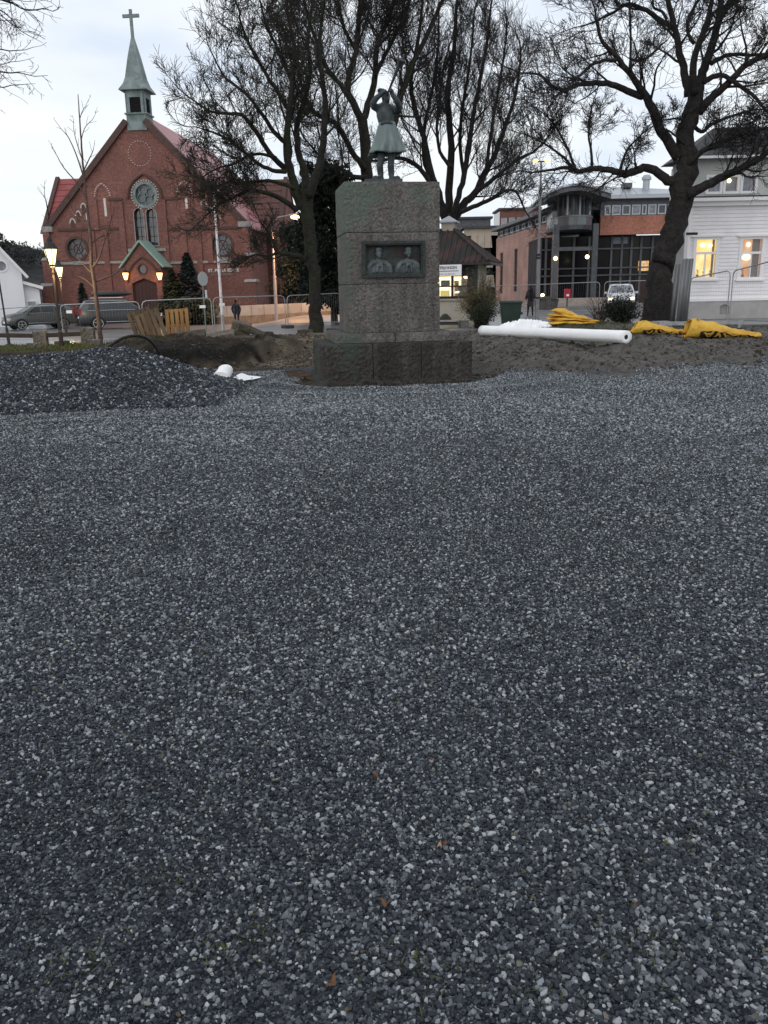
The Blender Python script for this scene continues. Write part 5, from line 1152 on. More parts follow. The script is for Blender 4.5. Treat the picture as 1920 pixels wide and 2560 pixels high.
# grey lamp post by the kiosk
a = at(1342, 803, 40.5); t_ = thing('lamp_post', (a.x, a.y, 0), 0, 'tall grey lamp post with banded joints behind the white roll', 'lamp post'); hp = at(1342, 404, 40.5).z
MB().tube([(0,0,0),(0,0,2.9),(0,0,2.92),(0,0,hp)], [.095,.09,.065,.045], 8).build('pole', M('lamp post grey', (.26,.25,.26), (.20,.195,.2), 4, .5), t_)
for z_ in (1.05, 2.85, 3.0): MB().lathe([(.11,z_),(.11,z_+.08)], 8).build('band', black_iron, t_)
MB().bar((-.3,0,hp),(.3,0,hp),.06,.05).build('cross_arm', black_iron, t_)
for s_ in (-1,1): MB().ball((s_*.26,0,hp+.03), .10, 6, (1.3,1,.7)).build('lamp_bulb', emit('amber lamp', (1,.78,.2), 2.5), t_)
# round sign seen from behind
a = at(513, 800, 40); t_ = thing('road_sign', (a.x, a.y, gz(a.x, a.y)), R(58), 'grey back of a round road sign on a post before the conifers', 'road sign'); zs2 = at(510, 697, 40).z-t_.location.z
MB().tube([(0,0,0),(0,0,zs2+.1)], .03, 6).build('post', M('sign post green', (.16,.21,.19), None, rough=.5), t_)
sd = MB(); c_ = circ(0, zs2, .32, 22); sd.prism(c_, -.05, -.035); sd.build('sign_plate', M('sign back', (.46,.50,.49), None, rough=.55), t_)
MB().box(.08,.20,-.05,-.035,zs2-.85,zs2-.5).build('sub_plate', trim, t_)

# ------------------------------------------------------------------ safety fence panels
def fence(px0, py0, d0, px1, py1, d1, label, plate=False, base=None):
    a, b_ = at(px0, py0, d0), at(px1, py1, d1)
    ga, gb = gz(a.x, a.y), gz(b_.x, b_.y)
    if base is not None: ga = gb = base
    t_ = thing('fence_panel', (a.x, a.y, ga), math.atan2(b_.y-a.y, b_.x-a.x), label, 'fence panel', 'steel safety fence panels')
    L_ = math.hypot(b_.x-a.x, b_.y-a.y); za_, zb_ = a.z-ga, b_.z-ga; zl = .18; zr_ = gb-ga+.18; r_ = .021
    MB().tube([(0,0,-.02),(0,0,za_-.18),(.05,0,za_-.06),(.18,0,za_)] + [(L_-.18,0,zb_),(L_-.05,0,zb_-.06),(L_,0,zb_-.18),(L_,0,zr_-.2)], r_, 6).build('tube_frame', steel, t_)
    MB().tube([(.02,0,zl),(L_-.02,0,zr_)], .016, 5).build('bottom_rail', steel, t_)
    wm = MB(); n_ = int(L_/.13)
    for k in range(1, n_):
        f = k/n_; x = L_*f; zt = za_+(zb_-za_)*f-.01; zz = zl+(zr_-zl)*f
        if x < .18: zt -= .12
        if L_-x < .18: zt -= .12
        wm.tube([(x,0,zz),(x,0,zt)], .0016, 3, False)
    o = wm.build('wire_mesh', steel, t_, fix=False); o['kind'] = 'stuff'
    for x, z_ in ((0, 0), (L_, gb-ga)): MB().box(x-.11, x+.11, -.32, .32, z_-.02, z_+.13).build('foot_block', M('rubber foot', (.05,.05,.052), None, rough=.9), t_)
    if plate: MB().box(.25 if plate > 0 else L_-.5, .50 if plate > 0 else L_-.25, -.03, -.024, za_-.36, za_-.24).build('maker_plate', trim, t_)
fence(-48, 775, 38.5, 143, 763, 36.8, 'safety fence panel at the left edge before the hatchback')
fence(150, 762, 36.6, 347, 754, 36.4, 'safety fence panel in front of the estate car with roof box', 1)
fence(354, 752, 36.4, 527, 745, 37.0, 'safety fence panel behind the two leaning pallets', -1)
fence(532, 744, 37.0, 711, 739, 38.5, 'safety fence panel behind the pile of stone slabs', 1)
fence(717, 739, 38.6, 850, 733, 40.5, 'safety fence panel passing behind the mossy trunk')
fence(1140, 718, 52, 1297, 713, 50, 'safety fence panel right of the kiosk behind the green bin')
fence(1300, 713, 50, 1500, 705, 48, 'safety fence panel in front of the hall steps')
fence(1512, 704, 48, 1635, 701, 47, 'safety fence panel in front of the white car')
fence(1727, 694, 34.0, 1827, 677, 32.0, 'safety fence panel below the yellow lit window')
fence(1834, 676, 32.0, 1985, 640, 28.5, 'safety fence panel at the right edge below the second lit window')

# ------------------------------------------------------------------ low rail with granite posts
gpost = granite('kerb granite', (.13,.12,.11), (.19,.175,.16), (.10,.115,.07), .0)
posts = []
for i, (px, py, w_, h_) in enumerate(((104, 864, .42, .52), (222, 852, .42, .56), (-40, 872, .42, .5))):
    a = at(px, py, 28.2); z_ = gz(a.x, a.y); posts.append(a)
    o = rough_block('granite_post', -w_/2, w_/2, -.15, .15, -.1, h_, gpost, None, .07, .02, i*4); o.location = (a.x, a.y, z_); o.rotation_euler.z = .06
    tag(o, ['squat granite post of the low rail left of the near lantern', 'squat granite post of the low rail beside the young tree', 'squat granite post of the low rail at the left edge'][i], 'post', 'granite posts of the low rail')
railm = M('dark timber rail', (.035,.026,.022), (.05,.038,.03), 5, .8)
for i, (a, b_) in enumerate(((posts[2], posts[0]), (posts[0], posts[1]))):
    z_ = gz(a.x, a.y); d_ = (b_-a).normalized()
    p0 = Vector((a.x, a.y, gz(a.x, a.y)+.36))+d_*.21; p1 = Vector((b_.x, b_.y, gz(b_.x, b_.y)+.38))-d_*.21
    tag(MB().bar(p0, p1, .09, .14).build('timber_rail', railm), ['dark timber rail reaching the left edge', 'dark timber rail between the two granite posts by the lantern'][i], 'rail', 'rails of the low barrier')
for i, (px, py) in enumerate(((88, 872), (236, 858))):
    a = at(px, py, 27.6); o = rough_block('low_stone', -.22, .22, -.12, .12, -.05, .20, gpost, None, .07, .02, 20+i); o.location = (a.x, a.y, gz(a.x, a.y)); tag(o, ['low stone block leaning on the left granite post', 'low stone block at the foot of the young tree'][i], 'stone', 'stones along the low rail')

# ------------------------------------------------------------------ pallets
def pallet(name, loc, rz, tilt, mats, label):
    t_ = thing(name, loc, rz, label, 'pallet'); t_.rotation_euler = (tilt[0], tilt[1], rz)
    W_, L_ = .80, 1.15
    for k in range(5): x = -W_/2+.05+k*(W_-.1)/4; MB().box(x-.062, x+.062, -.085, -.063, 0, L_).build('deck_board', mats, t_)
    for k in range(3): z_ = .05+k*(L_-.1)/2; MB().box(-W_/2, W_/2, -.0625, -.0405, z_-.05, z_+.05).build('cross_board', mats, t_)
    for k in range(3):
        for j in range(3): x = -W_/2+.06+j*(W_-.12)/2; z_ = .05+k*(L_-.1)/2; MB().box(x-.055, x+.055, -.04, .038, z_-.05, z_+.05).build('spacer_block', mats, t_)
    for j in range(3): x = -W_/2+.06+j*(W_-.12)/2; MB().box(x-.05, x+.05, .0385, .06, 0, L_).build('bottom_board', mats, t_)
wood_old = M('weathered pallet wood', (.07,.048,.03), (.11,.075,.045), 6, .85, .3, 30, stretch=(1,1,.2)); wood_new = M('fresh pallet wood', (.30,.165,.06), (.23,.12,.045), 4, .75, .2, 30, stretch=(1,1,.2))
for (px, py, d_, rz, tl, mt, lab) in ((394, 836, 28.6, .05, (-.30, -.34), wood_old, 'weathered brown pallet leaning at a tilt by the pit edge'), (374, 838, 29.3, .1, (-.22, -.32), wood_old, 'weathered brown pallet behind the foremost leaning pallet'), (447, 824, 30.2, -.02, (-.15, -.05), wood_new, 'fresh orange wood pallet standing beside the weathered pallets')):
    a = at(px, py, d_); pallet('wood_pallet', (a.x, a.y, gz(a.x, a.y)-.02), rz, tl, mt, lab)
# stone slabs thrown on the spoil
slab_m = granite('pale slab', (.15,.13,.105), (.22,.195,.16), (.11,.11,.06), -.02); slab_d = granite('dark slab', (.075,.062,.05), (.12,.10,.085), (.06,.055,.035), 0)
for i, (px, py, d_, sz, rot, mt, lab) in enumerate((
    (545, 822, 27.6, (1.05,.5,.20), (.25,-.16,.2), slab_m, 'pale flat slab tilted toward the pit beside the pallets'),
    (600, 806, 28.4, (.62,.35,.62), (.2,.25,.1), slab_m, 'upright pale wedge slab at the top of the slab pile'),
    (630, 806, 28.2, (.85,.40,.16), (.1,.42,-.1), slab_d, 'dark slab sloping down from the upright wedge'),
    (600, 826, 27.5, (.95,.5,.13), (.12,.02,.1), slab_d, 'dark flat slab at the bottom of the slab pile'),
    (665, 820, 28.6, (.42,.4,.26), (0,.05,.3), slab_d, 'squat dark block at the right end of the slab pile'),
    (470, 836, 27.0, (1.1,.5,.18), (.35,-.10,.1), slab_d, 'mossy dark slab lying under the pallets'),
    (762, 815, 31.5, (.55,.35,.22), (0,0,.2), slab_d, 'dark kerb stone left of the mossy trunk foot'),
    (838, 812, 33, (.7,.35,.22), (0,.05,0), slab_d, 'dark kerb stone between trunk and pedestal'))):
    a = at(px, py, d_); o = rough_block('stone_slab', -sz[0]/2, sz[0]/2, -sz[1]/2, sz[1]/2, -sz[2]/2, sz[2]/2, mt, None, .09, .03, 30+i)
    o.location = (a.x, a.y, gz(a.x, a.y)+sz[2]*.30+(0, .04, .16, .0, 0, 0, 0, 0)[i]); o.rotation_euler = rot
    tag(o, lab, 'stone slab', 'slabs dumped on the spoil')
# black cable duct arching out of the pit
pts = [(232,905),(243,889),(258,876),(272,866),(290,854),(307,845),(328,839.5),(347,839),(362,843),(376,852),(388,866),(399,885),(409,908)]
o = MB().tube([at(px, py, 21.5+.12*i) for i, (px, py) in enumerate(pts)], .04, 8).build('cable_duct', M('black plastic', (.012,.012,.014), None, rough=.45), None, True); tag(o, 'thick black plastic duct arching out of the pit behind the gravel heap', 'pipe')

# ------------------------------------------------------------------ white rolls, plastic and sacks
fleece = M('white fleece', (.88,.88,.89), (.84,.84,.86), 3, .8)
A_ = hit(1566, 862); B_ = hit(1206, 840); B_ = A_+(B_-A_).normalized()*min(7.2, (B_-A_).length)
za_ = gz(A_.x, A_.y); zb_ = gz(B_.x, B_.y); rad = .145
t_ = thing('white_roll', (A_.x, A_.y, za_), 0, 'long white roll of geotextile lying across the spoil', 'roll')
d_ = Vector((B_.x-A_.x, B_.y-A_.y, zb_-za_)); L_ = d_.length; u_ = d_.normalized(); sd_ = u_.cross(Vector((0,0,1))).normalized(); up_ = sd_.cross(u_)
mb = MB(); n_ = 28; stn = 26; rr = random.Random(3)
for i in range(stn+1):
    for k in range(n_):
        a = 2*PI*k/n_; rd = rad*(1+.035*noise.noise(Vector((i*.5, math.cos(a)*2, math.sin(a)*2)))+.02*noise.noise(Vector((i*1.7, math.cos(a)*4, math.sin(a)*4))))
        if math.sin(a) < -.6: rd *= .93
        if math.sin(a) > .5: rd *= .985
        q = u_*(L_*i/stn)+Vector((0,0,rad*.96))+sd_*(rd*math.cos(a))+up_*(rd*math.sin(a)); mb.v.append(tuple(q))
for i in range(stn):
    for k in range(n_): k2 = (k+1) % n_; mb.f.append((i*n_+k, i*n_+k2, (i+1)*n_+k2, (i+1)*n_+k))
b0_ = len(mb.v)
for end in (0, 1):
    base = 0 if end == 0 else stn*n_; c0 = u_*(L_*end)+Vector((0,0,rad*.96)); k0_ = len(mb.v)
    for k in range(n_): a = 2*PI*k/n_; mb.v.append(tuple(c0+u_*(.02 if end == 0 else -.02)+(sd_*math.cos(a)+up_*math.sin(a))*.052))
    for k in range(n_): k2 = (k+1) % n_; mb.f.append((base+k, base+k2, k0_+k2, k0_+k))
mb.build('fleece', fleece, t_, True)
MB().tube([u_*.03+Vector((0,0,rad*.96)), u_*(L_-.03)+Vector((0,0,rad*.96))], .054, 14).build('core', black_iron, t_)
fl = MB(); 
for i in range(13):
    f = .04+.6*i/12; w_ = .05+.07*abs(math.sin(i*1.7)); q = u_*(L_*f)
    for s_ in (0, 1): p_ = q-sd_*(-.05-.14*s_ - w_*s_); fl.v.append((p_.x, p_.y, max(.0, gz(A_.x+p_.x, A_.y+p_.y)-za_)+.02+.02*(1-s_)))
for i in range(12): fl.f.append((2*i, 2*i+1, 2*i+3, 2*i+2))
fl.build('loose_flap', fleece, t_, True)
# short roll with a sheet pulled out, beside the heap
a = onz(552, 968, .0); t_ = thing('small_white_roll', (a.x, a.y, gz(a.x, a.y)), R(8), 'short white roll with a loose sheet beside the gravel heap', 'roll')
mb = MB(); n_ = 22
for i in range(7):
    for k in range(n_): an = 2*PI*k/n_; r_ = .122+.006*math.sin(3*an+i); mb.v.append((r_*1.08*math.cos(an)+.014*i, .06*i, .118+r_*math.sin(an)+.016*i))
for i in range(6):
    for k in range(n_): k2 = (k+1) % n_; mb.f.append((i*n_+k, i*n_+k2, (i+1)*n_+k2, (i+1)*n_+k))
k0_ = len(mb.v)
for k in range(n_): an = 2*PI*k/n_; mb.v.append((.045*math.cos(an), .004, .07+.042*math.sin(an)))
for k in range(n_): k2 = (k+1) % n_; mb.f.append((k, k2, k0_+k2, k0_+k))
mb.f.append(tuple(6*n_+k for k in range(n_)))
mb.build('fleece', fleece, t_, False); MB().tube([(0,.012,.07),(.05,.55,.10)], .047, 12).build('core', black_iron, t_)
sh = MB(); P0 = [(.12,.0),(.72,.85),(.35,1.25),(.05,.35)]
N_ = 8
for i in range(N_+1):
    for j in range(N_+1):
        u, v = i/N_, j/N_; x = (P0[0][0]*(1-u)+P0[1][0]*u)*(1-v)+(P0[3][0]*(1-u)+P0[2][0]*u)*v; y = (P0[0][1]*(1-u)+P0[1][1]*u)*(1-v)+(P0[3][1]*(1-u)+P0[2][1]*u)*v
        sh.v.append((x, y, .03+.025*noise.noise(Vector((x*4,y*4,2)))+.05*v))
for i in range(N_):
    for j in range(N_): q = i*(N_+1)+j; sh.f.append((q, q+1, q+N_+2, q+N_+1))
sh.build('loose_sheet', fleece, t_, True)
def crumple(name, loc, size, hgt, mat, label, cat, seed, rz=0, ridges=3.0, group=None, N_=36):
    t_ = MB(); rr = random.Random(seed)
    for i in range(N_+1):
        for j in range(N_+1):
            u, v = i/N_*2-1, j/N_*2-1
            w_ = 1+.18*noise.noise(Vector((u*2, v*2, seed))); x = u*size[0]/2*w_; y = v*size[1]/2*w_
            env = max(0, 1-abs(u)**2.2)*max(0, 1-abs(v)**2.2)
            r1 = abs(noise.noise(Vector((u*ridges+seed, v*ridges*.7, seed*.3)))); r2 = abs(noise.noise(Vector((u*ridges*2.3, v*ridges*2.1, seed*.7))))
            t_.v.append((x+.05*noise.noise(Vector((u*6,v*6,seed))), y, .015+hgt*env**.6*(.35+.75*(1-2.2*r1)+.22*(1-2*r2))))
    t_.v = [(x, y, max(.004, z)) for x, y, z in t_.v]
    for i in range(N_):
        for j in range(N_): q = i*(N_+1)+j; t_.f.append((q, q+1, q+N_+2, q+N_+1))
    o = t_.build(name, mat, None, False); o.location = loc; o.rotation_euler.z = rz; return tag(o, label, cat, group)
a = at(1312, 815, 27.4); crumple('plastic_sheet', (a.x, a.y, gz(a.x, a.y)), (1.75, .8), .24, fleece, 'crumpled white plastic sheet lying behind the long roll', 'plastic sheet', 4, .05, 4.5)
yel = M('yellow sack', (.66,.40,.055), (.55,.31,.045), 3, .55, .3, 9); yel_in = M('yellow sack inside', (.42,.22,.025), None, rough=.7); ink = M('sack print', (.03,.022,.018), None, rough=.6)
# big folded yellow sack heap: several folded layers
a = at(1430, 822, 27.6); t_ = thing('yellow_sack_heap', (a.x, a.y, gz(a.x, a.y)), R(-4), 'big heap of folded yellow sacks behind the long white roll', 'sack')
rr = random.Random(12)
for k, (x0_, x1_, z0_, hh, yy, sk) in enumerate(((-.85,.95,.0,.13,.0,-.05), (-.80,.80,.11,.14,.05,-.12), (-.72,.55,.22,.15,.1,-.2), (-.62,.25,.34,.16,.15,-.28))):
    m_ = MB(); N2 = 20
    for i in range(N2+1):
        for j in range(13):
            u = i/N2; an = PI*2*j/12; x = x0_+(x1_-x0_)*u; th = hh*1.25*(.55+.25*math.sin(u*5+k*2))*math.sin(PI*min(1, max(0.04, u*1.02)))**.35
            zc = z0_+hh*.5+sk*(u-.3)*1.0*(1 if u > .3 else .4); y_ = yy+.36*math.cos(an)*(1-.12*k)*(1+.12*noise.noise(Vector((u*4,k,j*.4))))
            m_.v.append((x+.05*math.cos(an*2+k)+.05*noise.noise(Vector((u*3,j*.7,k))), y_, max(.01, zc+th*math.sin(an)*.75+.05*noise.noise(Vector((u*5+k, j*.6, 1))))))
    for i in range(N2):
        for j in range(12): q = i*13+j; m_.f.append((q, q+1, q+14, q+13))
    m_.f.append(tuple(range(12))); m_.f.append(tuple(N2*13+j for j in range(12)))
    m_.build('folded_layer', yel, t_, False)
def sack(name, px, py, d_, rz, L_, W_, hgt, label, opening, seed, txt=True):
    a = hit(px, py); t_ = thing(name, (a.x, a.y, gz(a.x, a.y)), rz, label, 'sack')
    N2, K = 22, 20; m_ = MB()
    def sec(u):     # collapsed sack: tall gaping mouth on the left, flattened toward the right
        h_ = hgt*(1-.80*sm(.05, 1.0, u))+.03; w_ = W_*(.75+.25*u)
        return h_, w_
    def pt(u, k, off=0):
        an = 2*PI*k/K; h_, w_ = sec(u); c = math.cos(an); s_ = math.sin(an)
        z_ = h_/2*(1+s_*(1-.25*(1-abs(c)))) ; y_ = w_/2*math.copysign(abs(c)**.7, c)*(1-.25*max(0, s_))
        nz_ = .06*noise.noise(Vector((u*5+seed, c*2, s_*2)))+.035*noise.noise(Vector((u*13+seed, c*5, s_*5)))
        return Vector((L_*(u-.3)+(.10*s_ if u < .1 else 0), y_*(1+nz_*2)+off*c, max(.006, z_+nz_+off*s_)))
    for i in range(N2+1):
        for k in range(K): m_.v.append(tuple(pt(i/N2, k)))
    for i in range(N2):
        for k in range(K): k2 = (k+1) % K; m_.f.append((i*K+k, i*K+k2, (i+1)*K+k2, (i+1)*K+k))
    m_.f.append(tuple(N2*K+k for k in range(K)))
    o = m_.build('bag', yel, t_, True); md = o.modifiers.new('t', 'SOLIDIFY'); md.thickness = .012
    fl_ = MB(); NF = 8                       # flap of the mouth lying forward
    for i in range(NF+1):
        for j in range(5):
            u = i/NF; v = j/4-.5; h_, w_ = sec(0); fl_.v.append((-L_*.3-.62*u*opening, v*w_*(.95-.55*u)-.15*u, .02+.10*math.sin(u*3)*(1-u)+.03*noise.noise(Vector((u*3,v*3,seed)))))
    for i in range(NF):
        for j in range(4): q = i*5+j; fl_.f.append((q, q+1, q+6, q+5))
    o = fl_.build('mouth_flap', yel, t_, True); md = o.modifiers.new('t', 'SOLIDIFY'); md.thickness = .012
    band = MB(); nb = 16                     # printed band on the near side
    for i in range(nb+1):
        u = .16+.74*i/nb
        for k in (10.6, 11.6, 12.6, 13.4): band.v.append(tuple(pt(u, k, .010)))
    for i in range(nb):
        for j in range(3): q = i*4+j; band.f.append((q, q+1, q+5, q+4))
    band.build('print_band', ink, t_, True)
    if txt:
        tm = text_mesh('GLAVA', .30, .0, 'CENTER', .008); xs = [v.co.x for v in tm.vertices]; ys = [v.co.y for v in tm.vertices]; x0_, x1_, y0_, y1_ = min(xs), max(xs), min(ys), max(ys)
        bm = bmesh.new(); bm.from_mesh(tm); bmesh.ops.subdivide_edges(bm, edges=[e_ for e_ in bm.edges if e_.calc_length() > .05], cuts=2); bm.to_mesh(tm); bm.free()
        for v in tm.vertices:
            fu = (v.co.x-x0_)/(x1_-x0_); fv = (v.co.y-y0_)/(y1_-y0_); v.co = pt(.20+.66*(1-fu), 10.9+2.2*fv, .018)
        link('lettering', tm, yel, t_)
    return t_
sack('yellow_sack', 1622, 836, 24.6, R(-8), 1.3, .5, .34, 'flat yellow sack with dark printed band, mouth to the left', 1.0, 3)
sack('yellow_sack', 1768, 846, 22.6, R(-5), 1.8, .65, .52, 'large gaping yellow sack with dark lettering on its side', 1.15, 8)
# wheeled bin
a = at(1276, 807, 33.5); t_ = thing('wheeled_bin', (a.x, a.y, gz(a.x, a.y)), R(-6), 'dark green wheeled rubbish bin behind the white roll', 'bin')
bin_m = M('bin plastic', (.012,.028,.022), (.018,.036,.028), 3, .45)
MB().add([(-.33,-.30,.06),(.33,-.30,.06),(.33,.28,.06),(-.33,.28,.06),(-.41,-.36,.96),(.41,-.36,.96),(.41,.36,.96),(-.41,.36,.96)], [(0,3,2,1),(4,5,6,7),(0,1,5,4),(1,2,6,5),(2,3,7,6),(3,0,4,7)]).build('body', bin_m, t_)
MB().box(-.45,.45,-.40,.40,.961,1.00).add([(-.45,-.42,1.001),(.45,-.42,1.001),(.45,.40,1.001),(-.45,.40,1.001),(-.38,-.32,1.06),(.38,-.32,1.06),(.38,.36,1.06),(-.38,.36,1.06)], [(0,3,2,1),(4,5,6,7),(0,1,5,4),(1,2,6,5),(2,3,7,6),(3,0,4,7)]).build('lid', bin_m, t_)
for s_ in (-1, 1): w_ = MB().lathe([(.02,-.03),(.10,-.03),(.10,.03),(.02,.03)], 12); w_.v = [(s_*.30+z, .27+y, .10+x) for x, y, z in w_.v]; w_.build('wheel', black_iron, t_)
MB().tube([(-.3,.42,.92),(.3,.42,.92)], .018, 6).build('handle', bin_m, t_)
# corrugated sheets leaning on the trunk
corr = M('corrugated zinc', (.22,.225,.235), (.16,.165,.17), 3, .5, metal=.35, stretch=(3,3,.3))
for i, (px0, px1, pyt, d_, lab) in enumerate(((1674, 1700, 655, 31.4, 'narrow grey corrugated sheet nearest the big trunk'), (1690, 1731, 640, 31.0, 'wide grey corrugated sheet leaning in front of the white house'))):
    a = at(px0, 808, d_); b_ = at(px1-14, 808, d_); tp = at(px0, pyt, d_)
    t_ = thing('corrugated_sheet', (a.x, a.y, gz(a.x, a.y)), 0, lab, 'metal sheet', 'corrugated sheets by the trunk')
    W_ = b_.x-a.x; Hh = tp.z-a.z; m_ = MB(); n_ = 64
    for k in range(n_+1):
        x = W_*k/n_; y = .028*math.sin(2*PI*x/.115)
        for z_ in (0, Hh*.5, Hh+.04*math.sin(k*.7)*(k % 7 == 0)): m_.v.append((x+.10*z_/Hh, y+.06*z_/Hh, z_))
    for k in range(n_):
        for j in range(2): q = k*3+j; m_.f.append((q, q+3, q+4, q+1))
    o = m_.build('sheet', corr, t_, True, False); md = o.modifiers.new('t', 'SOLIDIFY'); md.thickness = .006
# pale barrier base and stones by the trunk
for i, (px, py, d_, sz, lab) in enumerate(((1632, 808, 30.2, (1.25,.35,.16), 'pale low kerb block behind the flat yellow sack'), (1650, 798, 30.6, (.62,.3,.22), 'pale square kerb block on top beside the trunk'))):
    a = at(px, py, d_); o = rough_block('kerb_block', -sz[0]/2, sz[0]/2, -sz[1]/2, sz[1]/2, 0, sz[2], stone_pale, None, .1, .008, 50+i); o.location = (a.x, a.y, gz(a.x, a.y)+(.0 if i == 0 else .0)); tag(o, lab, 'kerb block', 'kerb blocks by the big trunk')
a = at(1740, 815, 27.5); t_ = thing('barrier_rail', (a.x, a.y, gz(a.x, a.y)), R(-3), 'long grey barrier rail with holes lying behind the yellow sacks', 'rail')
MB().box(-1.2,1.5,-.06,.06,.12,.24).build('beam', steel, t_)
for k in range(4): m_ = MB(); m_.lathe([(.03,-.002),(.03,.002)], 8); m_.v = [(-.35+k*.2+x, -.064+z, .18+y) for x, y, z in m_.v]; m_.build('bolt_hole', M('rust red', (.12,.03,.025), None), t_)
MB().box(-1.1,-1.0,-.1,.1,0,.119).box(1.3,1.4,-.1,.1,0,.119).build('support', steel, t_)
# ------------------------------------------------------------------ trees
bark = M('dark bark', (.015,.013,.013), (.029,.026,.024), 6, .9, .6, 14)
bark_moss = M('mossy bark', (.014,.012,.011), (.026,.024,.020), 5, .9, .6, 14, c3=(.022,.028,.010), scale3=1.1)
twig_m = M('twigs', (.028,.025,.026), None, rough=.9)
twig_moss = M('mossy twigs', (.032,.030,.025), None, rough=.9)
def curve(pts, rad, sub=4):
    out, ro = [], []
    n = len(pts)
    for i in range(n-1):
        p0 = pts[max(0, i-1)]; p1 = pts[i]; p2 = pts[i+1]; p3 = pts[min(n-1, i+2)]
        for k in range(sub):
            t = k/sub; t2 = t*t; t3 = t2*t
            out.append(.5*((2*p1)+(p2-p0)*t+(2*p0-5*p1+4*p2-p3)*t2+(3*p1-p0-3*p2+p3)*t3)); ro.append(rad[i]+(rad[i+1]-rad[i])*t)
    out.append(pts[-1]); ro.append(rad[-1]); return out, ro
class Tree:
    def __init__(s, seed, up=.10, wander=.16, minr=.0075, maxlev=3, ang=(28, 66), counts=(9, 7, 5), lens=(.55, .5, .5), tips=False, thin=1.0):
        s.r = random.Random(seed); s.big = MB(); s.tw = MB(); s.up = up; s.w = wander; s.minr = minr; s.ml = maxlev; s.ang = ang; s.cn = counts; s.ln = lens; s.thin = thin
    def limb(s, px, d, rpx, spawn=None, L=3.0, off=0.0, frm=.25, sides=8, lev=0, tip=True, jit=.0):
        n = len(px); pts = [at(x, y, d+off*(i/max(1, n-1))) for i, (x, y) in enumerate(px)]
        k = d*.97/FPX*s.thin; pts, rad = curve(pts, [q*k for q in rpx])
        pts = [p+Vector((s.r.gauss(0,1), s.r.gauss(0,1), s.r.gauss(0,1)))*rad[i]*.12 for i, p in enumerate(pts)]
        s.big.tube(pts, rad, sides)
        if spawn: s.kids(pts, rad, spawn, L, lev, frm)
        if tip: s.grow(pts[-1], (pts[-1]-pts[-2]).normalized(), L*.8, rad[-1], max(1, lev))
        return pts, rad
    def kids(s, pts, rad, n, L, lev, frm=.2, upb=None):
        r = s.r; m_ = len(pts)-1
        for i in range(n):
            t = frm+(1-frm)*(i+r.random())/n; f = t*m_; k = min(m_-1, int(f)); p = pts[k].lerp(pts[k+1], f-k); d = (pts[k+1]-pts[k]).normalized()
            a = R(r.uniform(*s.ang)); ax = d.orthogonal().normalized(); ax.rotate(Matrix.Rotation(r.uniform(0, 2*PI), 3, d)); q = d.copy(); q.rotate(Matrix.Rotation(a, 3, ax))
            q.z += .25*s.up*5*(.5+r.random()*.5); q.normalize()
            rr = min(rad[k]*r.uniform(.26, .48), (.055, .020, .0105)[min(2, lev)]); s.grow(p, q, L*(1-.45*t)*r.uniform(.6, 1.25), rr, lev+1)
    def grow(s, p, d, L, r0, lev):
        r = s.r; n = (8, 7, 5, 4)[min(3, lev)]; st = L/n; r0 = max(r0, s.minr*1.25); r1 = max(s.minr*.75, r0*.22)
        pts = [p]; rad = [r0]; d = d.copy()
        for i in range(n):
            d += Vector((r.gauss(0, s.w), r.gauss(0, s.w), r.gauss(0, s.w)+s.up)); d.normalize(); p = p+d*st; pts.append(p); rad.append(r0+(r1-r0)*(i+1)/n)
        if r0 > .028: s.big.tube(pts, rad, 6, False)
        else: s.tw.tube(pts, rad, 4 if r0 > .014 else 3, False)
        if lev < s.ml: s.kids(pts, rad, max(2, int(s.cn[min(2, lev)]*r.uniform(.7, 1.3))), L*s.ln[min(2, lev)], lev, .15)
    def done(s, name, base, label, cat='tree', bm=bark, tm=twig_m, group=None):
        t = thing(name, base, 0, label, cat, group); b = Vector(base)
        for mb in (s.big, s.tw): mb.v = [(x-b.x, y-b.y, z-b.z) for x, y, z in mb.v]
        s.big.build('trunk', bm, t, True, False)
        if s.tw.f: o = s.tw.build('crown', tm, t, True, False); o['kind'] = 'stuff'
        return t
# --- big spreading tree at right
dD = 33.0
T = Tree(21, up=.055, wander=.17, counts=(7, 10, 9), lens=(.62, .66, .62), thin=.92)
T.limb([(1640,835),(1645,770),(1652,690),(1660,640),(1690,560),(1706,490),(1717,410),(1712,345),(1733,268),(1742,214)], dD, [46,38,33,31,30,30,27,22,21,17], None, tip=False, sides=14)
T.limb([(1700,392),(1653,330),(1630,268),(1604,227),(1581,192),(1537,138),(1505,102),(1492,60),(1487,20)], dD, [15,12.5,11.5,9,7.5,6,4.5,3.2,2], 12, 2.6, -1.5)
T.limb([(1606,240),(1568,227),(1528,212),(1488,207),(1447,212),(1407,225),(1376,212),(1349,187),(1300,182)], dD-.4, [9,8.5,7.5,6.5,5.5,4.5,3.6,3,2], 13, 2.6, -1.0)
T.limb([(1541,150),(1510,152),(1474,165),(1447,192),(1420,203)], dD-1, [4.5,4,3.2,2.5,1.8], 6, 1.6)
T.limb([(1575,188),(1576,150),(1577,100),(1575,45),(1573,-10)], dD-.6, [4.2,3.6,3,2.4,2], 7, 1.8)
T.limb([(1578,150),(1612,148),(1640,125),(1668,100)], dD-.6, [3.4,3,2.3,1.6], 5, 1.5)
T.limb([(1692,462),(1662,446),(1626,421),(1595,424),(1563,435),(1528,426),(1488,421),(1447,428),(1416,419),(1358,428),(1325,432)], dD, [15,12.5,11,10,9.2,8.4,7.4,6.2,4.6,3,2], 12, 2.4, -.8)
T.limb([(1480,423),(1478,380),(1472,340),(1474,300),(1480,262)], dD-.5, [4.2,3.4,2.8,2.4,1.8], 8, 1.7)
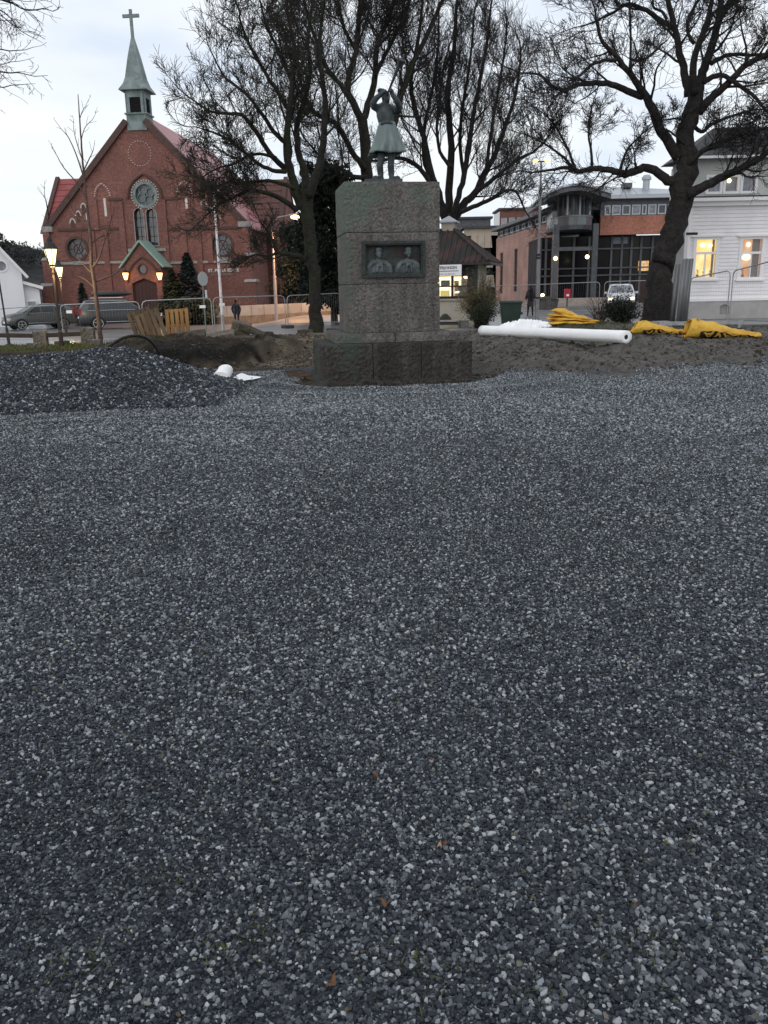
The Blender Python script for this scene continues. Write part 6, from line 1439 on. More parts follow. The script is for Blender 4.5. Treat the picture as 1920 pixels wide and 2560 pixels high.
T.limb([(1440,428),(1425,385),(1405,345),(1385,310),(1360,285)], dD-.6, [4.2,3.4,2.8,2.3,1.7], 8, 1.9)
T.limb([(1440,430),(1410,395),(1370,365),(1335,345),(1310,335)], dD-.6, [4,3.2,2.6,2,1.5], 7, 1.7)
T.limb([(1548,432),(1558,400),(1570,372),(1600,340)], dD-.4, [4.5,3.5,2.6,1.8], 6, 1.5)
T.limb([(1722,240),(1713,196),(1700,134),(1688,76),(1675,22),(1662,-30)], dD+.2, [12,10.5,9.2,8,7,6], 8, 2.6, 1.0)
T.limb([(1684,70),(1648,49),(1617,27),(1568,11),(1541,27),(1514,40),(1483,56),(1450,66)], dD+.5, [7.2,6.2,5.4,4.5,3.6,3,2.2,1.6], 11, 2.2, -.8)
T.limb([(1668,50),(1655,30),(1634,18),(1633,-10)], dD+.5, [4,3.5,3,2.5], 4, 1.5)
T.limb([(1735,235),(1733,156),(1755,89),(1773,36),(1782,-20)], dD-.3, [11,9,7.5,6.2,5], 8, 2.4, -1)
T.limb([(1736,110),(1722,85),(1720,50),(1740,10),(1755,-20)], dD-.5, [5,4.4,4,3.4,3], 5, 1.5)
T.limb([(1742,214),(1757,180),(1773,134),(1795,58),(1802,10),(1806,-40)], dD+.3, [13,11.5,10.5,9,8,7], 8, 2.6, .8)
T.limb([(1797,50),(1815,25),(1842,-6),(1870,-40)], dD+.7, [7,6,5.5,5], 5, 2.2)
T.limb([(1746,280),(1778,245),(1818,210),(1862,165),(1920,134),(1985,100)], dD, [12,10,8.6,7.4,6.2,5], 11, 2.6, -1.2)
T.limb([(1760,205),(1790,190),(1813,190),(1849,214),(1885,241),(1911,272),(1940,300)], dD-.3, [7.5,6.4,5.8,5,4.4,3.6,3], 11, 2.0, -1)
T.limb([(1775,160),(1813,140),(1849,136),(1894,138),(1940,128)], dD+.3, [6,5,4.4,3.8,3], 8, 1.9)
T.limb([(1718,486),(1768,462),(1809,442),(1856,420),(1893,400),(1930,374),(1990,345)], dD-.4, [14,11.5,10,9,8.2,7.4,6], 12, 2.0, -1.5)
T.limb([(1722,410),(1748,385),(1785,362),(1830,345),(1880,330)], dD-.3, [9,7,5.6,4.4,3], 13, 1.7, -1)
T.limb([(1712,360),(1690,340),(1668,325)], dD-.3, [4,3,2], 5, 1.2)
T.limb([(1714,300),(1690,296),(1666,300)], dD-.3, [3.4,2.6,1.8], 4, 1.1)
T.limb([(1722,300),(1752,330),(1780,310),(1830,290),(1880,275)], dD+.2, [6,5,4.2,3.4,2.4], 11, 1.7)
a = at(1643, 806, dD); T.done('spreading_tree', (a.x, a.y, gz(a.x, a.y)), 'huge dark leafless tree with long horizontal limbs before the white house', bm=bark)
# --- mossy tree left of the pedestal
dA = 34.0
T = Tree(7, up=.075, wander=.135, counts=(9, 11, 9), lens=(.66, .68, .62), thin=.8)
T.limb([(790,835),(789,780),(786,700),(776,620),(768,540),(764,470)], dA, [27,20,18,19,20,20], None, tip=False, sides=12)
T.limb([(752,520),(738,470),(724,420),(717,347),(725,270),(732,193),(736,120),(722,50),(712,-20)], dA, [15,13,11.5,10,8.5,7,5.8,4.6,3.5], 14, 3.4, -1)
T.limb([(764,480),(762,430),(748,386),(742,320),(762,250),(775,180),(770,100),(780,20),(790,-40)], dA+.3, [13,11.5,10,8.6,7.4,6.2,5,4,3], 12, 3.2, 1)
T.limb([(774,490),(790,440),(804,380),(810,330),(814,270),(806,200),(797,120),(806,40),(815,-30)], dA-.3, [14,12,10.5,9.5,8.2,6.8,5.6,4.4,3.4], 12, 3.2, -.6)
T.limb([(720,425),(690,400),(669,376),(640,328),(607,289),(570,284),(530,280),(500,262)], dA, [9,8,7.2,6.4,5.4,4.4,3.4,2.4], 13, 2.3, -1.2)
T.limb([(717,360),(685,330),(655,285),(625,245),(590,215),(560,190),(538,150)], dA, [7.4,6.6,5.8,5,4.2,3.3,2.4], 12, 2.2, .8)
T.limb([(724,280),(700,240),(668,190),(645,150),(618,100),(600,50)], dA, [7,6.2,5.4,4.6,3.6,2.6], 12, 2.3, -.8)
T.limb([(730,200),(710,160),(688,110),(665,60),(650,0)], dA, [6,5.2,4.4,3.6,2.8], 9, 2.6, .5)
T.limb([(716,430),(680,425),(640,405),(600,370),(565,345),(530,330),(505,322)], dA-.4, [7,6.2,5.4,4.6,3.6,2.8,2], 12, 2.1, -1.5)
T.limb([(742,525),(698,495),(655,480),(620,478),(582,495),(550,510),(525,530)], dA-.3, [8.5,7,5.8,5,4.2,3.4,2.6], 16, 1.9, -1.5)
T.limb([(735,470),(690,455),(650,452),(610,460),(570,455),(535,470)], dA-.3, [6.5,5.4,4.6,4,3.2,2.2], 15, 1.7, -1.2)
T.limb([(762,645),(742,639),(715,634),(692,628),(683,605),(672,580)], dA-.2, [8.5,7.4,6.6,5.6,4.4,3], 7, 1.5, -.8)
T.limb([(700,630),(670,640),(640,636),(610,648)], dA-.5, [4.4,3.4,2.6,1.8], 8, 1.3, -.5)
T.limb([(690,395),(655,385),(620,390),(585,410),(545,420),(510,440)], dA-.6, [5,4.4,3.8,3.2,2.6,2], 13, 1.8, -1)
a = at(790, 822, dA); T.done('mossy_tree', (a.x, a.y, gz(a.x, a.y)), 'mossy many-stemmed leafless tree left of the pedestal, crown reaching over the church', bm=bark_moss, tm=twig_moss)
# --- tree behind the statue
dB = 42.0
T = Tree(13, up=.09, wander=.13, counts=(8, 15, 11), lens=(.7, .66, .62), thin=.78)
T.limb([(930,830),(928,700),(925,560),(916,440),(911,337),(902,289)], dB, [30,24,22,19,16,15], None, tip=False, sides=12)
T.limb([(904,300),(880,255),(868,220),(878,170),(891,120),(896,60),(902,-20)], dB, [12,10.5,9.6,8.8,7.6,6.4,5], 12, 3.4, -1)
T.limb([(905,310),(920,260),(938,193),(941,120),(955,80),(973,48),(990,-10)], dB+.4, [11,10,9,7.6,6.6,5.6,4.4], 12, 3.2, 1)
T.limb([(914,400),(950,360),(985,312),(1002,241),(1020,190),(1036,149),(1064,96),(1093,29),(1115,-20)], dB+.5, [12,11,10.4,9.6,8.8,8,7,6,4.8], 14, 3.2, 1.5)
T.limb([(880,255),(850,210),(810,160),(790,100),(770,40),(755,-20)], dB-.3, [7.4,6.6,5.8,5,4,3], 12, 3.2, -1)
T.limb([(912,420),(880,380),(843,313),(810,295),(785,280),(760,230),(745,160)], dB-.4, [9.5,8.4,7.4,6.4,5.4,4.4,3.2], 12, 3.0, -1)
T.limb([(918,445),(880,440),(850,420),(820,415),(790,380)], dB-.5, [8,7,6,5,3.5], 10, 2.6, -1)
T.limb([(938,190),(962,140),(985,95),(1010,40),(1030,-20)], dB+.5, [6.5,5.6,4.8,4,3], 10, 3.0, .8)
T.limb([(891,130),(865,80),(850,30),(838,-30)], dB-.2, [6,5,4.2,3.2], 9, 3.0)
a = at(930, 812, dB); T.done('tall_tree', (a.x, a.y, gz(a.x, a.y)), 'tall leafless tree rising directly behind the statue', bm=bark_moss)
# --- broom shaped tree behind the kiosk
dC = 48.0
T = Tree(17, up=.10, wander=.12, counts=(8, 12, 10), lens=(.7, .68, .62), ang=(24, 62), thin=.78)
T.limb([(1122,800),(1122,700),(1121,600),(1121,545)], dC, [26,23,22,21], None, tip=False, sides=12)
T.limb([(1112,545),(1098,485),(1075,427),(1058,340),(1035,265),(1028,200),(1040,130),(1052,50),(1058,-20)], dC, [12,10.5,9.5,8.4,7.2,6.4,5.4,4.4,3.4], 14, 3.4, -1)
T.limb([(1120,545),(1124,456),(1127,369),(1118,254),(1125,190),(1135,120),(1140,40),(1145,-20)], dC+.5, [13,11.5,10.5,8.8,7.6,6.4,5.2,4.2], 14, 3.4, 1)
T.limb([(1130,545),(1142,505),(1160,440),(1172,360),(1185,280),(1200,200),(1215,120),(1225,40)], dC, [10,9,8.2,7.4,6.4,5.4,4.4,3.2], 14, 3.2, -.8)
T.limb([(1132,555),(1160,510),(1185,485),(1214,430),(1240,380),(1265,310),(1290,230),(1300,160)], dC+.3, [13,12,10.6,9,7.6,6.2,4.8,3.4], 15, 3.2, .6)
T.limb([(1150,530),(1182,517),(1228,497),(1262,478),(1290,480),(1310,520)], dC-.5, [8,7,6,5,3.6,2.4], 12, 2.6, -1)
T.limb([(1190,480),(1225,455),(1260,425),(1300,395),(1335,380)], dC-.3, [7.4,6.4,5.4,4.2,3], 13, 2.8, -.8)
T.limb([(1098,490),(1069,447),(1040,413),(1000,395),(960,400)], dC-.3, [8.4,7.6,6.6,5.4,4], 9, 2.6, -.8)
T.limb([(1080,440),(1062,410),(1060,330),(1075,250),(1090,170),(1098,80)], dC+.4, [7,6.4,5.8,5,4.2,3.2], 13, 3.2, .8)
T.limb([(1160,440),(1150,360),(1155,280),(1168,200),(1180,110),(1186,30)], dC+.6, [6,5.4,4.8,4.2,3.4,2.6], 13, 3.2, .6)
T.limb([(1214,430),(1225,350),(1238,270),(1252,190),(1262,120)], dC-.3, [6,5.2,4.4,3.6,2.6], 13, 3.0, -.6)
T.limb([(1128,420),(1100,380),(1092,320),(1098,250),(1110,160)], dC-.4, [6,5.2,4.5,3.8,2.8], 12, 3.0, -.6)
a = at(1122, 790, dC); T.done('broom_tree', (a.x, a.y, gz(a.x, a.y)), 'broad leafless tree with upright broom-like branches behind the kiosk roof')
# --- young tree by the lantern
dE = 28.6
T = Tree(5, up=.05, wander=.10, counts=(4, 3, 2), lens=(.45, .4, .4), maxlev=2, minr=.006)
T.limb([(252,862),(249,820),(242,756),(231,678),(226,597),(217,510),(208,424),(203,351),(198,279),(195,235)], dE, [7,6,5.4,4.6,4,3.2,2.6,2,1.4,.8], None, tip=False, sides=8)
for pts_, r_ in (([(232,684),(215,668),(190,640)], [2.4,1.8,1.1]), ([(236,704),(262,695),(288,684),(300,672)], [2.6,2,1.5,1]), ([(231,668),(245,650),(262,600),(276,555)], [2.8,2.4,1.8,1.1]), ([(228,610),(245,595),(262,590)], [2,1.5,1]), ([(216,470),(205,430),(190,385),(172,345),(160,330)], [2.2,1.8,1.4,1.1,.8]), ([(222,560),(200,548),(180,520)], [1.8,1.3,.9]), ([(210,425),(222,400),(232,378)], [1.8,1.3,.9]), ([(212,490),(196,462),(160,420),(140,385)], [2,1.6,1.2,.8]), ([(206,400),(190,350),(184,320)], [1.4,1,.7]), ([(203,350),(212,320),(230,300)], [1.2,.9,.6]), ([(199,300),(205,280),(212,268)], [1,.8,.5]), ([(228,640),(215,630),(205,600)], [1.5,1.2,.8]), ([(236,720),(215,700),(195,690)], [1.8,1.2,.8])):
    T.limb(pts_, dE, r_, 3, .55, T.r.uniform(-.6,.6), lev=1)
a = at(252, 856, dE); T.done('young_tree', (a.x, a.y, gz(a.x, a.y)), 'slender young leafless tree beside the near lantern', bm=M('young bark', (.07,.045,.038), (.10,.065,.055), 8, .85))
# --- tree outside the left edge, its branches hang into the corner
dG = 15.0
T = Tree(31, up=-.01, wander=.22, counts=(6, 5, 3), lens=(.55, .5, .5), minr=.0035, maxlev=3)
T.limb([(-620,1010),(-600,700),(-560,350),(-520,50),(-500,-300)], dG, [60,46,40,34,26], None, tip=False, sides=12)
for pts_ in ([(-560,330),(-380,180),(-240,120),(-120,110),(-40,118)], [(-540,200),(-380,20),(-200,-30),(-60,-20),(30,8)], [(-560,380),(-400,280),(-250,210),(-130,200),(-55,205)], [(-550,300),(-380,240),(-200,160),(-90,165),(-20,175)], [(-520,60),(-380,-60),(-220,-80),(-100,-40),(-10,20)], [(-545,240),(-390,110),(-220,40),(-110,30),(-35,50)]):
    T.limb(pts_, dG, [13,9,6,4,2.2], 14, 1.2, T.r.uniform(-1.5, 1), .45)
a = at(-620, 1000, dG); T.done('overhanging_tree', (a.x, a.y, gz(a.x, a.y)), 'leafless tree beyond the left edge, its knobbly twigs hanging into the top corner')
# --- thin sapling beyond the church corner
T = Tree(41, up=.04, wander=.12, counts=(4, 3, 2), lens=(.5,.4,.4), maxlev=2, minr=.012)
T.limb([(150,800),(140,650),(122,540),(112,490)], 72, [3,2.4,1.6,.8], 10, 1.6, lev=1); a = at(150, 800, 72); T.done('sapling', (a.x, a.y, gz(a.x, a.y)), 'thin bare sapling leaning beyond the left corner of the church')
# ------------------------------------------------------------------ evergreens and bushes
def conifer(name, px, pyb, pyt, d, wpx, label, mat, n=900, seed=1, size=.16, cone=1.0):
    a = at(px, pyb, d); g_ = gz(a.x, a.y); h_ = at(px, pyt, d).z-g_; w_ = wpx*d/FPX; t_ = thing(name, (a.x, a.y, g_), 0, label, 'conifer' if cone > .5 else 'shrub'); rr = random.Random(seed)
    MB().tube([(0,0,0),(0,0,h_*.9)], [.12,.03], 6).build('trunk', bark, t_); mb = MB()
    for i in range(n):
        z_ = h_*rr.random()**1.15; f = (1-z_/h_)**.8*cone+(1-cone)*math.sqrt(max(0, 1-(2*z_/h_-1)**2)); rad = w_*.5*f*(.35+.65*rr.random()**.5)*(1+.25*math.sin(z_*9+i % 5)); an = rr.uniform(0, 6.3)
        c = Vector((rad*math.cos(an), rad*math.sin(an), z_-.1*rad)); o_ = Vector((math.cos(an), math.sin(an), -.25+rr.gauss(0,.25))).normalized(); sd_ = Vector((-o_.y, o_.x, rr.gauss(0,.3))).normalized(); s_ = size*rr.uniform(.7,1.5)
        mb.add([c-sd_*s_*.5, c+o_*s_, c+sd_*s_*.5, c-o_*s_*.6], [(0,1,2,3)])
    o = link('foliage', mb.mesh('f', False), mat, t_); o['kind'] = 'stuff'; return t_
spruce = M('spruce green', (.014,.022,.020), (.028,.040,.036), 3, .9); cyp = M('dull olive', (.030,.034,.016), (.05,.052,.024), 3, .9)
conifer('spruce_tree', 478, 790, 632, 62.5, 104, 'dark blue-green spruce right of the church porch', spruce, 2600, 2, .20)
conifer('spruce_tree', 436, 790, 672, 62, 92, 'lower dull green conifer between porch and dark spruce', cyp, 2000, 3, .18)
conifer('cone_bush', 213, 800, 708, 62, 52, 'small dark cone-shaped bush behind the car with roof box', spruce, 900, 4, .16)
for i, (px, w_) in enumerate(((425, 90), (470, 100), (515, 80))):
    conifer('low_hedge_bush', px, 790, 745-(i == 1)*4, 60, w_, ['low spreading evergreen bush by the porch side', 'low spreading evergreen bush below the conifers', 'low spreading evergreen bush behind the round sign'][i], cyp, 1100, 10+i, .17, 0.1)
holly = M('dark evergreen', (.007,.010,.008), (.017,.022,.015), 4, .85)
t0 = at(836, 800, 45); t_ = thing('dark_evergreen', (t0.x, t0.y, gz(t0.x, t0.y)), 0, 'dense dark evergreen filling the gap between mossy trunk and pedestal', 'tree'); rr = random.Random(77)
MB().tube([(0,0,0),(0,0,5.5)], [.2,.06], 6).build('trunk', bark, t_); mb = MB()
for i in range(230):
    z_ = rr.uniform(.7, 7.6); wd = 1.5 if z_ < 6 else 1.0; leaf_cloud(mb, (rr.uniform(-wd, wd)-.15, rr.gauss(0,.6), z_), (.5,.5,.4), 70, .13, rr, .1)
o = link('foliage', mb.mesh('f', False), holly, t_); o['kind'] = 'stuff'
t0 = at(742, 800, 62); t_ = thing('dark_evergreen', (t0.x, t0.y, gz(t0.x, t0.y)), 0, 'dark ragged evergreen beyond the right end of the church', 'tree'); MB().tube([(0,0,0),(0,0,4)], [.2,.06], 6).build('trunk', bark, t_); mb = MB()
for i in range(130): leaf_cloud(mb, (rr.gauss(.5,.75), rr.gauss(0,.7), rr.uniform(.6, 6.2)), (.6,.6,.5), 60, .15, rr, .1)
o = link('foliage', mb.mesh('f', False), holly, t_); o['kind'] = 'stuff'
def bush(name, px, pyb, d, wpx, hpx, label, leafm, stemm, nst, nleaf, lsize, seed, spread=.75):
    a = at(px, pyb, d); k = d/FPX; w_, h_ = wpx*k, hpx*k; t_ = thing(name, (a.x, a.y, gz(a.x, a.y)), 0, label, 'bush'); rr = random.Random(seed); st_, lf = MB(), MB()
    for i in range(nst):
        an = rr.uniform(0, 6.3); rad = rr.random()**.6*w_/2; p = Vector((rr.gauss(0,.08), rr.gauss(0,.08), 0)); e_ = Vector((rad*math.cos(an), rad*math.sin(an)*.8, h_*rr.uniform(.45,1.12)*(1-.35*(rad/(w_/2))**2)*(1+.22*math.sin(an*3+seed)+.12*math.sin(an*5))))
        pts = [p.lerp(e_, f)+Vector((rr.gauss(0,.03), rr.gauss(0,.03), .12*h_*math.sin(f*PI))) for f in (0,.25,.5,.75,1)]
        st_.tube(pts, [.013,.010,.008,.006,.004], 3, False)
        for q in range(nleaf//nst):
            f = rr.random()**.6; k_ = min(3, int(f*4)); c = pts[k_].lerp(pts[k_+1], f*4-k_)+Vector((rr.gauss(0,.07), rr.gauss(0,.07), rr.gauss(0,.07))); c.z = max(.03, c.z)
            u = Vector((rr.gauss(0,1), rr.gauss(0,1), rr.gauss(0,1))).normalized(); v = u.orthogonal(); s_ = lsize*rr.uniform(.6,1.4); lf.add([c-u*s_, c+v*s_*.4, c+u*s_, c-v*s_*.4], [(0,1,2,3)])
    o = st_.build('stems', stemm, t_, False, False); o['kind'] = 'stuff'; o = link('leaves', lf.mesh('l', False), leafm, t_); o['kind'] = 'stuff'
bush('yellowing_bush', 1200, 812, 34.2, 128, 118, 'loose yellowing bush in front of the kiosk', M('yellowing leaves', (.075,.062,.026), (.13,.11,.05), 5, .85), M('bush stems', (.05,.038,.025), None), 300, 5200, .032, 5)
bush('green_bush', 1205, 816, 33.4, 88, 62, 'low dark green bush under the yellowing bush', M('dark bush leaves', (.016,.022,.012), (.03,.036,.018), 5, .85), bark, 130, 3200, .034, 6)
bush('dark_shrub', 1552, 808, 31.0, 112, 84, 'dark bushy shrub left of the huge trunk', M('shrub leaves', (.010,.013,.010), (.02,.024,.016), 5, .85), bark, 200, 5600, .036, 7)
bush('bare_shrub', 1500, 806, 31.5, 110, 92, 'thin bare arching shrub before the hall steps', twig_m, M('red stems', (.06,.035,.03), None), 60, 120, .02, 9)
# grass tufts along the pit edge and moss sprigs near the camera
gm = M('grass blades', (.055,.065,.018), (.10,.10,.035), 3, .8); gr = MB(); rr = random.Random(15)
for i in range(9000):
    x = rr.uniform(-12.5, -6.6) if i % 3 else rr.uniform(3.8, 9); y = rr.uniform(25.2, 29.5) if i % 3 else rr.uniform(25, 31)
    z_ = gz(x, y); h_ = rr.uniform(.03, .11); a = rr.uniform(0, 6.3); dx_, dy_ = math.cos(a)*.012, math.sin(a)*.012; lx, ly_ = rr.gauss(0,.03), rr.gauss(0,.03)
    gr.add([(x-dx_,y-dy_,z_-.01),(x+dx_,y+dy_,z_-.01),(x+lx,y+ly_,z_+h_)], [(0,1,2)])
for cx_, cy_, n_ in ((-.38,1.78,150),(.05,1.66,90),(.62,1.72,120),(-.62,2.0,50),(.85,2.1,50),(-.75,1.7,70),(.33,1.62,70)):
    for i in range(n_):
        x, y = cx_+rr.gauss(0,.06), cy_+rr.gauss(0,.05); z_ = gz(x, y); h_ = rr.uniform(.006,.018); a = rr.uniform(0,6.3); w_ = .003; lx, ly_ = rr.gauss(0,.012), rr.gauss(0,.012)
        gr.add([(x-math.cos(a)*w_,y-math.sin(a)*w_,z_),(x+math.cos(a)*w_,y+math.sin(a)*w_,z_),(x+lx,y+ly_,z_+h_)], [(0,1,2)])
o = gr.build('grass', gm, None, False, False); tag(o, 'short grass along the pit edge and sprouting through the gravel', 'grass', kind='stuff')
leafm = M('fallen leaf', (.13,.06,.028), (.085,.04,.022), 30, .8); leafp = M('pale leaf', (.34,.22,.16), None, rough=.8)
for i, (px, py) in enumerate(((1108,2110),(1098,2118),(967,2262),(1080,1900),(937,1935),(1036,1370),(1590,2268),(268,1362),(830,2460))):
    p_ = onz(px, py, .012); m_ = MB(); L_ = .009+.003*(i % 3); n_ = 8
    for k in range(n_): an = 2*PI*k/n_; m_.v.append((L_*math.cos(an)*(1+.25*math.cos(2*an)), L_*.6*math.sin(an), .006*math.sin(an*2+i)+.008*abs(math.cos(an))))
    m_.v.append((0,0,.0)); [m_.f.append((k, (k+1) % n_, n_)) for k in range(n_)]; m_.tube([(L_*1.2,0,.008),(L_*1.9,.004,.01)], .0012, 3)
    o = m_.build('fallen_leaf', leafp if i in (1, 3) else leafm, None, True, False); o.location = (p_.x, p_.y, gz(p_.x, p_.y)+.014); o.rotation_euler = (.2*math.sin(i), .2, i*1.3)
    tag(o, ['larger brown curled leaf right of centre in the gravel foreground', 'pale torn leaf touching the larger brown curled leaf', 'small tan leaf near the bottom centre of the gravel', 'pale reddish leaf in the gravel above the larger brown leaf', 'brown leaf in the gravel left of the pale reddish leaf', 'small red leaf on the gravel in the middle distance', 'brown leaf in the gravel toward the lower right', 'brown leaf far left in the middle of the gravel', 'brown leaf at the bottom edge of the gravel'][i], 'leaf', 'fallen leaves on the gravel')
# ------------------------------------------------------------------ cars
tyre_m = M('tyre', (.012,.012,.013), None, rough=.8); rim_m = M('alloy rim', (.42,.43,.44), None, rough=.35, metal=.7); chrome = M('chrome', (.7,.7,.72), None, rough=.2, metal=.9); carglass = M('car glass', (.02,.024,.03), None, rough=.08, spec=.6)
def car(name, loc, rz, L_, W_, tops, belt, zl, wheels, wr, paint, label, win, shield, box=False, lit=False):
    t_ = thing(name, loc, rz, label, 'car'); hw_ = W_/2; mb = MB(); xs = []
    for (xa, za_), (xb, zb_) in zip(tops, tops[1:]):
        for k in range(4): f = k/4; xs.append((xa+(xb-xa)*f, za_+(zb_-za_)*f))
    xs.append(tops[-1]); K = 9
    def yside(z_): return hw_*.975-.30*max(0, z_-belt)/.62*.62
    for x, zt in xs:
        e = 1-.10*abs(x/(L_/2))**6; w_ = hw_*e; b_ = min(belt, zt-.03)
        half = [(w_*.88, zl), (w_*.985, zl+.12), (w_, (zl+b_)/2), (w_*.975, b_)]
        yt = (yside(zt-.05))*e if zt > belt+.08 else w_*.93
        half += [(yt, zt-.05), (yt-.12, zt)]
        ring = half+[(-y, z) for y, z in reversed(half)]
        mb.v += [(x, y, z) for y, z in ring]
    n_ = 12
    for i in range(len(xs)-1):
        for k in range(n_): k2 = (k+1) % n_; mb.f.append((i*n_+k, i*n_+k2, (i+1)*n_+k2, (i+1)*n_+k))
    mb.f.append(tuple(range(n_))); mb.f.append(tuple((len(xs)-1)*n_+k for k in range(n_)))
    body = mb.build('body', paint, t_, True)
    for s_ in (-1, 1):
        for w in win:
            m_ = MB(); m_.add([(x, s_*(yside(z)+.008), z) for x, z in w], [tuple(range(len(w)))]); m_.build('side_window', carglass, t_)
        allx = [p for w in win for p in w]; zt = max(z for x, z in allx); zb_ = min(z for x, z in allx)
        fl = [p for p in win[0] if p[1] == zb_][:1]
        m_ = MB().tube([(min(x for x, z in allx)-.03, s_*(yside(zb_)+.012), zb_-.02), (max(x for x, z in allx)+.03, s_*(yside(zb_)+.012), zb_-.02)], .014, 4); m_.tube([(win[0][-1][0], s_*(yside(zt)+.012), zt+.02), (win[-1][2][0], s_*(yside(zt)+.012), zt+.02)], .016, 4); m_.build('window_trim', chrome, t_)
        for x in wheels:
            m_ = MB(); m_.prism([(x+(wr+.06)*math.cos(a*PI/12), wr+(wr+.06)*math.sin(a*PI/12)) for a in range(-1, 14)], s_*(hw_-.16), s_*(hw_+.006)); m_.build('wheel_arch', tyre_m, t_)
            q = MB().lathe([(.05,-.10),(wr-.03,-.10),(wr,-.06),(wr,.06),(wr-.03,.10),(.05,.10)], 20); q.v = [(x+a, s_*(hw_-.055)+c*s_, wr+b_) for a, b_, c in q.v]; wl = q.build('wheel', tyre_m, t_, True)
            rm = MB()
            for k in range(5): an = k*2*PI/5+.3; rm.bar((x, s_*(hw_+.05), wr), (x+(wr-.09)*math.cos(an), s_*(hw_+.05), wr+(wr-.09)*math.sin(an)), .03, .075, (0,1,0))
            rm.ring(circ(x, wr, wr-.06, 20), circ(x, wr, wr-.10, 20), s_*(hw_+.047), s_*(hw_+.062)); rm.build('rim', rim_m, wl)
        MB().tube([(wheels[0]+wr+.1, s_*(hw_+.004), zl+.12), (wheels[1]-wr-.1, s_*(hw_+.004), zl+.12)], .018, 4).build('sill_trim', chrome, t_)
        MB().obox((shield[1][0]-.25, s_*(hw_+.09), belt+.06), (.12,.2,.14), Matrix.Identity(3)).build('mirror', paint, t_)
        MB().box(-L_/2+.0, -L_/2+.12, s_*hw_*.80-.10, s_*hw_*.80+.10, belt-.25, belt+.10).build('tail_light', M('tail light', (.30,.02,.025), None, rough=.3), t_)
        MB().box(L_/2-.22, L_/2-.03, s_*hw_*.74-.16, s_*hw_*.74+.16, belt-.40, belt-.25).build('headlight', emit('car headlight', (1,.85,.6), 5) if lit else M('headlight', (.5,.5,.52), None, rough=.15), t_)
    (x0_, z0_), (x1_, z1_) = shield
    MB().add([(x0_, -yside(z0_)+.10, z0_+.012), (x0_, yside(z0_)-.10, z0_+.012), (x1_+.02, hw_*.88, z1_+.015), (x1_+.02, -hw_*.88, z1_+.015)], [(0,1,2,3)]).build('windscreen', carglass if not lit else M('pale windscreen', (.22,.23,.25), (.10,.10,.11), 3, .1), t_)
    if box:
        for s_ in (-1, 1): MB().tube([(-1.6, s_*.62, 1.80), (.2, s_*.62, 1.80)], .02, 5).build('roof_rail', chrome, t_)
        q = MB(); st_ = [(-1.55,.05,.03),(-1.5,.30,.13),(-1.1,.38,.19),(-.2,.38,.19),(.5,.33,.14),(.8,.18,.05),(.85,.05,.02)]
        for x, y, z in st_:
            for k in range(10): a = 2*PI*k/10; q.v.append((x, y*math.cos(a), 2.0+z*math.sin(a)*(1 if math.sin(a) > 0 else .7)))
        for i in range(len(st_)-1):
            for k in range(10): k2 = (k+1) % 10; q.f.append((i*10+k, i*10+k2, (i+1)*10+k2, (i+1)*10+k))
        q.f += [tuple(range(10)), tuple(60+k for k in range(10))]
        q.build('roof_box', M('roof box', (.03,.032,.034), None, rough=.3), t_, True); MB().bar((-1.1,-.65,1.83), (-1.1,.65,1.83), .05, .04).bar((.1,-.65,1.83), (.1,.65,1.83), .05, .04).build('roof_bar', chrome, t_)
    t_.scale = (1.07,1.07,1.09) if not lit else (1,1,1)
    MB().box(-L_/2-.012, -L_/2+.02, -.26, .26, belt-.45, belt-.33).box(L_/2-.02, L_/2+.012, -.26, .26, zl+.12, zl+.24).build('number_plate', trim, t_)
    return t_
def cpaint(n, c): return M(n, c, None, rough=.25, spec=.6)
a = at(304, 826, 56); car('estate_car', (a.x, a.y, H(a.x, 56)), R(24), 4.85, 1.92, [(-2.425,.62),(-2.41,1.0),(-2.28,1.30),(-1.98,1.66),(-1.2,1.76),(-.1,1.75),(.42,1.67),(1.12,1.20),(1.3,1.13),(2.05,1.03),(2.36,.88),(2.425,.58)], 1.10, .32, (-1.42, 1.50), .36, cpaint('charcoal paint', (.035,.037,.042)), 'dark grey estate car with a roof box parked before the church', [[(-1.95,1.16),(-1.15,1.14),(-1.15,1.60),(-1.62,1.58)],[(-1.08,1.14),(-.18,1.13),(-.18,1.62),(-1.08,1.61)],[(-.10,1.13),(.92,1.13),(.36,1.56),(-.10,1.62)]], ((.42,1.67),(1.12,1.20)), box=True)
a = at(100, 824, 57.5); car('hatchback_car', (a.x, a.y, H(a.x, 57.5)), R(180+38), 4.1, 1.74, [(-2.05,.6),(-2.03,.95),(-1.92,1.25),(-1.60,1.45),(-.8,1.54),(0,1.52),(.35,1.42),(1.10,1.02),(1.7,.92),(1.98,.76),(2.05,.52)], .98, .28, (-1.25, 1.28), .31, cpaint('grey green paint', (.07,.075,.072)), 'grey hatchback parked beside the white gabled house', [[(-1.55,1.05),(-.80,1.02),(-.80,1.40),(-1.3,1.36)],[(-.74,1.02),(.0,1.01),(.0,1.41),(-.74,1.40)],[(.06,1.01),(.95,1.01),(.32,1.35),(.06,1.41)]], ((.35,1.42),(1.10,1.02)))
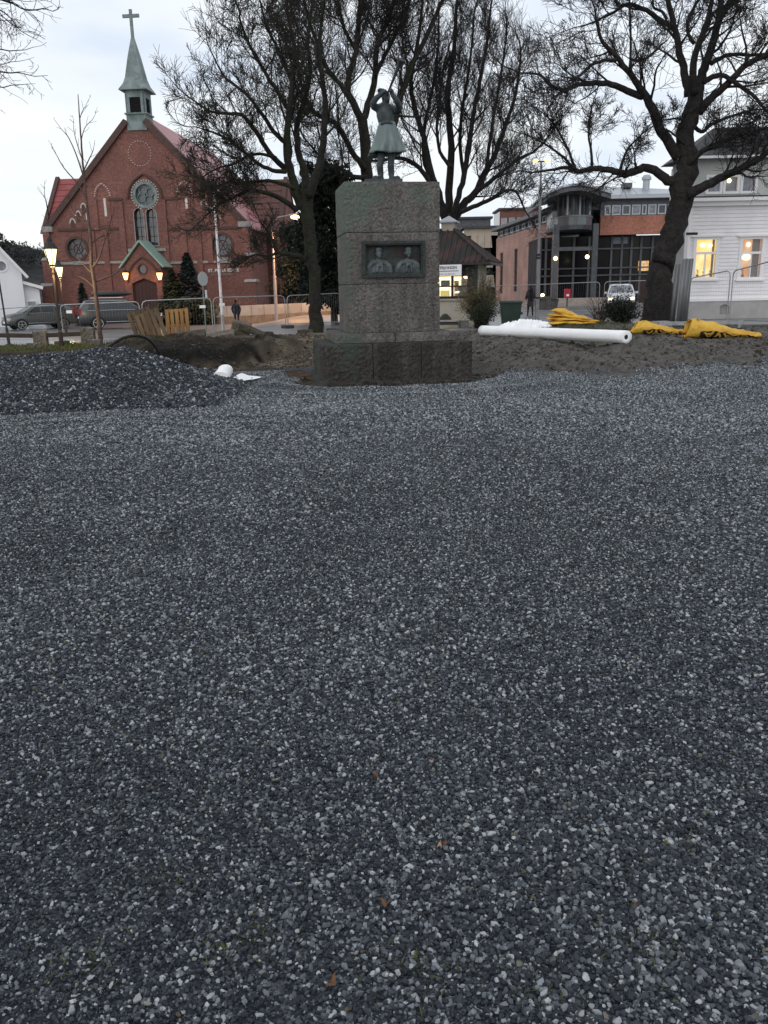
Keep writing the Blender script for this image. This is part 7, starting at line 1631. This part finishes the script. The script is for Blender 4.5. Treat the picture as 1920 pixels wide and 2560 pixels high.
a = at(1550, 760, 58); car('white_car', (a.x, a.y, 0), R(-104), 4.4, 1.82, [(-2.2,.62),(-2.18,1.0),(-2.05,1.3),(-1.7,1.6),(-.8,1.68),(0,1.66),(.4,1.56),(1.05,1.12),(1.7,1.0),(2.1,.84),(2.2,.55)], 1.06, .3, (-1.32, 1.38), .34, cpaint('white car paint', (.62,.63,.65)), 'white car facing the viewer with lit headlights before the hall', [[(-1.75,1.12),(-.9,1.1),(-.9,1.52),(-1.45,1.48)],[(-.84,1.1),(0,1.08),(0,1.54),(-.84,1.52)],[(.06,1.08),(.9,1.08),(.36,1.45),(.06,1.53)]], ((.4,1.56),(1.05,1.12)), lit=True)
# ------------------------------------------------------------------ people
coat_b = M('dark blue jacket', (.014,.018,.045), (.010,.013,.032), 4, .9); trous = M('dark trousers', (.014,.014,.017), None, rough=.9); skin = M('skin', (.42,.24,.18), None, rough=.6); hair = M('dark hair', (.018,.013,.011), None, rough=.7); coat_g = M('dark plum coat', (.045,.040,.050), (.03,.027,.035), 4, .9)
def person(px, pyb, d, hgt, rz, label, coat, longcoat, stride, hairlong, ground=None):
    a = at(px, pyb, d); t_ = thing('person', (a.x, a.y, H(a.x, d) if ground is None else ground), rz, label, 'person'); k = hgt/1.72
    b = MB(); V3 = lambda x, y, z: Vector((x*k, y*k, z*k))
    for s_, st_ in ((-1, stride), (1, -stride)):
        b.tube([V3(s_*.095,0,.92), V3(s_*.10,st_*.45,.50), V3(s_*.09,st_,.10)], [.088*k,.06*k,.042*k], 8); b.tube([V3(s_*.09,st_+.05,.05), V3(s_*.10,st_-.10,.045), V3(s_*.105,st_-.19,.03)], [.045*k,.045*k,.03*k], 8)
    b.tube([V3(0,0,.88), V3(0,0,1.05), V3(0,.0,1.25), V3(0,.0,1.40), V3(0,0,1.46)], [.15*k,.145*k,.165*k,.15*k,.07*k], 10)
    b.tube([V3(-.16,0,1.38), V3(0,.0,1.41), V3(.16,0,1.38)], [.07*k,.09*k,.07*k], 8)
    b.tube([V3(0,0,1.44), V3(0,-.01,1.54)], [.055*k,.05*k], 8); b.ball(V3(0,-.01,1.62), .098*k, 8, (.82,.95,1.12)); b.ball(V3(0,-.105,1.60), .018*k, 5)
    for s_ in (-1, 1): b.ball(V3(s_*.083,0,1.61), .02*k, 5, (.5,1,1.3))
    hands = []
    for s_ in (-1, 1):
        hd_ = V3(s_*.20,-.16 if longcoat else -.06,.98 if longcoat else .86); b.tube([V3(s_*.185,0,1.37), V3(s_*.25,.03,1.12), hd_], [.062*k,.05*k,.036*k], 8)
        b.ball(hd_+V3(0,-.01,-.05), .034*k, 6, (.6,1,1.3))
        for f in range(4): b.tube([hd_+V3(0,-.035+.02*f,-.08), hd_+V3(-s_*.01,-.038+.02*f,-.13-.008*(f in (1,2)))], [.009*k,.007*k], 5)
        b.tube([hd_+V3(0,-.03,-.03), hd_+V3(-s_*.02,-.06,-.08)], [.010*k,.008*k], 5)
    remesh(b, .016, 'body', trous, t_, 3)
    c = MB(); zb_ = .56 if longcoat else .80
    prof = [(zb_,.20 if longcoat else .185,.15),(.85,.18,.135),(1.05,.17,.13),(1.25,.205,.145),(1.38,.19,.13),(1.46,.085,.08)]
    for z_, ax_, ay_ in prof:
        for q in range(16): an = 2*PI*q/16; c.v.append((ax_*k*math.cos(an)*(1+.03*math.sin(5*an)), ay_*k*math.sin(an), z_*k))
    for i in range(len(prof)-1):
        for q in range(16): q2 = (q+1) % 16; c.f.append((i*16+q, i*16+q2, (i+1)*16+q2, (i+1)*16+q))
    for s_ in (-1, 1): c.tube([V3(s_*.175,0,1.38), V3(s_*.26,.03,1.12), V3(s_*.205,-.15 if longcoat else -.05,1.0 if longcoat else .90)], [.078*k,.066*k,.052*k], 8)
    c.build('coat', coat, t_, True)
    h = MB().ball(V3(0,.012,1.645), .108*k, 8, (.88,1.0,1.08))
    if hairlong: h.tube([V3(0,.05,1.66), V3(0,.09,1.52), V3(0,.10,1.38)], [.09*k,.10*k,.07*k], 8)
    h.build('hair', hair, t_, True)
    f = MB().ball(V3(0,-.055,1.60), .07*k, 7, (.95,.75,1.15)); f.ball(V3(0,-.115,1.595), .017*k, 5); f.build('face', skin, t_, True)
    return t_
person(1325, 800, 47, 1.66, R(190), 'person in a dark plum coat walking away between bin and lamp post', coat_g, True, .16, True, ground=.0)
person(593, 815, 54, 1.72, R(178), 'person in a dark blue jacket seen from behind above the stone slabs', coat_b, False, .03, False)
